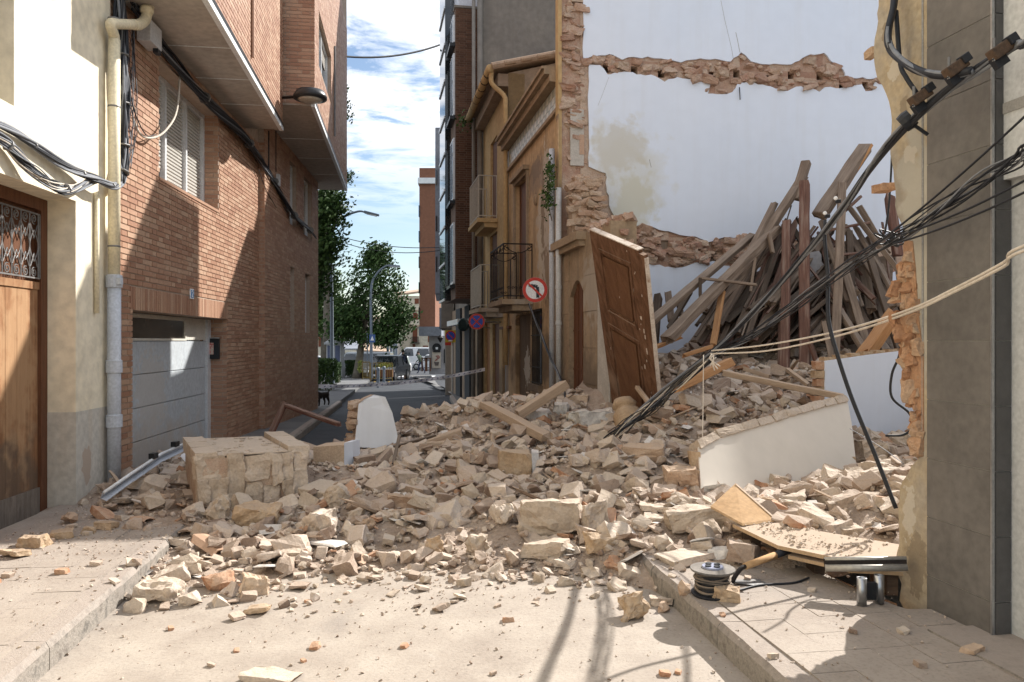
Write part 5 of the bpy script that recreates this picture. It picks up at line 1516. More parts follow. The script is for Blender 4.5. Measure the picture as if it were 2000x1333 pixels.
tree('plane_tree', 'dark round plane tree with slender trunk in the square', bT, 1.9, .24, (.25, 0), [cr_(735, 600, YT, 66, 52), cr_(735, 545, YT, 52, 48), cr_(690, 610, YT, 40, 45), cr_(778, 620, YT, 34, 40), cr_(735, 505, YT, 26, 28), cr_(670, 640, YT, 30, 26), cr_(740, 655, YT, 50, 20)], 12500, .11, m_leaf_dark, 1)
YL = 31
tree('broadleaf_tree', 'tall broadleaf tree half hidden behind the brick building', (P(608, 700, YL).x, YL, gz(YL) + .1), 3.2, .25, (0, 0), [cr_(610, 430, YL, 62, 62), cr_(640, 400, YL, 32, 34), cr_(630, 480, YL, 40, 42), cr_(600, 545, YL, 50, 60)], 9000, .095, m_leaf_dark, 2)
YL2 = 58
tree('broadleaf_tree', 'sunlit green tree far behind the lamp post', (P(632, 700, YL2).x, YL2, gz(YL2)), 3.0, .25, (0, 0), [cr_(632, 560, YL2, 34, 48), cr_(640, 620, YL2, 40, 40)], 5000, .14, m_leaf, 3)
m_leaf_pine = mat('leaf_pine', [(0.03, 0.055, 0.02), (0.07, 0.10, 0.035)], rough=.7, scale=1, bump=0, island=.6)
YP = 52
tree('pine_tree', 'tall pine showing beside the brick upper floor', (P(640, 690, YP).x, YP, gz(YP)), 12, .3, (0, 0), [cr_(655, 210, YP, 28, 28), cr_(645, 345, YP, 36, 14)], 2600, .13, m_leaf_pine, 4)
def hedge(label, x0, x1, ytop, Y, depth, seed):
    a, b = P(x0, ytop, Y), P(x1, ytop, Y)
    t = thing('hedge', label, 'hedge', (a + b) / 2 - Vector((0, 0, a.z - gz(Y) - .1)))
    r_ = random.Random(seed)
    pts = [Vector((r_.uniform(a.x, b.x), Y + r_.uniform(0, depth), gz(Y) + .1 + (a.z - gz(Y) - .1) * (r_.random() ** .6))) for _ in range(2600)]
    struct(leaf_cloud(pts, .05, r_).build('leaves', m_leaf_dark, t), 'stuff')
    for k in range(4):
        q = Vector((a.x + (b.x - a.x) * (k + .5) / 4, Y + depth / 2, gz(Y) + .1)); MB().tube([q, q + Vector((0, 0, .4))], .03, 5).build('stem', m_bark, t)
hedge('clipped dark hedge beside the end of the brick building', 600, 645, 700, 27.5, 1.2, 1)
hedge('clipped dark hedge right of the stone kiosk', 672, 690, 703, 45.5, 1.4, 2)
hedge('short clipped hedge between lamp post and stone kiosk', 648, 658, 708, 36, 1.0, 3)
# shrub with yellow-green leaves by the trunk
yt = thing('yellow_shrub', 'thin yellow green shrub right of the plane tree trunk', 'plant', P(703, 728, 43))
rr = random.Random(6)
struct(leaf_cloud([P(703 + rr.gauss(0, 2.2), rr.uniform(703, 727), 43) + Vector((0, rr.gauss(0, .15), 0)) for _ in range(260)], .045, rr).build('leaves', mat('leaf_yellow', [(.16, .2, .04), (.3, .3, .08)], bump=0, island=.6), yt), 'stuff')
MB().tube([P(703, 730, 43), P(703, 708, 43)], .02, 5).build('stem', m_bark, yt)

# stone kiosk
kY = 45
kc = P(655, 700, kY)
ki = thing('stone_kiosk', 'pale stone kiosk pillar with tiled cap and blue panels', 'kiosk', (kc.x, kY, gz(kY) + .1))
kz = gz(kY) + .1
m_kstone = mat('kiosk_stone', [(.40, .41, .42), (.48, .49, .50)], scale=2)
MB().box((kc.x, kY, kz + .35), (.95, .95, .7)).build('base', m_kstone, ki)
MB().box((kc.x, kY, kz + 1.35), (.85, .85, 1.3)).build('shaft', m_kstone, ki)
MB().box((kc.x, kY, kz + 2.05), (1.08, 1.08, .12)).build('moulding', m_kstone, ki)
MB().lathe([(.72, 0), (.30, .25), (.05, .32)], (kc.x, kY, kz + 2.11), seg=4).build('cap', m_kstone, ki)
for dx in (-.22, .22): MB().box((kc.x + dx, kY - .43, kz + 1.38), (.28, .02, 1.1)).build('panel', plain('panel_blue', (.10, .12, .2), .5), ki)

def street_lamp(label, x, Y, ytop, xe, ye):
    b = Vector((P(x, 700, Y).x, Y, gz(Y) + .1))
    t = thing('street_lamp', label, 'street lamp', b)
    top = P(x, ytop + 42, Y)
    e = P(xe, ye, Y)
    pa = smooth_path([Vector((b.x, Y, b.z)), Vector((b.x, Y, (b.z + top.z) / 2)), top, top.lerp(e, .35) + Vector((-.05, 0, .38)), top.lerp(e, .75) + Vector((0, 0, .28)), e], 6)
    n = len(pa)
    MB().tube(pa, [.085 - .05 * i / n for i in range(n)], 8).build('pole', m_lamp, t, True)
    MB().lathe([(.12, 0), (.12, .3), (.09, .35)], b, seg=10).build('base', m_lamp, t)
    d = (e - pa[-3]).normalized()
    MB().bar(e - d * .1, e + d * .55, .24, .11, taper=.75).build('lamp_head', m_lamp, t, bevel=.02)
    MB().bar(e + Vector((0, 0, -.06)), e + d * .45 + Vector((0, 0, -.06)), .18, .03).build('lens', m_alu, t)
m_lamp = plain('lamp_grey', (.16, .19, .23), .45)
street_lamp('tall grey street lamp leaning over the street beyond the brick building', 648, 33, 415, 716, 414)
street_lamp('smaller grey street lamp in front of the plane tree', 725, 42.5, 520, 762, 518)

# ---------------------------------------------------------------- cream houses closing the view
ce = thing('cream_house', 'cream house with brown shutters closing the end of the street', 'house', P(800, 706, 95))
m_far_cream = mat('far_cream', [(.60, .54, .42), (.68, .62, .50)], scale=.5, bscale=8)
m_far_pink = mat('far_pink', [(.62, .54, .46), (.68, .60, .52)], scale=.5, bscale=8)
farbox(776, 905, 577, 712, 96, 9, 'wall', m_far_cream, ce, 0)
farbox(770, 905, 604, 606, 95.7, .5, 'string_course', m_roof, ce, 0)
farbox(776, 905, 634, 637, 95.7, .5, 'cornice', m_roof, ce, 0)
MB().prism([P(770, 578, 95.6), P(905, 560, 95.6), P(905, 556, 104), P(770, 574, 104)], (0, 0, .25)).build('roof', m_roof, ce)
m_far_shut = mat('far_shutter', [(.17, .06, .035), (.22, .085, .05)], scale=3)
for (x0, x1, y0, y1) in ((810, 818, 582, 592), (807, 816, 610, 623), (806, 815, 640, 667), (806, 811, 671, 682), (826, 836, 674, 681), (836, 846, 640, 667), (793, 798, 680, 692)):
    f_ = farbox(x0, x1, y0, y1, 95.9, .08, 'window', m_far_shut, ce, 0)
bl = MB()
for i in range(9): bl.bar(P(804 + i * 1.7, 668, 95.2), P(804 + i * 1.7, 657, 95.2), .05)
bl.bar(P(804, 657, 95.2), P(818, 657, 95.2), .06); bl.box(P(811, 669, 95.5), (1.1, .8, .1)); bl.build('balcony_rail', m_black_iron, ce)
fl = thing('flag', 'faded flags hanging on the cream house front', 'flag', P(787, 622, 95))
for k, c_ in enumerate(((.55, .35, .2), (.35, .12, .2), (.15, .2, .4))):
    MB().prism([P(784 + k * 3, 607, 95), P(786.5 + k * 3, 607, 95), P(787 + k * 3, 622, 95), P(784.5 + k * 3, 621, 95)], (0, .05, 0)).build('cloth', plain('flag%d' % k, c_, .9), fl)
MB().tube([P(783, 606, 95.2), P(794, 606, 95.2)], .05, 5).build('pole', m_iron, fl)
cw = thing('pale_house', 'pale pinkish house with one red shutter behind the plane tree', 'house', P(740, 706, 90))
farbox(690, 776, 622, 712, 92, 8, 'wall', m_far_pink, cw, 0)
farbox(688, 778, 617, 622, 91.5, 8.6, 'roof', m_roof, cw, 0)
farbox(732, 744, 636, 650, 91.9, .08, 'shutter', plain('shutter_red', (.30, .06, .05), .6), cw, 0)
farbox(720, 727, 653, 666, 91.9, .08, 'shutter', plain('shutter_red', (.30, .06, .05), .6), cw, 0)
MB().prism([P(703, 690, 91.8), P(717, 690, 91.8), P(717, 665, 91.8), P(713, 660, 91.8), P(707, 660, 91.8), P(703, 665, 91.8)], (0, .15, 0)).build('archway', m_glass, cw)
bw = thing('pale_house', 'long pale house glimpsed behind the left trees', 'house', P(640, 706, 88))
farbox(590, 690, 640, 712, 88, 6, 'wall', m_far_cream, bw, 0)
farbox(588, 692, 634, 641, 87.5, 6.6, 'roof', m_roof, bw, 0)
for x0 in (602, 622, 642, 664): farbox(x0, x0 + 8, 655, 676, 87.9, .08, 'window', m_far_shut, bw, 0)
wl = thing('tiled_canopy', 'low tiled canopy behind the silver van', 'canopy', P(735, 690, 70))
MB().prism([P(700, 672, 70), P(757, 676, 70), P(762, 688, 66), P(700, 685, 66)], (0, 0, .12)).build('roof_slab', m_roof, wl)
for x in (705, 730, 757): MB().bar(P(x, 706, 68), P(x, 680, 68), .12).build('post', m_iron, wl)
ga = thing('metal_shed', 'blue grey sheet roofed shelter behind the stone kiosk', 'shelter', P(690, 706, 66))
MB().prism([P(668, 682, 64), P(700, 682, 64), P(700, 662, 70), P(672, 662, 70)], (0, 0, .1)).build('sheet', m_bluegrey, ga)
for x in (672, 698): MB().bar(P(x, 706, 65), P(x, 682, 65), .12).build('post', m_iron, ga)
# row of tall steel posts
for i, (x, yt_, Y) in enumerate(((757.5, 644, 62), (764, 648, 66), (769.5, 651, 70), (774, 655, 74))):
    q = P(x, yt_, Y)
    o = MB().box((q.x, Y, (q.z + gz(Y)) / 2), (.19, .12, q.z - gz(Y))).box((q.x, Y, gz(Y) + .05), (.35, .3, .1)).box((q.x, Y, q.z + .02), (.23, .16, .06)).build('steel_post', m_lamp)
    tag(o, '%s of the four tall grey posts before the cream house' % ('leftmost', 'second from left', 'third from left', 'rightmost')[i], 'post', 'row of tall posts in the square')
# small square sign on a post
sg = thing('pedestrian_sign', 'small blue square sign on a thin post by the plane tree', 'road sign', P(727, 735, 41))
MB().tube([P(727, 738, 41), P(727, 650, 41)], .03, 6).build('post', m_lamp, sg)
MB().box(P(727, 660, 40.9), (.30, .02, .42)).build('panel', plain('panel_blue2', (.06, .12, .3), .4), sg)
MB().prism([P(723.5, 664, 40.88), P(730.5, 664, 40.88), P(727, 655, 40.88)], (0, .01, 0)).build('mark', m_swhite, sg)
pst = MB().tube([P(717.5, 734, 43), P(717.5, 652, 43)], .035, 6).box(P(717.5, 651, 43), (.1, .1, .06))
tag(pst.build('thin_post', m_lamp), 'thin bare grey post left of the small blue sign', 'post')

# yellow barriers
def barrier(label, x0, x1, ytop, Y, m):
    b = P(x0, 700, Y); e = P(x1, 700, Y); z0 = gz(Y); z1 = P(0, ytop, Y).z
    t = thing('barrier', label, 'barrier', ((b.x + e.x) / 2, Y, z0))
    f_ = MB()
    for z in (z0 + .2, z1): f_.tube([(b.x, Y, z), (e.x, Y, z)], .022, 6)
    for x in (b.x, e.x): f_.tube([(x, Y, z0 + .05), (x, Y, z1)], .022, 6)
    f_.build('frame', m, t)
    n = 9
    for i in range(1, n): MB().tube([(b.x + (e.x - b.x) * i / n, Y, z0 + .2), (b.x + (e.x - b.x) * i / n, Y, z1)], .01, 5).build('upright', m, t)
    for x in (b.x + .2, e.x - .2): MB().bar((x, Y - .25, z0 + .025), (x, Y + .25, z0 + .025), .05).build('foot', m, t)
m_yel = plain('barrier_yellow', (.20, .13, .025), .6)
barrier('yellow crowd barrier in front of the parked dark car', 724, 766, 708, 41, m_yel)
barrier('yellow crowd barrier standing by the plane tree trunk', 708, 722, 706, 42, m_yel)
pt_box = thing('flower_planter', 'wooden planter with yellow flowers behind the barrier', 'planter', P(751, 735, 42.5))
MB().box(P(751, 728, 42.5), (.9, .45, .4)).build('trough', m_wood_dark, pt_box)
struct(leaf_cloud([P(750 + rr.gauss(0, 7), 713 + rr.gauss(0, 2.5), 42.5) + Vector((0, rr.gauss(0, .12), 0)) for _ in range(400)], .045, rr).build('flowers', MATS['leaf_yellow'], pt_box), 'stuff')
bollards = [(738.5, 758, 33.5), (750, 750, 37)]
for i, (x, yb, Y) in enumerate(bollards):
    q = Vector((P(x, yb, Y).x, Y, gz(Y)))
    tag(MB().lathe([(.06, 0), (.06, .75), (.075, .78), (.075, .86), (.04, .9)], q, seg=12).build('bollard', m_lamp), ('nearer' if i == 0 else 'farther') + ' slim grey bollard standing in the road behind the tape', 'bollard', 'bollards in the road')

# ---------------------------------------------------------------- cars
def car(label, loc, head, L, W, H, m_body, kind='hatch', cat='car'):
    t = thing('parked_car' if kind != 'van' else 'parked_van', label, cat, loc)
    loc = Vector(loc); hd = Vector((math.cos(head), math.sin(head), 0)); sd = Vector((-hd.y, hd.x, 0))
    q = lambda l, s_, z: loc + hd * (l * L) + sd * (s_ * W / 2) + Vector((0, 0, z))
    hb = .55 * H
    prof = [(-.5, .28 * H), (-.5, hb), (-.46, hb + .06 * H), (.24, hb + .04 * H), (.45, .47 * H), (.5, .40 * H), (.5, .2 * H), (.46, .16 * H), (-.47, .16 * H)]
    if kind == 'van': prof = [(-.5, .2 * H), (-.5, hb), (-.46, hb + .05 * H), (.30, hb + .02 * H), (.47, .45 * H), (.5, .36 * H), (.5, .2 * H), (.46, .16 * H), (-.47, .16 * H)]
    b = MB().prism([q(l, -1, z) for l, z in prof], sd * W)
    cab = [(-.46, hb), (-.40, H), (.08, H), (.27, hb)] if kind == 'hatch' else [(-.49, hb), (-.48, H), (.18, H), (.34, hb)]
    vs = [q(l, s_ * (.98 if z < H else .80), z) for s_ in (-1, 1) for l, z in cab]
    b.add(vs, [(0, 1, 2, 3), (7, 6, 5, 4), (0, 4, 5, 1), (1, 5, 6, 2), (2, 6, 7, 3), (3, 7, 4, 0)])
    b.build('body', m_body, t, bevel=.05)
    for s_ in (-1, 1):
        for l0, l1 in (((-.40, -.12), (-.09, .16)) if kind == 'hatch' else ((.02, .24), (-.3, -.02))):
            lo, hi = hb + .03 * H, H - .07 * H
            MB().prism([q(l0, s_ * .985, lo), q(l1, s_ * .985, lo), q(l1 - .05, s_ * .85, hi), q(l0 + .02, s_ * .85, hi)], sd * s_ * .012).build('side_window', m_glass, t)
    fr_ = (.275, .10) if kind == 'hatch' else (.345, .205)
    MB().prism([q(fr_[0], -.85, hb + .05 * H), q(fr_[0], .85, hb + .05 * H), q(fr_[1], .72, H - .05 * H), q(fr_[1], -.72, H - .05 * H)], hd * .02).build('windscreen', m_glass, t)
    MB().prism([q(-.462, -.8, hb + .06 * H), q(-.462, .8, hb + .06 * H), q(-.412, .7, H - .06 * H), q(-.412, -.7, H - .06 * H)], hd * -.03).build('rear_window', m_glass, t)
    for l in (-.31, .31):
        for s_ in (-1, 1):
            c_ = q(l, s_ * .93, .30)
            w_ = MB().lathe([(.30, -.09), (.31, 0), (.30, .09)], c_, sd, 18).build('wheel', m_blacktrim, t)
            MB().lathe([(.18, .091), (.05, .1)], c_, sd * s_, 12).build('rim', m_steel, w_)
    for s_ in (-.72, .72):
        MB().box(q(.495, s_, .40 * H), (.12, .28, .12), Matrix.Rotation(head, 3, 'Z')).build('headlight', m_whitetrim, t)
        MB().box(q(-.498, s_, .45 * H), (.06, .2, .2), Matrix.Rotation(head, 3, 'Z')).build('tail_light', m_sred, t)
    MB().box(q(.505, 0, .25 * H), (.03, .5, .11), Matrix.Rotation(head, 3, 'Z')).build('number_plate', m_swhite, t)
    MB().box(q(.502, 0, .33 * H), (.03, W * .55, .1), Matrix.Rotation(head, 3, 'Z')).build('grille', m_blacktrim, t)
    return t
m_car_dark = plain('paint_dark', (.035, .04, .045), .25); m_car_silver = plain('paint_silver', (.34, .36, .38), .3, .3); m_car_white = plain('paint_white', (.72, .73, .74), .25); m_car_blue = plain('paint_blue', (.05, .12, .30), .25)
onl = lambda x, Y, dz=0: Vector((P(x, 700, Y).x, Y, gz(Y) + dz))
car('dark hatchback parked facing the camera behind the yellow barrier', onl(757, 45.5), R(-98), 4.1, 1.72, 1.45, m_car_dark)
car('silver people carrier parked side-on behind the plane tree', onl(704, 52), R(180), 4.4, 1.8, 1.7, m_car_silver, 'van', 'van')
car('blue car parked behind the dark hatchback', onl(745, 53), R(-92), 4.1, 1.7, 1.42, m_car_blue)
car('pale car parked just left of the walking person', onl(770, 57), R(-95), 4.1, 1.7, 1.42, m_car_white)
car('white delivery van parked across the end of the street', onl(812, 76), R(180), 4.8, 1.9, 2.0, m_car_white, 'van', 'van')
car('white car parked in front of the delivery van at the cafe corner', onl(842, 70), R(180), 4.0, 1.7, 1.4, m_car_white)
car('white car glimpsed left between the trees', onl(620, 62), R(0), 4.1, 1.7, 1.42, m_car_white)

# ---------------------------------------------------------------- people and dog: one skinned surface each
def skinned(name, verts, edges, radii, mats, parent, rule, sub=2, root=0):
    me = bpy.data.meshes.new(name)
    me.from_pydata([tuple(v) for v in verts], edges, [])
    o = bpy.data.objects.new(name, me); COL.objects.link(o)
    md = o.modifiers.new('skin', 'SKIN')
    for i, r_ in enumerate(radii):
        rx = r_ if isinstance(r_, tuple) else (r_, r_)
        me.skin_vertices[0].data[i].radius = rx
    me.skin_vertices[0].data[root].use_root = True
    sb = o.modifiers.new('sub', 'SUBSURF'); sb.levels = sub; sb.render_levels = sub
    dgp = bpy.context.evaluated_depsgraph_get()
    nm = bpy.data.meshes.new_from_object(o.evaluated_get(dgp))
    bpy.data.objects.remove(o); bpy.data.meshes.remove(me)
    for m_ in mats: nm.materials.append(m_) if m_.name not in [x.name for x in nm.materials if x] else None
    for p in nm.polygons:
        p.material_index = rule(p.center); p.use_smooth = True
    return link(name, nm, None, parent)
m_skin = plain('skin', (.36, .22, .16), .6); m_cloth_dark = plain('cloth_dark', (.025, .027, .035), .9); m_cloth_green = plain('cloth_green', (.05, .07, .045), .9); m_hair = plain('hair_dark', (.02, .015, .012), .8); m_cloth_blue = plain('cloth_blue', (.04, .05, .09), .9)
def person(label, loc, head, top, legs, stride=.18, lean=0.0, arms=(.1, -.1), backpack=False, h=1.75):
    t = thing('person', label, 'person', loc)
    t.rotation_euler = (0, 0, head)
    k = h / 1.75
    V_ = lambda x, y, z: Vector((x, y, z)) * k
    ly = lambda z: lean * max(0, z - .9)
    verts = [V_(0, 0, .95), V_(0, ly(1.2), 1.2), V_(0, ly(1.42), 1.42), V_(0, ly(1.5), 1.51), V_(0, ly(1.6) + .01, 1.60), V_(0, ly(1.7) + .015, 1.70),
             V_(-.10, 0, .90), V_(-.11, stride * .5, .50), V_(-.11, stride * .8 - .06, .09), V_(-.11, stride * .8 + .09, .035),
             V_(.10, 0, .90), V_(.11, -stride * .35, .50), V_(.11, -stride - .06, .10), V_(.11, -stride + .07, .035),
             V_(-.19, ly(1.4), 1.40), V_(-.24, ly(1.15) - arms[1] * .3, 1.14), V_(-.23, ly(.95) + arms[1] + .05, .92), V_(-.22, ly(.85) + arms[1] + .08, .82),
             V_(.19, ly(1.4), 1.40), V_(.24, ly(1.15) - arms[0] * .3, 1.14), V_(.23, ly(.95) + arms[0] + .05, .92), V_(.22, ly(.85) + arms[0] + .08, .82)]
    edges = [(0, 1), (1, 2), (2, 3), (3, 4), (4, 5), (0, 6), (6, 7), (7, 8), (8, 9), (0, 10), (10, 11), (11, 12), (12, 13), (2, 14), (14, 15), (15, 16), (16, 17), (2, 18), (18, 19), (19, 20), (20, 21)]
    rad = [(.15, .11), (.15, .11), (.16, .10), .06, .085, .08, .09, .065, .045, .04, .09, .065, .045, .04, .07, .05, .04, .035, .07, .05, .04, .035]
    rad = [tuple(q * k for q in r_) if isinstance(r_, tuple) else r_ * k for r_ in rad]
    def rule(c):
        z = c.z / k
        if z > 1.53: return 2
        if z < .92 and abs(c.x) > .195 * k and z > .7: return 2
        return 0 if z > .93 else 1
    skinned('body', verts, edges, rad, [top, legs, m_skin], t, rule)
    hr = MB().lathe([(.03, -.03), (.095, .0), (.10, .06), (.07, .12), (.02, .14)], V_(0, ly(1.7) - .015, 1.67), seg=12).mesh('hair')
    link('hair', hr, m_hair, t, True)
    if backpack:
        bp = MB().box(V_(0, -.19, 1.2), (.30 * k, .16 * k, .42 * k)).mesh('backpack')
        link('backpack', bp, m_cloth_blue, t, False, .05)
    return t
person('person in dark clothes with backpack walking away up the street', onl(787, 46.5), R(5), m_cloth_dark, m_cloth_dark, backpack=True)
person('person in green jacket leaning forward by the white van', onl(822, 62), R(60), m_cloth_green, m_cloth_blue, .3, .35, (.35, .25))
dog = thing('dog', 'small black dog standing on the pavement at the brick corner', 'dog', (P(629, 700, 18.6).x, 18.6, gz(18.6) + .02))
dv = [(0, 0, .27), (.10, 0, .275), (.2, 0, .29), (.28, 0, .35), (.33, 0, .41), (.41, 0, .395), (-.1, 0, .275), (-.18, 0, .28), (-.26, 0, .33), (-.31, 0, .40),
      (.19, .055, .18), (.185, .055, .09), (.20, .055, .015), (.19, -.055, .18), (.185, -.055, .09), (.20, -.055, .015),
      (-.15, .06, .19), (-.20, .06, .10), (-.175, .06, .015), (-.15, -.06, .19), (-.20, -.06, .10), (-.175, -.06, .015), (.31, .045, .47), (.31, -.045, .47)]
de = [(0, 1), (1, 2), (2, 3), (3, 4), (4, 5), (0, 6), (6, 7), (7, 8), (8, 9), (2, 10), (10, 11), (11, 12), (2, 13), (13, 14), (14, 15), (7, 16), (16, 17), (17, 18), (7, 19), (19, 20), (20, 21), (4, 22), (4, 23)]
dr = [.075, .085, .085, .06, .055, .028, .07, .065, .02, .012, .035, .02, .02, .035, .02, .02, .04, .02, .02, .04, .02, .02, .015, .015]
skinned('body', dv, de, dr, [m_hair], dog, lambda c: 0)
dog.rotation_euler = (0, 0, R(248)); dog.location.z = gz(18.6) + .13

# police tape across the street
pa, pb = FB.pt(aB1 - .02, P(614, 755, 17.6).z, .02), RF.pt(SR(951), P(951, 720, 19).z, .05)
tp = MB()
pts = sag(pa, pb, .12, 30)
r_ = random.Random(2)
for i, (p, q) in enumerate(zip(pts, pts[1:])):
    w0, w1 = Vector((0, .02 * math.sin(i * 1.3), .042)), Vector((0, .02 * math.sin((i + 1) * 1.3), .042))
    tp.quad(p - w0, q - w1, q + w1, p + w0)
tape = thing('barrier_tape', 'white and blue barrier tape stretched across the street', 'tape', pa)
tp.build('strip', plain('tape_white', (.80, .80, .84), .5), tape)
tb = MB()
for i in range(1, 30):
    p, q = pts[i], pts[i].lerp(pts[i + 1], .3)
    tb.quad(p + Vector((0, -.035, -.02)), q + Vector((0, -.035, -.005)), q + Vector((0, -.035, .02)), p + Vector((0, -.035, .005)))
tb.build('print', plain('tape_blue', (.2, .22, .36), .6), tape)

# ================================================================ THE RUBBLE: a bed of debris, then stones
ctrl = []
def cpx(*rows):
    for x, y, Y in rows: p = P(x, y, Y); ctrl.append((p.x, p.y, p.z))
cpx((860, 805, 9.3), (960, 782, 9.2), (1050, 790, 9.1), (1150, 810, 8.8), (800, 850, 8.6), (720, 885, 8.0), (900, 885, 7.6), (1000, 885, 7.4), (1100, 885, 7.3), (1180, 885, 7.0),
    (650, 905, 7.4), (1250, 885, 6.9), (700, 965, 6.3), (850, 968, 6.3), (1000, 975, 6.1), (1150, 965, 6.2), (1280, 965, 6.1), (930, 840, 8.4), (1050, 850, 8.2), (1180, 840, 8.2),
    (1320, 800, 8.0), (1400, 800, 8.2), (1480, 770, 8.8), (1600, 730, 9.6), (1320, 710, 9.8), (1450, 720, 10.2), (1250, 800, 8.8), (1230, 760, 9.8), (1650, 700, 10.4), (1560, 800, 7.9),
    (1450, 985, 5.7), (1540, 965, 5.8), (1620, 940, 6.2), (1700, 915, 6.6), (1750, 930, 6.0), (1690, 990, 5.2), (1600, 1005, 5.2), (1520, 1020, 5.0), (1750, 1040, 4.7),
    (1350, 1010, 5.5), (1260, 1030, 5.4), (1345, 930, 6.3), (1400, 985, 6.05), (1470, 968, 6.3), (1540, 955, 6.6), (1610, 945, 6.9), (1665, 935, 7.1), (1430, 985, 5.9), (1560, 965, 6.2), (1690, 892, 7.5), (1750, 884, 7.7), (1710, 872, 8.05), (1640, 850, 8.0), (1790, 870, 8.2))
for X, Y, z in ((-2.3, 4.4, -.02), (-1.8, 4.5, -.02), (-1.2, 4.7, -.02), (-.6, 4.85, -.02), (0, 4.9, -.02), (.5, 4.8, -.02), (-1.5, 3.6, -.06), (0, 3.8, -.06), (.7, 4.2, -.08), (-2.2, 3.8, -.06), (-.6, 4.35, -.09), (0, 4.35, -.09), (.45, 4.35, -.09), (-1.2, 4.2, -.09), (-1.8, 4.0, -.09), (.9, 3.8, -.09), (.5, 3.9, -.09), (1.0, 4.15, -.06), (-.3, 4.0, -.09), (.8, 4.5, -.03),
                (-2.1, 5.0, .04), (-1.5, 5.15, .045), (-.9, 5.25, .04), (-.3, 5.3, .045), (.3, 5.3, .06), (.75, 5.2, .13), (-2.0, 5.6, .10), (-1.3, 5.75, .13), (-.6, 5.8, .12), (.2, 5.75, .15),
                (1.05, 4.7, .12), (1.3, 4.4, .06), (1.2, 3.8, -.06), (1.6, 4.0, -.06), (1.9, 4.2, -.3), (2.1, 4.1, -.35), (1.85, 4.0, -.2), (2.3, 4.4, -.2), (1.1, 5.0, .17), (1.5, 4.9, .2),
                (-2.6, 6.2, .16), (-3.2, 6.2, .13), (-3.4, 7.0, .2), (-2.9, 6.8, .2), (-2.5, 7.4, .24), (-3.2, 8.0, .22), (-3.6, 9.0, .18), (-2.4, 8.6, .18), (-2.2, 9.6, .06), (-3.2, 5.2, .06), (-2.9, 4.4, .04), (-3.6, 6.0, .06),
                (-3.0, 10.2, .0), (-2.6, 11, -.08), (-1.6, 10.6, .02), (-.8, 11, .12), (0, 11.2, .3), (.6, 11, .55), (-1.0, 12, -.15), (0, 12.4, -.1), (-2, 12.5, -.2), (.6, 12.2, .1), (-3.6, 12, -.1),
                (4, 11.6, 1.9), (5.5, 11.8, 1.8), (5.5, 9, 1.0), (6.5, 10, 1.4), (5, 7, .55), (6, 6, .4), (4, 5, .3), (3, 4.6, .1), (6, 4.6, .2), (3.0, 11.4, 1.45), (2.0, 11.2, 1.2), (1.4, 10.6, 1.1)):
    ctrl.append((X, Y, z))
CT = np.array(ctrl)
def hf_arr(X, Y):
    d2 = (X[:, None] - CT[None, :, 0]) ** 2 + (Y[:, None] - CT[None, :, 1]) ** 2 + .003
    w = 1 / d2 ** 1.9
    return (w * CT[None, :, 2]).sum(1) / w.sum(1)
def hf(x, y):
    return float(hf_arr(np.array([x]), np.array([y]))[0])
def lump(x, y):
    return .05 * noise.noise((x * 2.1, y * 2.1, 5)) + .03 * noise.noise((x * 5.3, y * 5.3, 9)) + .012 * noise.noise((x * 14, y * 14, 2))
gx = np.arange(-3.9, 6.6, .055); gy = np.arange(3.6, 12.6, .055)
GX, GY = np.meshgrid(gx, gy)
GZ = hf_arr(GX.ravel(), GY.ravel()).reshape(GX.shape)
base_z = np.zeros_like(GZ)
for j in range(GZ.shape[0]):
    for i in range(GZ.shape[1]):
        x, y = GX[j, i], GY[j, i]
        t = max(0, min(1, (GZ[j, i] - gz(y)) / .18))
        GZ[j, i] += lump(x, y) * t
def hz_at(x, y):
    i = (x - gx[0]) / .055; j = (y - gy[0]) / .055
    i = min(max(i, 0), len(gx) - 1.001); j = min(max(j, 0), len(gy) - 1.001)
    i0, j0 = int(i), int(j); u, v = i - i0, j - j0
    return float(GZ[j0, i0] * (1 - u) * (1 - v) + GZ[j0, i0 + 1] * u * (1 - v) + GZ[j0 + 1, i0] * (1 - u) * v + GZ[j0 + 1, i0 + 1] * u * v)
def floor_at(x, y):
    h = hz_at(x, y) if gx[0] < x < gx[-1] and gy[0] < y < gy[-1] else -9
    b_ = gz(y)
    if y < 24 and x < lk(y): b_ += .13
    if y < 24 and x > rk(y) and not (x > 2.89 - .185 * y - .05 and y > 4): b_ += .13
    return max(h, b_)
def hit(x, y, y0=2.6, y1=12.5):
    Y = y0
    while Y < y1:
        p = P(x, y, Y)
        if p.z <= floor_at(p.x, p.y): return p
        Y += .02
    return P(x, y, y1)
m_bed = mat('debris_earth', [(0.29, 0.222, 0.17), (0.37, 0.29, 0.23), (0.43, 0.35, 0.285)], scale=5, bump=1.0, bscale=28, bdist=.03, detail=9)
mb = MB()
ny, nx_ = GZ.shape
mb.v = [(float(GX[j, i]), float(GY[j, i]), float(GZ[j, i])) for j in range(ny) for i in range(nx_)]
for j in range(ny - 1):
    for i in range(nx_ - 1):
        x, y = GX[j, i], GY[j, i]
        if GZ[j, i] < gz(y) - .012 and GZ[j + 1, i + 1] < gz(y) - .012: continue
        if y > 11.55 + .185 * (x - 1.06) and x > .5: continue
        if x < -3.16 - .082 * y - .3: continue
        if 3.8 < y < 4.6 and x > 1.62 and GZ[j, i] < .08: continue
        mb.f.append((j * nx_ + i, j * nx_ + i + 1, (j + 1) * nx_ + i + 1, (j + 1) * nx_ + i))
me = bpy.data.meshes.new('debris_bed'); me.from_pydata(mb.v, [], mb.f); me.shade_smooth()
struct(link('debris_bed', me, m_bed), 'stuff', 'dusty earth and fine debris under the rubble heap')

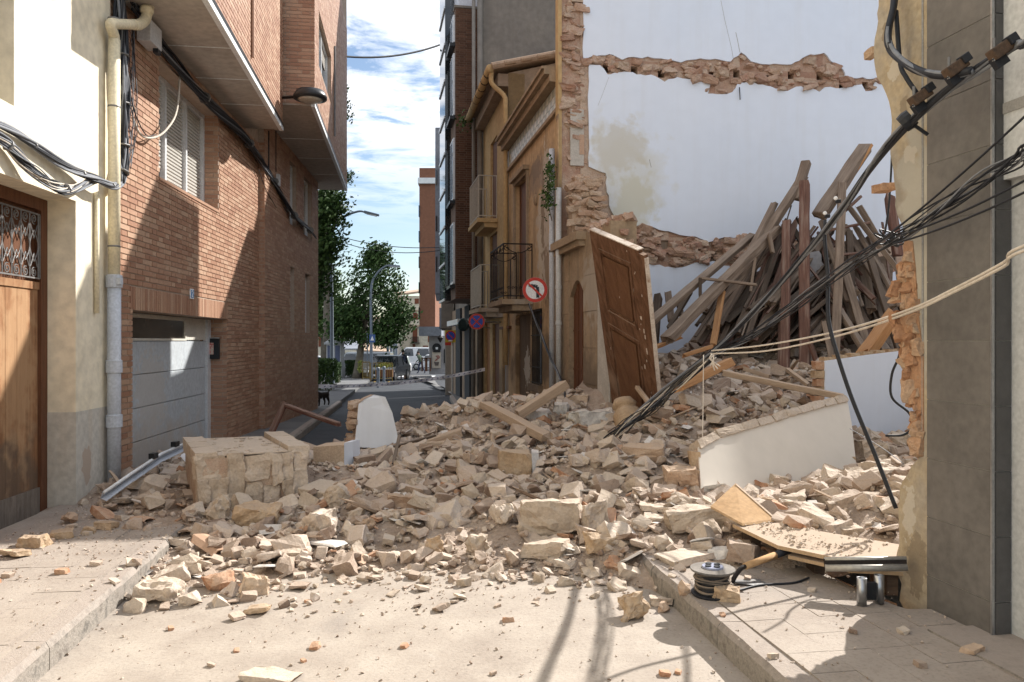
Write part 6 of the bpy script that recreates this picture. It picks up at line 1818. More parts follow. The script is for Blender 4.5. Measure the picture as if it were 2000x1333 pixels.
m_rubble = mat('rubble_mixed', [(0.25, 0.178, 0.135), (0.35, 0.265, 0.205), (0.43, 0.335, 0.265), (0.39, 0.305, 0.24), (0.48, 0.39, 0.315), (0.54, 0.455, 0.385)], scale=9, bump=0.7, bscale=40, island=0.8, dust=0.55, bdist=.012, dustcol=(.475, .39, .318))
m_chunk = mat('chunk_pale', [(0.42, 0.34, 0.26), (0.50, 0.415, 0.33), (0.57, 0.485, 0.405)], scale=6, bump=0.7, bscale=36, island=0.4, dust=0.5, bdist=.014, dustcol=(.52, .44, .36))
m_chunk_ochre = mat('chunk_ochre', [(0.36, 0.25, 0.155), (0.45, 0.325, 0.21), (0.49, 0.38, 0.27)], scale=6, bump=0.7, bscale=36, dust=0.45, bdist=.014, dustcol=(.46, .37, .29))
m_chunk_red = mat('chunk_brick', [(0.34, 0.155, 0.085), (0.46, 0.26, 0.16), (0.50, 0.36, 0.26)], scale=7, bump=0.7, bscale=36, dust=0.4, bdist=.014)
m_plas_w = mat('plaster_fragment', [(0.58, 0.57, 0.55), (0.68, 0.67, 0.65)], scale=5, bump=.3, bscale=30, dust=.35)
m_plas_b = mat('plaster_bluewhite', [(0.66, 0.70, 0.77), (0.72, 0.75, 0.80)], scale=1, bump=.08, bscale=14, streak=.08, dust=.1, speck=.15)

MATK = {'pale': m_chunk, 'tan': m_stone, 'red': m_chunk_red, 'ochre': m_chunk_ochre, 'white': m_plas_w}
taken = []
def stone_box(x0, y0, x1, y1, label, kind='pale', shape='block', yaw=None, tilt=0.15, flat=.75, cat='rubble stone', name='rubble_stone', group=None, seed=None, Y=None):
    """one broken piece, filling the photo box (x0, y0)-(x1, y1), resting on the heap"""
    sd = seed or int(x0 * 7 + y0 * 13)
    r_ = random.Random(sd)
    xc = (x0 + x1) / 2
    p = hit(xc, y1 - (y1 - y0) * .12) if Y is None else P(xc, y1 - (y1 - y0) * .12, Y)
    w, h = (x1 - x0) * p.y / F, (y1 - y0) * p.y / F
    if shape == 'block': pts = block_pts(r_, w * .94, w * .66, h * flat, .5, .16)
    elif shape == 'slab': pts = block_pts(r_, w * .95, w * .6, h * flat * .5, .45, .16)
    else: pts = [Vector((v.x * w, v.y * w * .8, v.z * h)) for v in rock_pts(r_, 20)]
    me = rough_mesh(name, pts, 3 if w > .12 else 2, min(w, h) * .13, 5.5 / max(w, .05) * .38, sd % 97)
    o = link(name, me, MATK[kind])
    o.location = p + Vector((0, w * .2, h * flat * .38))
    o.rotation_euler = (r_.uniform(-tilt, tilt), r_.uniform(-tilt, tilt), yaw if yaw is not None else r_.uniform(-.5, .5))
    taken.append((o.location.x, o.location.y, w * .5))
    return tag(o, label, cat, group)
for row in [
    (385, 955, 458, 1035, 'large pale boulder with chalky white crest in front of the masonry block', 'pale', 'rock'),
    (456, 974, 546, 1036, 'squared pale stone with crumbled top right of the chalky boulder', 'ochre', 'block'),
    (590, 990, 656, 1052, 'sunlit pale block with a step cut, standing on end', 'pale', 'block'),
    (620, 942, 684, 1000, 'rough pale chunk right of the masonry block', 'pale', 'rock'),
    (945, 966, 1016, 1032, 'rounded tan stone left of the large moulded block', 'pale', 'rock'),
    (1012, 968, 1146, 1050, 'largest pale moulded block in the sunlit centre of the heap', 'pale', 'block'),
    (905, 1030, 962, 1092, 'pale squared boulder at the front of the heap', 'pale', 'rock'),
    (825, 1038, 870, 1092, 'upright tan boulder at the front of the heap', 'ochre', 'rock'),
    (1022, 1052, 1116, 1092, 'long pale stone lying below the large moulded block', 'pale', 'block'),
    (1070, 1080, 1122, 1114, 'flat pale block below the long stone', 'pale', 'slab'),
    (1140, 1034, 1208, 1082, 'flat faced tan block leaning at the end of the kerb', 'ochre', 'block'),
    (1176, 1080, 1232, 1124, 'reddish mortar covered brick lump at the kerb corner', 'red', 'rock'),
    (1140, 968, 1186, 1046, 'upright squared stone right of the large moulded block', 'pale', 'block'),
    (1200, 1140, 1276, 1222, 'single yellowish boulder lying alone on the road by the kerb', 'ochre', 'rock'),
    (380, 1116, 466, 1158, 'reddish sandstone lump at the left front of the heap', 'red', 'rock'),
    (262, 1112, 346, 1186, 'pale slab with orange core lying by the left kerb', 'pale', 'slab'),
    (470, 1116, 522, 1168, 'split tan stone at the left front edge of the heap', 'tan', 'block'),
    (474, 1176, 526, 1202, 'flat yellowish shard lying on the road', 'ochre', 'slab'),
    (312, 1036, 362, 1074, 'curved pale shard at the end of the left kerb', 'pale', 'slab'),
    (34, 1040, 86, 1072, 'small cream block on the left pavement near the door', 'ochre', 'block'),
    (-4, 1064, 50, 1092, 'flat cream block at the very left edge of the pavement', 'ochre', 'slab'),
    (94, 1032, 136, 1054, 'small brick shaped block below the cream pillar', 'ochre', 'block'),
    (160, 1024, 184, 1044, 'tiny cream cube right of the brick shaped block on the pavement', 'ochre', 'block'),
    (182, 1014, 224, 1036, 'small tilted cream brick near the drainpipe foot', 'ochre', 'block'),
    (116, 996, 152, 1026, 'small grey lump at the foot of the cream pillar', 'tan', 'rock'),
    (194, 962, 256, 990, 'flat stone slab leaning by the drainpipe foot', 'pale', 'slab'),
    (268, 958, 330, 990, 'long flat stone right of the drainpipe foot', 'tan', 'slab'),
    (362, 852, 400, 880, 'grey lump between garage door and masonry block', 'tan', 'rock'),
    (308, 908, 340, 928, 'pale block lying before the garage door', 'white', 'block'),
    (1305, 984, 1420, 1038, 'broad pale block left of the plywood triangle', 'pale', 'block'),
    (1252, 974, 1312, 1006, 'flat pale paver behind the broad pale block', 'pale', 'slab'),
    (1260, 996, 1312, 1026, 'pale paver below another left of the broad pale block', 'pale', 'slab'),
    (1314, 960, 1378, 986, 'flat pale slab above the broad pale block', 'pale', 'slab'),
    (1298, 905, 1366, 952, 'squared tan block against the fallen white panel', 'tan', 'block'),
    (1396, 1140, 1450, 1180, 'cream block lying against the cable reel', 'ochre', 'block'),
    (1322, 1130, 1352, 1166, 'small grey stone left of the cable reel', 'tan', 'rock'),
    (1290, 1070, 1410, 1104, 'low flat pale stone behind the cable reel', 'pale', 'slab'),
    (1384, 1066, 1434, 1094, 'broken white block behind the cable reel', 'white', 'block'),
    (1424, 1048, 1462, 1074, 'reddish brick lumps behind the shovel', 'red', 'rock'),
    (1282, 1170, 1312, 1200, 'grey stone beside the lone yellowish boulder', 'tan', 'rock'),
    (1270, 1152, 1318, 1190, 'pale wedge behind the lone yellowish boulder', 'pale', 'slab'),
    (1532, 1008, 1600, 1036, 'long cream block lying on the plywood sheet', 'ochre', 'slab'),
    (1640, 1022, 1690, 1050, 'squared tan block on the rubble right of the long cream block', 'pale', 'block'),
    (1710, 1046, 1752, 1074, 'round tan lump beside the wall stub', 'tan', 'rock'),
    (1656, 1056, 1676, 1070, 'tiny orange block on the plywood sheet', 'ochre', 'block'),
    (1884, 1252, 1926, 1282, 'flat grey shard lying at the foot of the grey tiles', 'tan', 'slab'),
    (1748, 835, 1800, 880, 'large tan block behind the wall stub', 'pale', 'block'),
    (1675, 850, 1738, 905, 'tilted tan slab in front of the low white wall', 'pale', 'block'),
    (1690, 900, 1760, 940, 'flat squared tan block beside the wall stub', 'pale', 'slab'),
    (1478, 965, 1520, 1000, 'tan block below the fallen white panel', 'ochre', 'block'),
    (1525, 968, 1562, 1002, 'squared tan block below the middle of the fallen white panel', 'pale', 'block'),
    (1545, 945, 1585, 968, 'flat tan piece under the fallen white panel', 'tan', 'block'),
    (472, 1310, 575, 1340, 'pale shard cut off by the lower picture edge', 'pale', 'slab'),
    (750, 960, 830, 1000, 'long tan stone in the left centre of the heap', 'tan', 'block'),
    (690, 1002, 742, 1040, 'tan stone below the stepped sunlit block', 'tan', 'rock'),
    (770, 850, 900, 885, 'pale broken slab beside the white faced chunk', 'tan', 'slab'),
    (1120, 790, 1200, 842, 'pale grey plaster covered block before the stone corner', 'white', 'block'),
    (1022, 790, 1078, 832, 'pale grey block between the two fallen lintels', 'white', 'block'),
    (1080, 778, 1112, 816, 'small upright white block left of the grey block', 'white', 'block'),
    (1106, 766, 1150, 790, 'tan block on the crest of the heap', 'tan', 'block'),
    (1218, 862, 1300, 900, 'squared tan block below the stone column stub', 'tan', 'block'),
]:
    stone_box(*row)
# splintered yellow rock etc. get small companions automatically below

# masonry block at left: plastered top, rubble-stone front, corner stones
bl_ = thing('masonry_block', 'large fallen masonry block with plastered top and stone front', 'masonry block', P(490, 985, 6.3))
B0, B1 = P(384, 990, 6.05), P(600, 975, 6.45)
ux = (B1 - B0); ux.z = 0; wB = ux.length; ux.normalize(); uy = Vector((-ux.y, ux.x, 0)); uz = Vector((0, 0, 1))
zt_ = P(384, 893, 6.05).z
hB = zt_ - B0.z
q = lambda a, d, z: B0 + ux * a + uy * d + uz * z
MB().prism([q(.01, -.008, -.1), q(wB - .02, -.008, -.1), q(wB - .02, 1.15, -.1), q(.01, 1.15, -.1)], uz * (hB + .085)).build('core', m_masonry_warm, bl_)
r_ = random.Random(77)
cells = [(0, .34, .55, 1.0), (0, .14, 0, .53), (.36, .55, .1, 1.0), (.15, .35, 0, .52), (.56, .86, .45, .98), (.57, .76, 0, .42), (.77, .98, -.05, .36), (.88, 1.0, .38, .98), (.98, 1.13, .42, 1.0), (1.0, 1.13, 0, .40), (1.14, 1.32, .62, 1.0), (1.14, 1.32, .02, .6)]
cells = [(a / 1.32 * wB, b / 1.32 * wB, c * hB, d * hB) for a, b, c, d in cells]
for i, (a, b, c, d) in enumerate(cells):
    sx, sz_ = (b - a) * 1.06, (d - c) * 1.06
    me = rough_mesh('stone', block_pts(r_, sx, .16, sz_, .5 if i not in (0, 8, 9, 10, 11) else .05, .12), 3, .016, 8, i)
    o = link('stone', me, m_chunk, bl_)
    cpos = q((a + b) / 2, .05 + r_.uniform(-.015, .015), (c + d) / 2)
    o.location = cpos - bl_.location; o.rotation_euler = (0, 0, math.atan2(ux.y, ux.x))
MB().prism([q(.16, .0, hB), q(wB - .16, -.01, hB), q(wB - .17, 1.17, hB - .01), q(.17, 1.17, hB + .0)], uz * .012).build('plaster_top', m_chunk, bl_)
for a0, a1, h_ in ((-.01, .155, .03), (wB - .155, wB + .02, .05)):
    n_ = 3
    for k in range(n_):
        d0, d1 = 1.16 * k / n_, 1.16 * (k + 1) / n_ - .008
        me = rough_mesh('coping_stone', block_pts(r_, a1 - a0, d1 - d0, .10 + h_, .1, .04), 2, .006, 9, k)
        o = link('coping_stone', me, m_chunk, bl_); o.location = q((a0 + a1) / 2, (d0 + d1) / 2, hB - .03) - bl_.location; o.rotation_euler = (0, 0, math.atan2(ux.y, ux.x))
for k in range(46):
    s_ = r_.uniform(.01, .05)
    me = MB(); put(me, r_.choice(T_SLAB), (0, 0, 0), s_, Matrix.Rotation(r_.uniform(0, 6), 3, 'Z'))
    pos = q(.18 + (wB - .36) * r_.random(), r_.uniform(.05, 1.1), hB + .012 + s_ * .08)
    me = me.mesh('plaster_crumb'); o = link('plaster_crumb', me, m_chunk, bl_); o.location = pos - bl_.location
taken.append((B0.x + .5, 6.9, .75))

# white-faced chunk of wall beyond it
cw_ = thing('wall_chunk', 'broken chunk of wall with white plaster face in mid heap', 'wall chunk', P(720, 872, 8.0))
pts_f = [P(692, 872, 7.9), P(700, 788, 7.95), P(712, 778, 7.95), P(730, 770, 8.0), P(752, 774, 8.0), P(766, 805, 8.0), P(779, 862, 8.0), P(740, 874, 7.95)]
MB().prism(pts_f, Vector((-.10, .34, -.02))).build('core', m_masonry_warm, cw_)
MB().prism([p + Vector((.004, -.012, 0)) for p in pts_f], Vector((-.002, .010, 0))).build('plaster_face', m_plas_b, cw_)
for k in range(34):
    t = r_.random(); u_ = r_.random()
    p = P(692 - 2 + 6 * t, 872, 7.9).lerp(P(702, 785, 7.95), t) + Vector((-.02 - .1 * u_, .02 + .32 * u_, 0))
    s_ = r_.uniform(.05, .10)
    me = rough_mesh('stone', block_pts(r_, s_ * 1.5, s_, s_ * .6, .5, .25), 1, s_ * .07, 14, k)
    o = link('stone', me, m_masonry_warm, cw_); o.location = p - cw_.location; o.rotation_euler = (r_.uniform(-.3, .3), r_.uniform(-.3, .3), r_.uniform(0, 3))
sp_w = thing('wall_chunk', 'low chunk of wall with narrow white edge beside the masonry block', 'wall chunk', P(650, 905, 7.3))
a_, b_2, c_2, d_2 = P(612, 905, 7.3), P(672, 908, 7.25), P(672, 868, 7.25), P(612, 872, 7.3)
MB().prism([a_, b_2, c_2, d_2], Vector((.05, .3, 0))).build('core', m_stone, sp_w)
MB().prism([b_2 + Vector((.002, -.004, 0)), P(690, 905, 7.35), P(688, 862, 7.35), c_2 + Vector((.002, -.004, .02))], Vector((.03, .2, 0))).build('plaster_face', m_plas_b, sp_w)
# block with a plastered flank in mid heap
cm_ = thing('wall_chunk', 'upright pale block with white plastered flank in the centre of the heap', 'wall chunk', P(1010, 962, 6.7))
me = rough_mesh('stone', block_pts(r_, 66 * 6.75 / F, .26, 78 * 6.75 / F, .3, .08), 3, .012, 8, 5)
o = link('core', me, m_chunk_ochre, cm_); o.location = P(1003, 922, 6.8) - cm_.location + Vector((0, .12, 0)); o.rotation_euler = (0, .06, .1)
MB().prism([P(1042, 958, 6.78), P(1055, 950, 6.85), P(1052, 884, 6.85), P(1038, 882, 6.78)], Vector((.006, .2, 0))).build('plaster_face', m_plas_w, cm_)
taken.append((P(1003, 922, 6.8).x, 6.9, .2))
# moulded stone piece
mo = thing('moulding_piece', 'stepped piece of stone moulding lying left of centre', 'moulding', P(640, 980, 6.2))
pm = [P(582, 945, 6.35), P(640, 938, 6.45), P(668, 962, 6.4), P(680, 958, 6.4), P(676, 990, 6.35), P(640, 996, 6.3), P(600, 965, 6.3)]
for k, (s0, s1, dz) in enumerate(((0, 3, 0), (2, 5, -.02))):
    pass
MB().prism([P(580, 952, 6.3), P(636, 962, 6.2), P(640, 984, 6.2), P(584, 966, 6.3)], Vector((.12, .28, .03))).build('upper_step', m_chunk, mo, bevel=.008)
MB().prism([P(636, 955, 6.25), P(682, 960, 6.2), P(678, 998, 6.2), P(640, 990, 6.25)], Vector((.06, .22, .0))).build('lower_step', m_chunk, mo, bevel=.008)
# round column stub leaning by the door
cs_ = thing('column_stub', 'broken stone column stub leaning against the fallen door', 'column', P(1235, 860, 8.0))
ct0, ct1 = P(1240, 868, 8.0), P(1216, 778, 8.2)
prof = [ct0.lerp(ct1, t) for t in (0, .25, .5, .7, .78, .85, 1.0)]
me_ = MB().tube(prof, [.165, .16, .15, .145, .11, .135, .10], 14).mesh('stone', cs_.location)
bm = bmesh.new(); bm.from_mesh(me_); bmesh.ops.subdivide_edges(bm, edges=bm.edges, cuts=1)
for v in bm.verts: v.co += Vector(noise.noise_vector(v.co * 9)) * .014
bm.to_mesh(me_); bm.free()
link('shaft', me_, m_chunk_ochre, cs_, True)

# ---------------------------------------------------------------- stones of the heap: individuals first, then the mass
rs = random.Random(99)
def heap_weight(x, y):
    if y > 11.4 + .185 * (x - 1.06) and x > .5: return 0
    if x > .9 and 9.2 < y < 11.8 and x < 2.89 - .185 * y + .45: return 0
    if x > 2.89 - .185 * y - .3 and y < 4.6: return 0
    if x < -3.16 - .082 * y + .08: return 0
    if x > 4.6: return .15
    t = hz_at(x, y) - max(gz(y), (.13 if x < lk(y) else 0), (.13 if x > rk(y) and y < 6 else 0))
    if t < -.03: return 0
    return min(1.0, .30 + t * 5)
LAND = [('masonry block', -2.2, 6.8), ('white faced wall chunk', -1.5, 8.0), ('chalky boulder', -2.35, 5.7), ('stepped sunlit block', -1.35, 5.6), ('large moulded block', .3, 5.7), ('plaster flanked block', .03, 6.8),
        ('pale boulder at the front', -.3, 5.1), ('kerb end', .8, 5.1), ('column stub', 1.25, 8.0), ('sloping lintel', .0, 8.1), ('rising lintel', .4, 8.5), ('grey plaster covered block', 1.0, 8.3),
        ('tilted old door', 1.3, 8.9), ('fallen white panel', 2.1, 6.7), ('plywood triangle', 1.45, 5.0), ('wall stub', 2.2, 4.8), ('low white wall', 3.6, 8.4), ('red posts', 3.0, 9.8), ('garage door', -3.6, 8.3), ('drainpipe foot', -3.6, 6.7),
        ('stone house corner', .9, 9.6), ('moulded plank', -.4, 7.1), ('broad pale block', 1.35, 5.3), ('left kerb end', -2.2, 5.0), ('splintered beam end', 2.1, 8.0)]
used_l = {'rounded tan stone left of the large moulded block': 1}
def stone_label(nm, x, y, s_):
    best = sorted(LAND, key=lambda l: (l[1] - x) ** 2 + (l[2] - y) ** 2)
    for q_ in range(4):
        for sz in (('big ' if s_ > .13 else 'mid-sized ' if s_ > .09 else 'small '), ''):
            l = best[q_]
            dx, dy = x - l[1], y - l[2]
            d = ('right of' if dx > 0 else 'left of') if abs(dx) > abs(dy) else ('behind' if dy > 0 else 'in front of')
            far = 'just ' if math.hypot(dx, dy) < .45 else ''
            t_ = '%s%s %s%s the %s' % (sz, nm, far, d, l[0])
            if t_ not in used_l:
                used_l[t_] = 1
                return t_
    return t_
cand = []
while len(cand) < 13500:
    x, y = rs.uniform(-3.8, 5.6), rs.uniform(4.25, 12.0)
    w = heap_weight(x, y)
    if rs.random() > w: continue
    u_ = rs.random()
    s_ = .028 + .17 * u_ ** 5.0 + .02 * rs.random()
    if rs.random() < (.045 if y < 7.3 else .012) and heap_weight(x, y) > .45: s_ = rs.uniform(.11, .21)
    if y > 8.2 and x < 1: s_ *= .95
    cand.append((x, y, s_))
cand = [c for c in cand if not any((c[0] - t[0]) ** 2 + (c[1] - t[1]) ** 2 < (t[2] * .8) ** 2 and c[2] > .06 for t in taken)]
cand.sort(key=lambda c: -(c[2] / c[1]) if -.75 < c[0] / c[1] < .55 and not (c[0] > 1.3 and c[1] > 6.6 and c[1] < 7.4) else 0)
N_IND = 235
def zone(x, y):
    if x > 1.25 and y > 7.2: return ('in the shaded heap inside the collapsed house', 'stones inside the collapsed house')
    if x > 1.2: return ('in the sunlit debris below the fallen white panel', 'stones below the fallen panel')
    if x < -2.3 and y > 5.6: return ('in the debris before the garage door', 'stones before the garage')
    if y < 5.9: return ('along the sunlit front edge of the heap', 'stones along the front of the heap')
    if y < 7.2: return ('in the middle of the heap in the street', 'stones in the middle of the heap')
    return ('on the shaded rear slope of the heap in the street', 'stones on the rear slope of the heap')
kinds = [('tan squared stone', T_BLOCK, m_rubble), ('pale squared stone', T_BLOCK, m_chunk), ('rounded tan stone', T_ROCK, m_rubble), ('flat broken slab', T_SLAB, m_rubble), ('broken brick', T_BRICK, m_chunk_red), ('rounded pale stone', T_ROCK, m_chunk)]
def tile_tpl(r_):
    n_ = 5; sw = r_.uniform(1.2, 2.4); L_ = r_.uniform(.6, 1.1); vs = []
    for e, (ra, ) in enumerate(((.5,), (.42,))):
        for i in range(n_ + 1):
            t = -sw / 2 + sw * i / n_
            for y_ in (-L_ / 2 + r_.uniform(-.12, .12), L_ / 2 + r_.uniform(-.12, .12)): vs.append(Vector((math.sin(t) * ra, y_, math.cos(t) * ra - .45)))
    k_ = 2 * (n_ + 1); fs = []
    for i in range(n_):
        a = 2 * i
        fs += [(a, a + 1, a + 3, a + 2), (k_ + a, k_ + a + 2, k_ + a + 3, k_ + a + 1), (a, a + 2, k_ + a + 2, k_ + a), (a + 1, k_ + a + 1, k_ + a + 3, a + 3)]
    fs += [(0, k_, k_ + 1, 1), (2 * n_, 2 * n_ + 1, k_ + 2 * n_ + 1, k_ + 2 * n_)]
    return vs, fs
T_TILE = [tile_tpl(tr_) for _ in range(10)]
T_STICK = [hull(block_pts(tr_, tr_.uniform(1.8, 3.2), .16, .10, .6, .4)) for _ in range(8)]
T_FLAKE = [hull(block_pts(tr_, 1, tr_.uniform(.5, .9), .09, .7, .35)) for _ in range(12)]
m_rtile = mat('roof_shard', [(0.40, 0.23, 0.145), (0.46, 0.31, 0.215), (0.5, 0.38, 0.29)], scale=8, bump=.5, bscale=40, island=.7, dust=.4)
m_splint = mat('wood_splinter', [(.16, .11, .08), (.30, .22, .16), (.40, .30, .22)], scale=8, bump=.4, bscale=40, island=.7, dust=.3)
kinds += [('curved roof tile shard', T_TILE, m_rtile), ('white plaster flake', T_FLAKE, m_plas_w), ('wood splinter', T_STICK, m_splint)]
wts = [4, 2.5, 5, 2.5, 1.0, 3, 1.0, 1.3, .5]
T_TILE_ID, T_STICK_ID, T_FLAKE_ID = id(T_TILE), id(T_STICK), id(T_FLAKE)
for i, (x, y, s_) in enumerate(cand[:N_IND]):
    nm, tp_, m_ = rs.choices(kinds, wts)[0]
    r2 = random.Random(i)
    if tp_ is T_ROCK: pts = [v * s_ * 1.1 for v in rock_pts(r2, 16, (1, .85, r2.uniform(.55, .85)))]
    elif tp_ is T_SLAB: pts = block_pts(r2, s_ * 1.15, s_ * .75, s_ * .2, .5, .2)
    elif tp_ is T_BRICK: pts = block_pts(r2, min(s_ * 1.1, .2), min(s_ * .6, .11), min(s_ * .35, .05), .3, .06)
    elif tp_ in (T_TILE, T_STICK, T_FLAKE): pts = None
    else: pts = block_pts(r2, s_ * 1.1, s_ * r2.uniform(.6, .95), s_ * r2.uniform(.4, .75), .6, .26)
    if pts is None:
        mb_ = MB(); put(mb_, r2.choice(tp_), (0, 0, 0), s_ * 1.1, Matrix.Identity(3)); me = mb_.mesh('rubble_stone')
    else: me = rough_mesh('rubble_stone', pts, 2, s_ * .09, 1.4 / s_, i)
    o = link({T_TILE_ID: 'roof_tile_shard', T_STICK_ID: 'wood_splinter', T_FLAKE_ID: 'plaster_flake'}.get(id(tp_), 'rubble_stone'), me, m_)
    o.location = (x, y, hz_at(x, y) + s_ * .17)
    o.rotation_euler = (rs.uniform(-.5, .5), rs.uniform(-.5, .5), rs.uniform(0, 6.28))
    zl, zg = zone(x, y)
    tag(o, stone_label(nm, x, y, s_), 'rubble stone', zg)
mass = {id(k_[2]): [MB(), k_[2]] for k_ in kinds}
from mathutils import Euler
def roughen(tpl, seed):
    me_ = rough_mesh('t', tpl[0], 1, .07, 2.6, seed)
    out = ([v.co.copy() for v in me_.vertices], [tuple(p.vertices) for p in me_.polygons])
    bpy.data.meshes.remove(me_)
    return out
ROUGH = {id(T): [roughen(t, i) for i, t in enumerate(T)] for T in (T_BLOCK, T_ROCK, T_SLAB, T_BRICK)}
for (x, y, s_) in cand[N_IND:]:
    nm, tp_, m_ = rs.choices(kinds, wts)[0]
    if s_ > .055: tp_ = ROUGH.get(id(tp_), tp_)
    put(mass[id(m_)][0], rs.choice(tp_), (x, y, hz_at(x, y) + s_ * .2 + rs.uniform(-.02, .03)), s_ * 1.1, Euler((rs.uniform(-.6, .6), rs.uniform(-.6, .6), rs.uniform(0, 6.28))))
for k, (mb_, m_) in mass.items():
    me = bpy.data.meshes.new('rubble_mass'); me.from_pydata(mb_.v, [], mb_.f); me.validate()
    struct(link('rubble_mass', me, m_), 'stuff', 'countless smaller stones filling the rubble heap')
# fine crumbs over heap, road and pavements
gr = MB(); gr2 = MB()
T_TINY = [hull(rock_pts(tr_, 7, (1, .8, .6))) for _ in range(10)]
n = 0
while n < 15000:
    x, y = rs.uniform(-4, 3.0), 2.3 + 7.2 * rs.random() ** 1.1
    if x < -3.16 - .082 * y + .03 or x > 2.89 - .185 * y - .03: continue
    d = max(0, 5.0 - y)
    if rs.random() > math.exp(-d * 1.25) + .045: continue
    s_ = .007 + .026 * rs.random() ** 3
    if y < 4.4: s_ *= .85
    put(gr if rs.random() < .8 else gr2, rs.choice(T_TINY), (x, y, floor_at(x, y) + s_ * .2), s_, Euler((rs.uniform(-.5, .5), rs.uniform(-.5, .5), rs.uniform(0, 6.28))))
    n += 1
for mb_, m_ in ((gr, m_rubble), (gr2, m_chunk)):
    me = bpy.data.meshes.new('crumbs'); me.from_pydata(mb_.v, [], mb_.f); me.validate()
    struct(link('crumbs', me, m_), 'stuff', 'fine crumbs of mortar and brick strewn over the ground')
# looser stones thinning out in front of the heap
lo = MB(); lo2 = MB()
for k in range(420):
    x = rs.uniform(-2.4, 1.0); y = 5.25 - abs(rs.gauss(0, .42))
    if y < 3.9: continue
    s_ = .022 + .06 * rs.random() ** 2.2
    put(lo if rs.random() < .65 else lo2, rs.choice(rs.choice([T_BLOCK, T_ROCK, T_SLAB])), (x, y, floor_at(x, y) + s_ * .2), s_, Euler((rs.uniform(-.4, .4), rs.uniform(-.4, .4), rs.uniform(0, 6.28))))
for mb_, m_ in ((lo, m_rubble), (lo2, m_chunk)):
    me = bpy.data.meshes.new('loose_rubble'); me.from_pydata(mb_.v, [], mb_.f); me.validate()
    struct(link('loose_rubble', me, m_), 'stuff', 'loose small rubble thinning out in front of the heap')
# single bits lying on road and pavement
for i in range(34):
    x, y = rs.uniform(-2.2, 2.0), rs.uniform(2.6, 4.5)
    if x > 2.89 - .185 * y - .1: continue
    s_ = rs.uniform(.025, .055)
    me = rough_mesh('stone_fragment', block_pts(rs, s_, s_ * .75, s_ * .5, .5, .25), 1, s_ * .06, 14, i)
    o = link('stone_fragment', me, rs.choice([m_rubble, m_chunk, m_chunk_red])); o.location = (x, y, floor_at(x, y) + s_ * .18); o.rotation_euler = (rs.uniform(-.2, .2), rs.uniform(-.2, .2), rs.uniform(0, 6))
    onp = x > rk(y)
    cw_n = {m_rubble.name: 'tan', m_chunk.name: 'pale', m_chunk_red.name: 'reddish'}[o.data.materials[0].name]
    if onp: where = 'on the right pavement ' + ('near the cable reel' if y > 3.7 else 'near the kerb' if x < rk(y) + .5 else 'near the grey tiles')
    else: where = 'on the road ' + ('by the left kerb' if x < lk(y) + .7 else 'by the right kerb' if x > rk(y) - .7 else 'mid-lane') + (' close to the heap' if y > 3.9 else ' half way to the heap' if y > 3.2 else ' close to the camera')
    tag(o, ('larger ' if s_ > .042 else 'tiny ') + cw_n + ' stone fragment ' + where, 'stone fragment', 'fragments on the right pavement' if onp else 'fragments on the road')
for i in range(12):
    x, y = rs.uniform(-3.3, -2.4), rs.uniform(3.6, 6.3)
    if x > lk(y) - .15: continue
    s_ = rs.uniform(.03, .07)
    me = rough_mesh('stone_fragment', block_pts(rs, s_, s_ * .75, s_ * .5, .5, .25), 1, s_ * .06, 14, i)
    o = link('stone_fragment', me, rs.choice([m_rubble, m_chunk, m_chunk_red])); o.location = (x, y, floor_at(x, y) + s_ * .18)
    tag(o, ('larger ' if s_ > .05 else 'small ') + {m_rubble.name: 'tan', m_chunk.name: 'pale', m_chunk_red.name: 'reddish'}[o.data.materials[0].name] + ' stone fragment on the left pavement ' + ('near the kerb' if x > -2.8 else 'near the wooden door') + (' close to the drainpipe' if y > 5.2 else ''), 'stone fragment', 'fragments on the left pavement')

# ================================================================ TIMBER, FALLEN PANELS AND LOOSE THINGS
def wood(name, cols, **k):
    return mat(name, cols, rough=k.pop('rough', .8), scale=3.5, stretch=(.6, 9, 9), bump=.6, bscale=7, detail=9, bdist=.01, **k)
m_timber = wood('timber_grey', [(0.10, 0.07, 0.052), (0.19, 0.14, 0.104), (0.29, 0.225, 0.175)], dust=.4, dustcol=(.34, .28, .23))
m_timber_red = wood('timber_redbrown', [(0.08, 0.037, 0.029), (0.15, 0.072, 0.054), (0.27, 0.20, 0.165)], dust=.3, dustcol=(.34, .28, .23))
m_timber_dark = wood('timber_dark', [(0.045, 0.032, 0.025), (0.11, 0.08, 0.06)], dust=.3, dustcol=(.40, .33, .27))
m_timber_fresh = wood('timber_fresh', [(0.36, 0.17, 0.07), (0.50, 0.28, 0.13)], dust=.2)
m_lintel = wood('timber_pale', [(0.34, 0.25, 0.18), (0.46, 0.355, 0.265)], dust=.5)
TIM = {'g': m_timber, 'r': m_timber_red, 'd': m_timber_dark, 'f': m_timber_fresh, 'p': m_lintel}
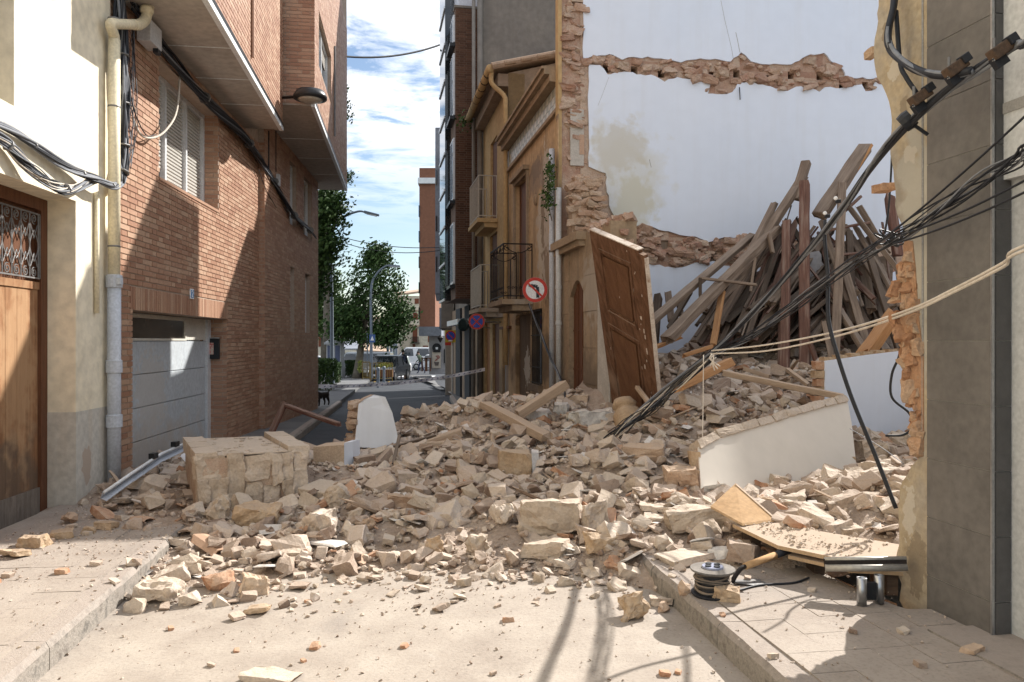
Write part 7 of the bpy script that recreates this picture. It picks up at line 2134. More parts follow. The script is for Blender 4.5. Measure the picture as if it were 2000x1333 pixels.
def beam(p0, p1, w, h, m, label, name='wooden_beam', cat='beam', group=None, roll=0.0, seed=0, broken=True):
    p0, p1 = Vector(p0), Vector(p1)
    L = (p1 - p0).length
    r_ = random.Random(seed)
    n = max(3, int(L / .22))
    vs, fs = [], []
    sec = [(-.5, -.42), (-.42, -.5), (.42, -.5), (.5, -.42), (.5, .42), (.42, .5), (-.42, .5), (-.5, .42)]
    for i in range(n + 1):
        x = L * i / n
        dx, dz = r_.uniform(-1, 1) * w * .03, r_.uniform(-1, 1) * h * .03
        for k, (a, b) in enumerate(sec):
            e = 0
            if i in (0, n) and broken: e = r_.uniform(-.5, .5) * w * .7
            vs.append((x + e, a * w + dx + r_.uniform(-1, 1) * w * .02, b * h + dz + r_.uniform(-1, 1) * h * .02))
    for i in range(n):
        for k in range(8):
            k2 = (k + 1) % 8
            fs.append((i * 8 + k, i * 8 + k2, (i + 1) * 8 + k2, (i + 1) * 8 + k))
    fs += [tuple(range(7, -1, -1)), tuple(n * 8 + k for k in range(8))]
    me = bpy.data.meshes.new(name); me.from_pydata(vs, [], fs)
    o = link(name, me, m)
    q = (p1 - p0).to_track_quat('X', 'Z')
    o.rotation_mode = 'QUATERNION'
    from mathutils import Quaternion
    o.rotation_quaternion = q @ Quaternion((1, 0, 0), roll)
    o.location = p0
    return tag(o, label, cat, group)
C8 = lambda x, y, Y: P(1180 + x / 2.777, 280 + y / 2.777, Y)
pile = 'roof timbers heaped against the white wall'
rowsT = [
    (255, 965, 9.3, 800, 500, 11.0, 15, 'g', 'lowest long leaning beam at the left of the timber pile'),
    (340, 1060, 9.2, 932, 462, 10.9, 23, 'g', 'thick round-ended beam leaning through the timber pile'),
    (745, 680, 10.4, 925, 322, 11.2, 13, 'g', 'short leaning batten above the thick round-ended beam'),
    (800, 620, 10.6, 1078, 180, 11.4, 17, 'g', 'long leaning beam at the upper left of the pile'),
    (1035, 300, 11.2, 1092, 112, 11.4, 17, 'g', 'stub of squared beam at the top of the pile'),
    (1086, 1235, 9.9, 1086, 218, 10.9, 19, 'r', 'upright flaking red post in the middle of the pile'),
    (978, 1255, 9.8, 990, 420, 10.8, 16, 'r', 'darker upright red post left of the flaking one'),
    (955, 1200, 10.0, 965, 780, 10.6, 10, 'r', 'thin upright red strip beside the darker post'),
    (1170, 385, 10.9, 1412, 22, 11.6, 25, 'g', 'broad beam rising to the upper right end of the pile'),
    (1252, 1165, 9.7, 1292, 215, 11.0, 16, 'g', 'upright pale post right of the grey partition'),
    (1320, 225, 11.3, 1452, 5, 11.5, 5, 'f', 'thin reddish lath sticking up at the top right'),
    (1548, 285, 11.3, 1592, 610, 11.0, 17, 'r', 'dark red plank standing beside the wall stub'),
    (1335, 352, 11.2, 1622, 720, 10.6, 13, 'g', 'long plank sloping down to the right'),
    (1382, 338, 11.3, 1530, 585, 11.0, 15, 'g', 'broad plank above the sloping one at right'),
    (1290, 640, 10.6, 1430, 1120, 9.8, 15, 'g', 'plank crossing low behind the pale post'),
    (1275, 900, 10.1, 1420, 1135, 9.6, 14, 'g', 'short plank leaning low at the right'),
    (1572, 925, 9.2, 1412, 1145, 9.0, 28, 'f', 'stout orange-brown beam end above the low white wall'),
    (1440, 620, 10.6, 1600, 1120, 9.8, 12, 'd', 'dark plank falling behind the stout beam end'),
    (1330, 480, 11.0, 1350, 1000, 10.4, 12, 'd', 'dark upright plank behind the pale post'),
    (1210, 470, 11.0, 1440, 425, 11.1, 5, 'r', 'thin red bar lying across the upper right timbers'),
    (1290, 600, 10.8, 1445, 588, 10.9, 5, 'r', 'second thin red bar below the first'),
    (1300, 370, 11.2, 1392, 285, 11.3, 5, 'r', 'short thin red lath pointing up right'),
    (520, 728, 9.9, 825, 765, 9.9, 5, 'g', 'thin horizontal batten in front of the leaning beams'),
    (520, 725, 9.9, 522, 862, 9.85, 6, 'd', 'short dark upright under the thin batten'),
    (820, 620, 10.2, 795, 800, 10.0, 5, 'g', 'short thin upright at the right end of the batten'),
    (895, 490, 10.6, 912, 590, 10.5, 7, 'g', 'short broken stick on the thick round-ended beam'),
    (292, 828, 10.8, 272, 1090, 10.5, 15, 'd', 'blackened plank standing at the left end of the pile'),
    (345, 800, 10.9, 365, 960, 10.7, 13, 'g', 'grey plank standing beside the blackened one'),
    (395, 830, 10.8, 420, 930, 10.6, 9, 'd', 'small dark board behind the lowest beam'),
    (640, 800, 10.0, 592, 1085, 9.5, 11, 'f', 'reddish board standing in front of the dark panel'),
    (470, 800, 10.1, 350, 1000, 9.7, 9, 'd', 'dark stick leaning left across the beams'),
    (1118, 1085, 9.9, 1160, 1205, 9.8, 8, 'r', 'short red stick at the foot of the partition'),
    (1190, 960, 9.9, 1235, 1180, 9.6, 9, 'g', 'grey stick leaning at the foot of the pale post'),
    (640, 1240, 8.1, 1290, 1372, 7.6, 15, 'p', 'long pale beam lying behind the fallen white panel'),
    (395, 1320, 7.7, 680, 1185, 8.3, 24, 'f', 'splintered orange beam end among the cables'),
    (260, 1110, 9.2, 415, 1045, 9.3, 9, 'f', 'short brown board behind the fallen door'),
    (430, 1150, 8.9, 580, 1100, 9.0, 11, 'f', 'brown board lying left of the cables'),
    (760, 1220, 9.4, 900, 1265, 9.2, 8, 'p', 'curved pale board lying at the foot of the red posts'),
    (995, 1225, 9.3, 1110, 1310, 8.9, 8, 'p', 'pale stick lying right of the red posts'),
    (180, 1090 + 230, 8.2, 280, 1455, 7.6, 8, 'p', 'thin pale batten left of the fallen white panel'),
]
for i, (x0, y0, Y0, x1, y1, Y1, w, m_, lab) in enumerate(rowsT):
    a, b = C8(x0, y0, Y0), C8(x1, y1, Y1)
    wm = w * (Y0 + Y1) / 2 / F
    beam(a, b, wm, wm * (.75 if w > 8 else 1), TIM[m_], lab, group=None, seed=i, roll=rnd.uniform(-.3, .3))
TL = [('flaking red post', 1086, 700), ('darker red post', 985, 820), ('thick round-ended beam', 640, 760), ('lowest long beam', 500, 740), ('upright pale post', 1270, 700), ('grey partition', 1150, 860), ('dark red panel', 590, 980),
      ('stout orange beam end', 1490, 1040), ('standing dark red plank', 1570, 450), ('broad rising beam', 1290, 200), ('long sloping plank', 1480, 540), ('thin horizontal batten', 670, 745), ('squared beam stub', 1060, 210)]
used_t = set()
def timber_label(w, m_, x, y, ang):
    kind = 'thin lath' if w < 6 else 'narrow batten' if w < 9 else 'squared timber' if w < 14 else 'broad plank'
    col_ = {'g': 'grey-brown', 'd': 'dark', 'r': 'reddish'}[m_]
    st_ = 'steeply leaning' if abs(math.cos(ang)) < .6 else 'slanting'
    for nm_, lx, ly in sorted(TL, key=lambda l: (l[1] - x) ** 2 + (l[2] - y) ** 2)[:5]:
        d_ = ('right of' if x > lx else 'left of') if abs(x - lx) > abs(y - ly) else ('above' if y < ly else 'below')
        for extra in ('', 'just ' if math.hypot(x - lx, y - ly) < 150 else 'well '):
            t_ = '%s %s %s behind and %s%s the %s' % (st_, col_, kind, extra, d_, nm_)
            if t_ not in used_t:
                used_t.add(t_); return t_
    return t_
rb = random.Random(31)
for i in range(185):
    if i < 120:
        x0, y0 = rb.uniform(470 if i > 92 else 600, 1150), rb.uniform(850, 1120)
        ang = R(rb.uniform(38, 62)); Lp = rb.uniform(260, 620)
        x1, y1 = x0 + Lp * math.cos(ang), y0 - Lp * math.sin(ang)
        for _ in range(40):
            if y1 < 300 + abs(x1 - 1080) * 1.05: x1, y1 = x0 + (x1 - x0) * .9, y0 + (y1 - y0) * .9
        if x1 - x0 < 60: continue
        lab, gp_ = 'grey-brown timber leaning up to the right in the dark middle of the pile', 'leaning timbers in the middle of the pile'
    else:
        x0, y0 = rb.uniform(1250, 1640), rb.uniform(800, 1140)
        ang = R(rb.uniform(95, 140)); Lp = rb.uniform(250, 560)
        x1, y1 = x0 + Lp * math.cos(ang), y0 - Lp * math.sin(ang)
        for _ in range(40):
          if y1 < 400: x1, y1 = x0 + (x1 - x0) * .9, y0 + (y1 - y0) * .9
        lab, gp_ = 'grey-brown timber leaning left in the tangle at the right of the pile', 'leaning timbers at the right of the pile'
    Y0 = rb.uniform(10.2, 10.9); Y1 = 11.5
    wpx = rb.choice([4, 5, 6, 8, 9, 11, 14, 18])
    wm = wpx * Y0 / F
    mt_ = rb.choice(['g', 'g', 'd', 'r'])
    lab = timber_label(wpx, mt_, (x0 + x1) / 2, (y0 + y1) / 2, ang)
    beam(C8(x0, y0, Y0), C8(x1, y1, Y1 - rb.uniform(0, .3)), wm, wm * rb.uniform(.35, .8), TIM[mt_], lab, group=gp_, seed=100 + i, roll=rb.uniform(-1, 1))
for i in range(26):
    t_ = rb.random()
    x0, y0 = 430 + 380 * t_ + rb.uniform(-40, 40), rb.uniform(960, 1090)
    x1, y1 = 820 + 230 * t_ + rb.uniform(-30, 30), 560 - 250 * t_ + rb.uniform(-30, 40)
    e_ = rb.uniform(.55, 1.0); x1, y1 = x0 + (x1 - x0) * e_, y0 + (y1 - y0) * e_
    wpx = rb.choice([5, 7, 9, 12, 15]); mt_ = rb.choice(['g', 'g', 'r', 'd'])
    Y0 = rb.uniform(9.9, 10.6); wm = wpx * Y0 / F
    beam(C8(x0, y0, Y0), C8(x1, y1, 11.35), wm, wm * rb.uniform(.4, .8), TIM[mt_], timber_label(wpx, mt_, (x0 + x1) / 2, (y0 + y1) / 2, math.atan2(y0 - y1, x1 - x0)), group='leaning timbers at the left of the pile', seed=400 + i, roll=rb.uniform(-1, 1))
# standing remains of partition and panels inside the pile
pn = thing('partition_remnant', 'narrow pale grey partition remnant standing behind the red posts', 'wall', C8(1150, 1130, 11.0))
pp_ = [C8(x, y, 10.95) for x, y in ((1105, 590), (1165, 580), (1178, 600), (1180, 640), (1196, 660), (1190, 760), (1200, 800), (1196, 900), (1205, 940), (1180, 960), (1165, 1140), (1100, 1140))]
MB().prism(pp_, Vector((.0, .09, 0))).build('slab', mat('partition_grey', [(.34, .34, .36), (.42, .42, .44)], scale=2), pn)
MB().prism([p + Vector((.006, -.004, 0)) for p in pp_[4:11]] + [pp_[10] + Vector((-.05, -.004, 0)), pp_[4] + Vector((-.06, -.004, 0))], Vector((0, .003, 0))).build('chipped_edge', m_pale_patch, pn)
dpnl = thing('dark_panel', 'dark red panel of a fallen door behind the left timbers', 'door', C8(570, 1100, 10.3))
MB().prism([C8(525, 1100, 10.2), C8(610, 1090, 10.2), C8(650, 800, 10.7), C8(570, 850, 10.7)], Vector((.01, .05, 0))).build('board', m_timber_red, dpnl)
for k, (s0, s1) in enumerate(((.1, .42), (.55, .9))):
    A = C8(525, 1100, 10.19).lerp(C8(570, 850, 10.69), s0); B = C8(610, 1090, 10.19).lerp(C8(650, 800, 10.69), s0)
    A2 = C8(525, 1100, 10.19).lerp(C8(570, 850, 10.69), s1); B2 = C8(610, 1090, 10.19).lerp(C8(650, 800, 10.69), s1)
    MB().prism([A.lerp(B, .2), A.lerp(B, .8), A2.lerp(B2, .8), A2.lerp(B2, .2)], Vector((-.002, -.012, 0))).build('raised_panel', m_timber_red, dpnl)
for k, (x, y, w, h) in enumerate(((830, 1000, 70, 330), (700, 1050, 90, 260), (1500, 800, 110, 420), (1420, 900, 90, 380), (950, 850, 80, 300))):
    c = C8(x, y, 11.2)
    o = MB().prism([c + Vector((-w / 2 * .0027, 0, -h / 2 * .0027)) * 1, c + Vector((w / 2 * .0027, .02, -h / 2 * .0027)), c + Vector((w / 2 * .0027 + .15, .22, h / 2 * .0027)), c + Vector((-w / 2 * .0027 + .15, .2, h / 2 * .0027 - .05))], Vector((0, .04, 0))).build('broken_board', m_timber_dark if k % 2 else m_timber)
    tag(o, ('broad board behind the darker red post', 'broad dark board behind the dark red panel', 'tall broad board at the far right of the pile', 'tall dark board right of the pale post', 'grey board high behind the red posts')[k], 'board')

# the leaning old door
DBL, DTL, DTR = P(1200, 815, 9.2), P(1152, 448, 8.15), P(1247, 495, 7.4)
hD = (DTL - DBL); HD = hD.length; ez = hD.normalized()
exd = (DTR - DTL); WD = exd.length; ex = (exd - ez * exd.dot(ez)).normalized()
ey = ez.cross(ex).normalized()
if ey.dot(DBL) < 0: ey = -ey          # away from the camera
dd = thing('door_debris', 'tall old panelled wooden door torn loose and tilted beside the heap', 'door', DBL)
m_door_old = mat('door_old_wood', [(0.085, 0.043, 0.025), (0.15, 0.077, 0.045), (0.22, 0.122, 0.075)], rough=.7, scale=2.5, stretch=(6, 6, 1.2), bump=.4, bscale=14, detail=9, dust=.35)
add_patch(m_door_old, (.25, -.3, .6), (.5, .5, .7), (.42, .32, .24), .35, 4, .6)
m_door_panel = mat('door_panel_wood', [(0.12, 0.058, 0.032), (0.185, 0.093, 0.05)], rough=.55, scale=2.5, stretch=(6, 6, 1.2), bump=.4, bscale=14, detail=9)
m_chip = mat('paint_chipped', [(.55, .46, .38), (.66, .58, .5), (.30, .19, .12)], scale=9, bump=.5, bscale=40)
dq = lambda x, z, y: DBL + ex * x + ez * z + ey * y
def dbox(x0, x1, z0, z1, y0, y1):
    return MB().add([dq(x, z, y) for z in (z0, z1) for (x, y) in ((x0, y0), (x0, y1), (x1, y1), (x1, y0))], tri_boxfaces())
z0_ = -.1
leaf = dbox(0, WD, z0_, HD, .02, .05).build('leaf', m_door_old, dd)
for x0, x1 in ((0, .15), (WD - .15, WD)): dbox(x0, x1, z0_, HD, -.006, .0195).build('stile', m_door_old, dd, bevel=.004)
zr_ = [(HD - .17, HD - .001), (HD * .56, HD * .56 + .13), (z0_ + .001, z0_ + .28)]
for a, b in zr_: dbox(.151, WD - .151, a, b, -.005, .0195).build('rail', m_door_old, dd, bevel=.004)
for a, b in ((HD * .56 + .13, HD - .17), (z0_ + .28, HD * .56)):
    x0, x1 = .152, WD - .152
    for t, e in ((.035, -.012), (.06, .004)):
        for bx in ((x0, x1, a, a + t), (x0, x1, b - t, b), (x0, x0 + t, a + t, b - t), (x1 - t, x1, a + t, b - t)):
            dbox(bx[0], bx[1], bx[2], bx[3], e, .0193).build('moulding', m_door_old, dd)
    nb = 2
    for k in range(nb):
        w0, w1 = x0 + .075 + (x1 - x0 - .15) * k / nb, x0 + .075 + (x1 - x0 - .15) * (k + 1) / nb - .004
        dbox(w0, w1, a + .075, b - .075, -.004, .019).build('panel_board', m_door_panel, dd)
dbox(0, WD + .002, HD + .001, HD + .012, -.008, .06).build('worn_top_edge', m_chip, dd)
dbox(WD + .001, WD + .085, z0_, HD - .03, .0, .05).build('hanging_stile', m_door_old, dd)
dbox(WD + .086, WD + .096, z0_, HD - .06, .004, .048).build('worn_side_edge', m_chip, dd)
rb = random.Random(9)
for k in range(26):
    x, z = (WD - rb.uniform(0, .2) if rb.random() < .7 else rb.uniform(.1, WD)), rb.uniform(.2, HD - .05)
    s_ = rb.uniform(.005, .018)
    dbox(x - s_ * .5, x + s_ * .5, z - s_ * 1.4, z + s_ * 1.4, -.008, -.0062).build('paint_chip', m_chip, dd)

# fallen white panel
fp = thing('collapsed_wall_slab', 'large fallen white wall panel with broken tile edge on top', 'wall slab', P(1520, 950, 6.6))
m_fpanel = mat('panel_cream', [(.62, .575, .51), (.67, .62, .555)], scale=1.0, bump=.05, bscale=14, streak=.05, speck=.15)
TLp, TRp, BRp, BLp = P(1364, 872, 6.35), P(1655, 784, 7.5), P(1676, 945, 7.12), P(1372, 985, 6.02)
outline = [TLp, TLp.lerp(TRp, .12) + Vector((0, 0, .015)), TLp.lerp(TRp, .3) + Vector((0, 0, .05)), TLp.lerp(TRp, .5) + Vector((0, 0, .07)), TLp.lerp(TRp, .75) + Vector((0, 0, .05)), TRp, TRp.lerp(BRp, .3) + Vector((.0, 0, 0)), TRp.lerp(BRp, .65), BRp, BLp]
nrm = (TRp - TLp).cross(BLp - TLp).normalized()
eye = Vector((0, 0, CAM_H))
onp = lambda x, y: eye + (P(x, y, 1) - eye) * (nrm.dot(TLp - eye) / nrm.dot(P(x, y, 1) - eye))
outline = [onp(x, y) for x, y in ((1364, 872), (1400, 852), (1450, 838), (1510, 820), (1585, 797), (1655, 780), (1664, 830), (1670, 885), (1677, 950), (1372, 990))]
if nrm.dot(TLp - Vector((0, 0, CAM_H))) < 0: nrm = -nrm
MB().prism(outline, nrm * .012).build('plaster_face', m_fpanel, fp)
MB().prism([p + nrm * .0125 for p in outline], nrm * .11).build('core', m_masonry_warm, fp)
rq = random.Random(3)
path = outline[:6]
TRp, BRp = outline[5], outline[8]
tot = 0
for p, q_ in zip(path, path[1:]):
    L = (q_ - p).length; k = max(1, int(L / .17))
    for j in range(k):
        c = p.lerp(q_, (j + .5) / k)
        s_ = L / k
        me = rough_mesh('edge_brick', block_pts(rq, s_ * .97, .13, .075, .35, .1), 2, .006, 11, tot)
        o = link('edge_brick', me, m_chunk, fp)
        o.location = c + nrm * .058 + Vector((0, 0, .022)) - fp.location
        d = (q_ - p).normalized()
        yv = (nrm - d * nrm.dot(d)).normalized(); zv = d.cross(yv)
        if zv.z < 0: zv = -zv; yv = -yv
        o.rotation_euler = Matrix((d, yv, zv)).transposed().to_euler()
        tot += 1
for t in (.15, .45, .8):
    c = TLp.lerp(BLp, t) if t != .8 else TRp.lerp(BRp, .7)
    me = rough_mesh('edge_brick', block_pts(rq, .07, .11, .12, .5, .2), 2, .006, 11, int(t * 100))
    o = link('edge_brick', me, m_chunk_ochre, fp); o.location = c + nrm * .07 - fp.location
# low white wall behind it
lw = thing('low_wall', 'low white plastered wall remnant behind the fallen panel', 'wall', P(1700, 880, 8.4))
A0, A1 = P(1612, 704, 8.2), P(1830, 686, 8.9)
cap = [A0, A0.lerp(A1, .15) + Vector((0, 0, .01)), A0.lerp(A1, .4) + Vector((0, 0, .03)), A0.lerp(A1, .75) + Vector((0, 0, .045)), A1]
pl_ = cap + [Vector((A1.x, A1.y, -.1)), Vector((A0.x, A0.y, -.1))]
MB().prism(pl_, Vector((-.01, .012, 0))).build('plaster_face', m_white, lw)
MB().prism([p + Vector((-.03, .013, -.002)) for p in pl_], Vector((-.02, .12, 0))).build('core', m_masonry_warm, lw)
for k in range(9):
    me = rough_mesh('brick', block_pts(rq, .10, .13, .085, .3, .12), 2, .005, 12, k)
    o = link('brick', me, m_chunk_ochre if k % 2 else m_chunk_red, lw); o.location = Vector((A0.x - .05 + rq.uniform(-.012, .012), A0.y + .07, A0.z - .05 - k * .092)) - lw.location
for k in range(9):
    c = A0.lerp(A1, (k + .5) / 9)
    me = rough_mesh('brick', block_pts(rq, .115, .11, .05, .25, .08), 1, .004, 12, k + 30)
    o = link('brick', me, m_chunk_ochre, lw); o.location = c + Vector((-.03, .075, .012 + .03 * math.sin(k / 9 * 3.1))) - lw.location; o.rotation_euler = (0, 0, .2)

# lintels, planks and frame on the street heap
for i, (x0, y0, Y0, x1, y1, Y1, w, m_, lab) in enumerate([
    (948, 790, 8.6, 1066, 852, 7.6, 23, 'p', 'pale dusty lintel sloping down to the right on the heap'),
    (1008, 812, 8.4, 1102, 750, 8.6, 25, 'p', 'pale dusty lintel rising to the right on the heap'),
    (872, 936, 7.0, 988, 906, 7.1, 19, 'g', 'moulded plank lying in the centre of the heap'),
    (800, 876, 7.9, 905, 842, 8.1, 22, 'p', 'pale plank left of the sloping lintel'),
    (770, 872, 7.8, 850, 850, 8.0, 8, 'd', 'thin dark batten behind the pale plank'),
    (940, 876, 7.4, 1040, 846, 7.9, 20, 'd', 'dark timber under the sloping lintel'),
    (524, 858, 9.4, 556, 786, 9.6, 12, 'r', 'brown timber propped up behind the masonry block'),
    (556, 790, 9.6, 662, 828, 9.0, 11, 'r', 'brown timber sloping down from the propped one'),
    (768, 905, 7.2, 780, 850, 7.6, 6, 'd', 'thin dark stick beside the white faced chunk'),
    (290, 940, 6.8, 384, 948, 6.7, 6, 'd', 'thin dark rod lying before the masonry block')]):
    wm = w * (Y0 + Y1) / 2 / F
    beam(P(x0, y0, Y0), P(x1, y1, Y1), wm, wm * .7, TIM[m_], lab, seed=300 + i, name='wooden_beam')

# roller-door rail and sheet lying before the garage
gr_ = thing('metal_flashing', 'bent pale metal flashing lying along the garage door', 'metal strip', P(280, 935, 6.9))
fl_ = [P(197, 972, 6.25), P(250, 935, 6.6), P(310, 895, 7.3), P(360, 872, 8.0)]
fm = MB()
for p, q_ in zip(fl_, fl_[1:]):
    fm.quad(p, q_, q_ + Vector((.04, -.02, .05)), p + Vector((.03, -.02, .05)))
    fm.quad(p, q_, q_ + Vector((.06, -.03, -.01)), p + Vector((.06, -.03, -.015)))
fo = fm.build('sheet', m_pipe_grey, gr_); md = fo.modifiers.new('solid', 'SOLIDIFY'); md.thickness = .006
MB().tube([p + Vector((.035, -.02, .05)) for p in fl_], .014, 8).build('rolled_edge', m_whitetrim, gr_, True)
for k, t in enumerate((.35, .75)):
    p = fl_[1].lerp(fl_[3], t) + Vector((.03, 0, .10)); MB().box(p, (.05, .09, .05)).build('bracket', m_blacktrim, gr_)
ps = MB().prism([P(352, 890, 7.3), P(392, 868, 7.5), P(402, 880, 7.3), P(365, 905, 7.1)], Vector((0, .02, .012)))
tag(ps.build('plastic_sheet', m_plas_b), 'torn white sheet lying between garage door and masonry block', 'sheet')

# ---------------------------------------------------------------- boards, rail, reel, shovel, tubes on the right pavement
pb_ = thing('plywood_sheet', 'dusty plywood sheet laid over the pit in the right pavement', 'board', PZ(1560, 1060, .3))
m_ply = mat('plywood', [(.44, .30, .17), (.54, .39, .25)], scale=3, stretch=(1, 5, 1), bump=.2, bscale=30, dust=.85, dustcol=(.42, .34, .27))
pv = [PZ(1431, 1022, .33), PZ(1519, 1064, .30), PZ(1641, 1090, .30), PZ(1760, 1096, .30), PZ(1756, 1062, .33), PZ(1600, 1036, .34), PZ(1528, 1020, .34)]
MB().prism(pv, (0, 0, -.022)).build('sheet', m_ply, pb_)
pv2 = [p + Vector((.05, -.03, -.05)) for p in pv[1:4]] + [p + Vector((.02, -.02, -.05)) for p in pv[4:6]]
MB().prism(pv2, (0, 0, -.02)).build('lower_sheet', m_ply, pb_)
for t in (.1, .5, .9):
    c = pv[0].lerp(pv[3], t); MB().box(c + Vector((.05, .08, -.12)), (.06, .2, .17)).build('packing_block', m_timber_dark, pb_)
cr_b = MB(); rz = random.Random(3)
for k in range(260):
    u_, v_ = rz.random(), rz.random()
    p = pv[0].lerp(pv[2], u_).lerp(pv[6].lerp(pv[4], u_), v_)
    s_ = .008 + .035 * rz.random() ** 3
    put(cr_b, rz.choice(T_TINY), p + Vector((0, 0, s_ * .2)), s_, Euler((rz.uniform(-.4, .4), rz.uniform(-.4, .4), rz.uniform(0, 6))))
struct(cr_b.build('debris', m_chunk, pb_), 'stuff')
tri = thing('plywood_triangle', 'orange triangular piece of plywood standing on the debris', 'board', PZ(1450, 1024, .3))
MB().prism([P(1388, 992, 5.05), P(1437, 947, 5.3), P(1517, 1017, 4.95), P(1450, 1026, 4.85)], Vector((.004, .016, .012))).build('sheet', mat('plywood_orange', [(.38, .24, .125), (.48, .32, .18)], scale=4, bump=.2, bscale=30), tri)
MB().bar(P(1437, 946.5, 5.3), P(1517, 1016.5, 4.95), .016, .018).build('raw_edge', m_lintel, tri)
rl = thing('steel_rail', 'short galvanised steel rail lying over the pit edge', 'steel rail', P(1690, 1118, 3.95))
ra, rb_ = P(1612, 1104, 4.12), P(1772, 1103, 4.02)
sec = [(0, 0), (0, .065), (.012, .065), (.012, .045), (.03, .045), (.03, .03), (.012, .03), (.012, .008), (.05, .008), (.05, 0)]
dR = (rb_ - ra).normalized(); sV = Vector((0, 0, 1)); bk = Vector((-dR.y, dR.x, 0))
m_galv = plain('steel_galvanised', (.42, .40, .36), .55, .6)
MB().bar(ra + bk * .03, rb_ + bk * .03, .05, .055).build('channel', m_black_iron, rl)
MB().tube([ra - sV * .012, rb_ - sV * .012], .019, 10).build('lower_roll', m_galv, rl, True)
MB().tube([ra + sV * .028 + bk * .02, rb_ + sV * .028 + bk * .02], .014, 10).build('upper_roll', m_galv, rl, True)
# pit: earth walls and orange stones below the rail
pit = MB().prism([PZ(1600, 1112, .11), PZ(1775, 1112, .11), PZ(1768, 1165, .11), PZ(1690, 1150, .11)], (0, 0, -.35))
rp_ = random.Random(6)
for k in range(9):
    s_ = rp_.uniform(.06, .11)
    me = rough_mesh('pit_stone', block_pts(rp_, s_, s_ * .8, s_ * .7, .5, .2), 2, .006, 12, k)
    o = link('pit_stone', me, m_masonry_orange); o.location = (rp_.uniform(1.95, 2.15), rp_.uniform(4.0, 4.35), -.12 + rp_.uniform(-.1, .12))
    tag(o, 'orange stone showing in the pit below the steel rail', 'stone', 'orange stones in the pit')
mbx = MB()
e0, e1, e2 = PZ(1600, 1112, .118), PZ(1690, 1155, .118), PZ(1752, 1178, .118)
for p, q_ in ((e0, e1), (e1, e2)): mbx.quad(p, q_, q_ - Vector((0, 0, .5)), p - Vector((0, 0, .5)))
struct(mbx.build('pit_edge', m_masonry_orange), label='earth face of the pit in the right pavement')

reel = thing('cable_reel', 'black extension cable reel with white disc standing on the pavement', 'cable reel', PZ(1392, 1160, .13))
rc = reel.location.copy()
MB().lathe([(.11, 0), (.115, .008), (.115, .014), (.06, .016)], rc, seg=28).build('lower_flange', m_cable, reel)
co = MB()
for k in range(9):
    z = .024 + k * .0115
    rr_ = .088 + .006 * math.sin(k * 2.3)
    pts = [rc + Vector((math.cos(t) * (rr_ + .004 * math.sin(t * 3 + k)), math.sin(t) * (rr_ + .004 * math.cos(t * 2 + k)), z + .008 * math.sin(t + k) + .006 * math.sin(2 * t + k * 3))) for t in [j / 24 * 2 * math.pi for j in range(25)]]
    co.tube(pts, .0075, 6, cap=False)
co.build('wound_cable', m_cable_dusty, reel, True)
MB().lathe([(.082, .012), (.082, .13)], rc, seg=20).build('drum', m_cable, reel)
MB().lathe([(.116, .130), (.119, .135), (.119, .143), (.07, .146)], rc, seg=30).build('upper_flange', mat('reel_disc', [(.10, .095, .09), (.22, .205, .19)], scale=9, dust=.2, dustcol=(.45, .39, .33)), reel)
MB().lathe([(.058, .1465), (.056, .156), (.02, .157)], rc, seg=22).build('socket_plate', plain('reel_plate', (.30, .32, .42), .4), reel)
for k in range(4):
    t = k * math.pi / 2 + .5
    MB().lathe([(.017, .157), (.016, .162)], rc + Vector((math.cos(t) * .032, math.sin(t) * .032, 0)), seg=12).build('socket', m_cable, reel)
tail = smooth_path([rc + Vector((.09, 0, .02)), rc + Vector((.16, .05, .008)), rc + Vector((.3, .14, .006)), rc + Vector((.5, .18, .006)), rc + Vector((.62, .26, .01))], 6)
MB().tube(tail, .006, 6).build('loose_cable', m_cable, reel, True)

sh = thing('shovel', 'shovel with worn wooden shaft lying beside the cable reel', 'shovel', PZ(1445, 1110, .2))
s0, s1 = P(1447, 1108, 4.35), P(1578, 1060, 4.62)
dS = (s1 - s0)
MB().tube([s0 + dS * .06, s0 + dS * .5], .020, 10).build('shaft', mat('shaft_wood', [(.42, .25, .12), (.54, .36, .2)], scale=4, stretch=(1, 1, 1), bump=.2), sh, True)
MB().tube([s0 + dS * .5, s0 + dS * .72], .021, 10).build('grip_wrap', m_cable, sh, True)
MB().tube([s0 + dS * .72, s0 + dS * .86, s1], [.018, .022, .012], 10).build('handle_end', m_lintel, sh, True)
MB().tube(smooth_path([s0 + dS * .1, s0 + dS * .0 + Vector((0, 0, -.005)), s0 + Vector((-.045, -.03, -.045)), s0 + Vector((-.06, -.04, -.075))], 5), .013, 8).build('neck', m_black_iron, sh, True)
bpts = [s0 + Vector((-.05, -.05, -.07)), s0 + Vector((-.02, .03, -.08)), s0 + Vector((.12, .06, -.085)), s0 + Vector((.15, -.01, -.09)), s0 + Vector((.10, -.06, -.09))]
MB().prism(bpts, (0, 0, .004)).build('blade', m_iron, sh)

tu = thing('steel_tubes', 'two short steel tubes joined by a dark plate on the pavement', 'steel tube', PZ(1700, 1182, .13))
t0, t1 = PZ(1683, 1182, .13), PZ(1717, 1176, .13)
for p in (t0, t1):
    c = MB().lathe([(.0245, 0), (.0245, .145), (.0215, .145), (.0215, .01)], p, seg=20); c.build('tube', m_steel, tu, True)
cc = t0.lerp(t1, .5)
MB().box(cc + Vector((0, 0, .07)), (.055, .02, .09)).build('plate', m_blacktrim, tu)

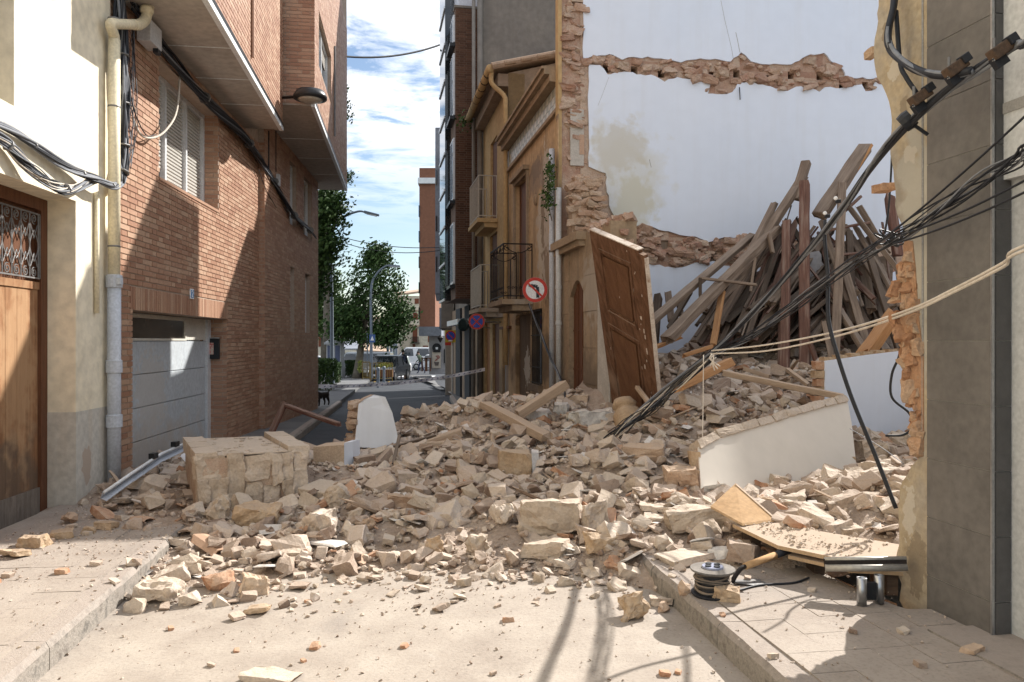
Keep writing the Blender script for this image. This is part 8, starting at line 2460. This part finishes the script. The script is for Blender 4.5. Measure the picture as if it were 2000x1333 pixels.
# ---------------------------------------------------------------- torn overhead cables in the foreground
def wrap(name, label, pts, n, spread, r, mats, seed, clips=0, npts=40):
    return bundle(name, label, spline_fn(pts), n, spread, r, mats, seed=seed, clips=clips, npts=npts)
main_pts = [RF.pt(.6, 3.5, .12), RF.pt(1.8, 3.2, .12), P(2060, 40, 2.95), P(1985, 88, 3.25), P(1900, 142, 3.48), P(1805, 212, 3.75), P(1720, 300, 4.15), P(1650, 400, 4.8), P(1570, 500, 5.7), P(1480, 600, 6.3), P(1400, 678, 6.8), P(1290, 765, 7.2), P(1205, 840, 7.4), P(1150, 888, 7.5)]
wrap('cable_bundle', 'thick torn black cable bundle falling from upper right into the rubble', main_pts, 7, .017, .0085, [m_cable, m_cable, m_cable_grey], 51, npts=60)
for k, (x, y, Y) in enumerate(((1797, 188, 3.72), (1866, 132, 3.5), (1955, 96, 3.27))):
    t = thing('cable_clamp', ('lowest', 'middle', 'uppermost')[k] + ' rusty clamp on the thick torn cable bundle', 'clamp', P(x, y, Y))
    c = P(x, y, Y)
    Mr = Matrix.Rotation(-.6, 3, 'Y')
    MB().box(c, (.10, .06, .05), Mr).build('body', mat('clamp_rust', [(.05, .04, .035), (.14, .09, .06)], scale=20), t, bevel=.006)
    MB().box(c + Vector((.03, -.02, .035)), (.04, .05, .04), Mr).build('jaw', m_cable, t, bevel=.004)
    MB().tube([c + Vector((-.03, 0, -.05)), c + Vector((-.03, 0, .05))], .007, 6).build('bolt', m_iron, t)
    MB().box(c + Vector((0, .01, -.045)), (.06, .03, .05), Mr).build('strap', m_cable, t)
ring_ = thing('cable_clamp', 'black clamp with a protruding arm at the wall stub edge', 'clamp', P(1772, 235, 3.88))
c = P(1772, 235, 3.88)
MB().lathe([(.045, -.03), (.05, 0), (.045, .03)], c, (-.6, .5, -.6), 12).build('collar', m_cable, ring_)
MB().tube([c, P(1792, 248, 3.88), P(1812, 262, 3.88)], .009, 6).build('arm', m_cable, ring_)
loop_pts = [P(1748, -30, 4.15), P(1744, 20, 4.1), P(1733, 70, 4.05), P(1745, 105, 4.0), P(1790, 135, 3.75), P(1850, 145, 3.55), P(1900, 138, 3.45)]
wrap('cable_bundle', 'heavy black cable loop hanging from the top beside the wall stub', loop_pts, 4, .018, .016, [m_cable, m_cable_grey], 52)
tag(MB().tube(smooth_path([P(1750, 20, 4.12), P(1758, 120, 4.1), P(1770, 150, 4.05), P(1790, 180, 4.0)], 6), .012, 6).build('cable', m_cable, smooth=True), 'short black cable dropping from the heavy loop to the lowest clamp', 'cable')
thin = [RF.pt(.6, 2.75, .12), RF.pt(1.8, 2.45, .14), P(2070, 262, 2.95), P(1990, 312, 3.2), P(1900, 362, 3.45), P(1780, 440, 3.9), P(1690, 500, 4.5), P(1560, 590, 5.7), P(1470, 650, 6.3), P(1400, 690, 6.75), P(1300, 775, 7.1), P(1190, 855, 7.4)]
wrap('cable_bundle', 'fan of thin black wires running from the right edge into the rubble', thin, 11, .036, .0045, [m_cable, m_cable, m_cable_grey], 53, npts=60)
spread_ = [((2040, 190, 3.0), (1700, 485, 4.25), 'single thin wire highest of those at the right edge'), ((2040, 330, 3.0), (1760, 458, 3.95), 'thin wire just below the fan at the right edge'), ((2040, 355, 3.0), (1745, 475, 4.0), 'lowest thin wire of those at the right edge')]
for k, (a, b, lab) in enumerate(spread_):
    tag(MB().tube([RF.pt(.6, P(*a).z + .3, .1)] + sag(P(*a), P(*b), .02, 14), .0055, 5).build('wire', m_cable, smooth=True), lab, 'wire')
knot = thing('wire_tangle', 'tangle of thin black wire looped beside the wall stub', 'wire', P(1750, 460, 4.5))
rk_ = random.Random(14)
for k in range(5):
    c = P(1745 + rk_.uniform(-18, 22), 462 + rk_.uniform(-10, 12), 4.5)
    ra_, rb2, ph = rk_.uniform(.03, .09), rk_.uniform(.015, .04), rk_.uniform(0, 6)
    MB().tube([c + Vector((math.cos(t + ph) * ra_, .02 * math.sin(2 * t), math.sin(t) * rb2)) for t in [j / 16 * 5.6 for j in range(17)]], .005, 5).build('loop', m_cable, knot, True)
bundle_tail = [P(1402, 690, 6.75), P(1330, 745, 7.0), P(1270, 795, 7.2), P(1210, 842, 7.35), P(1160, 880, 7.45), P(1120, 915, 7.1)]
wrap('cable_bundle', 'dusty frayed cable ends spread over the heap by the column stub', bundle_tail, 11, .06, .006, [m_cable_dusty, m_rope, m_cable_dusty, m_cable], 54)
for k, (pts, r_, m_, lab) in enumerate([
    ([RF.pt(.6, 2.3, .1), RF.pt(1.8, 2.1, .12), P(2040, 465, 2.95), P(1960, 512, 3.22), P(1870, 560, 3.55), P(1770, 606, 3.98), P(1640, 645, 5.4), P(1500, 672, 6.2), P(1390, 684, 6.7)], .007, m_rope, 'upper pale rope stretched from the right edge to the cables'),
    ([RF.pt(.6, 2.27, .1), RF.pt(1.8, 2.07, .12), P(2040, 475, 2.95), P(1960, 520, 3.22), P(1870, 566, 3.55), P(1770, 612, 3.98), P(1640, 654, 5.4), P(1500, 684, 6.2), P(1388, 690, 6.7)], .007, m_rope, 'lower pale rope stretched from the right edge to the cables'),
    ([P(1612, 430, 5.3), P(1611, 470, 5.25), P(1617, 540, 5.2), P(1618, 620, 5.1), P(1635, 690, 5.0), P(1665, 780, 4.9), P(1710, 890, 4.8), P(1750, 992, 4.7)], .013, m_cable, 'black cable hanging from the bundle down to the debris'),
    ([P(1750, 20, 4.6), P(1746, 150, 4.6), P(1742, 300, 4.6), P(1736, 400, 4.55), P(1728, 455, 4.5)], .006, m_cable, 'thin black wire hanging straight beside the wall stub'),
    ([P(1757, 640, 5.0), P(1757, 690, 5.0), P(1742, 730, 5.0), P(1742, 775, 5.0), P(1775, 805, 5.0), P(1784, 830, 5.0), P(1765, 848, 5.0), P(1730, 850, 5.0)], .008, m_cable, 'flat black strap hanging in front of the low white wall'),
    ([P(1374, 692, 6.6), P(1373, 800, 6.5), P(1371, 900, 6.4), P(1370, 985, 6.2)], .004, m_rope, 'thin white string hanging before the fallen panel'),
    ([P(1660, 836, 6.8), P(1720, 872, 6.4), P(1765, 905, 6.0)], .003, m_cable_grey, 'hair-thin wire across the low white wall'),
    ([P(1262, 820, 7.3), P(1290, 840, 7.2), P(1310, 862, 7.1)], .003, m_rope, 'thin pale wire by the column stub')]):
    tag(MB().tube(smooth_path(pts, 7), r_, 6).build('rope' if m_ is m_rope else 'cable', m_, smooth=True), lab, 'rope' if m_ is m_rope else 'cable')
for k, (x, y, Y) in enumerate(((1612, 417, 5.3), (1633, 388, 5.1))):
    t = thing('cable_insulator', ('lower' if k == 0 else 'upper') + ' small white capped insulator on the thick cable', 'insulator', P(x, y, Y))
    MB().lathe([(.009, 0), (.013, .006), (.013, .016), (.007, .02)], P(x, y, Y), (-.5, -.6, .4), 12).build('cap', m_swhite, t)
    MB().box(P(x + 4, y + 4, Y), (.035, .02, .025)).build('body', m_cable, t, bevel=.004)
tie = thing('rope_knot', 'pale knotted ends where the ropes meet the cables', 'rope', P(1390, 690, 6.65))
for k in range(5):
    c = P(1392 + rk_.uniform(-6, 8), 692 + rk_.uniform(-2, 8), 6.62)
    MB().tube(smooth_path([c, c + Vector((rk_.uniform(-.04, .04), -.02, -.04)), c + Vector((rk_.uniform(-.06, .06), -.02, -.1))], 4), .006, 5).build('rope_end', m_rope, tie, True)
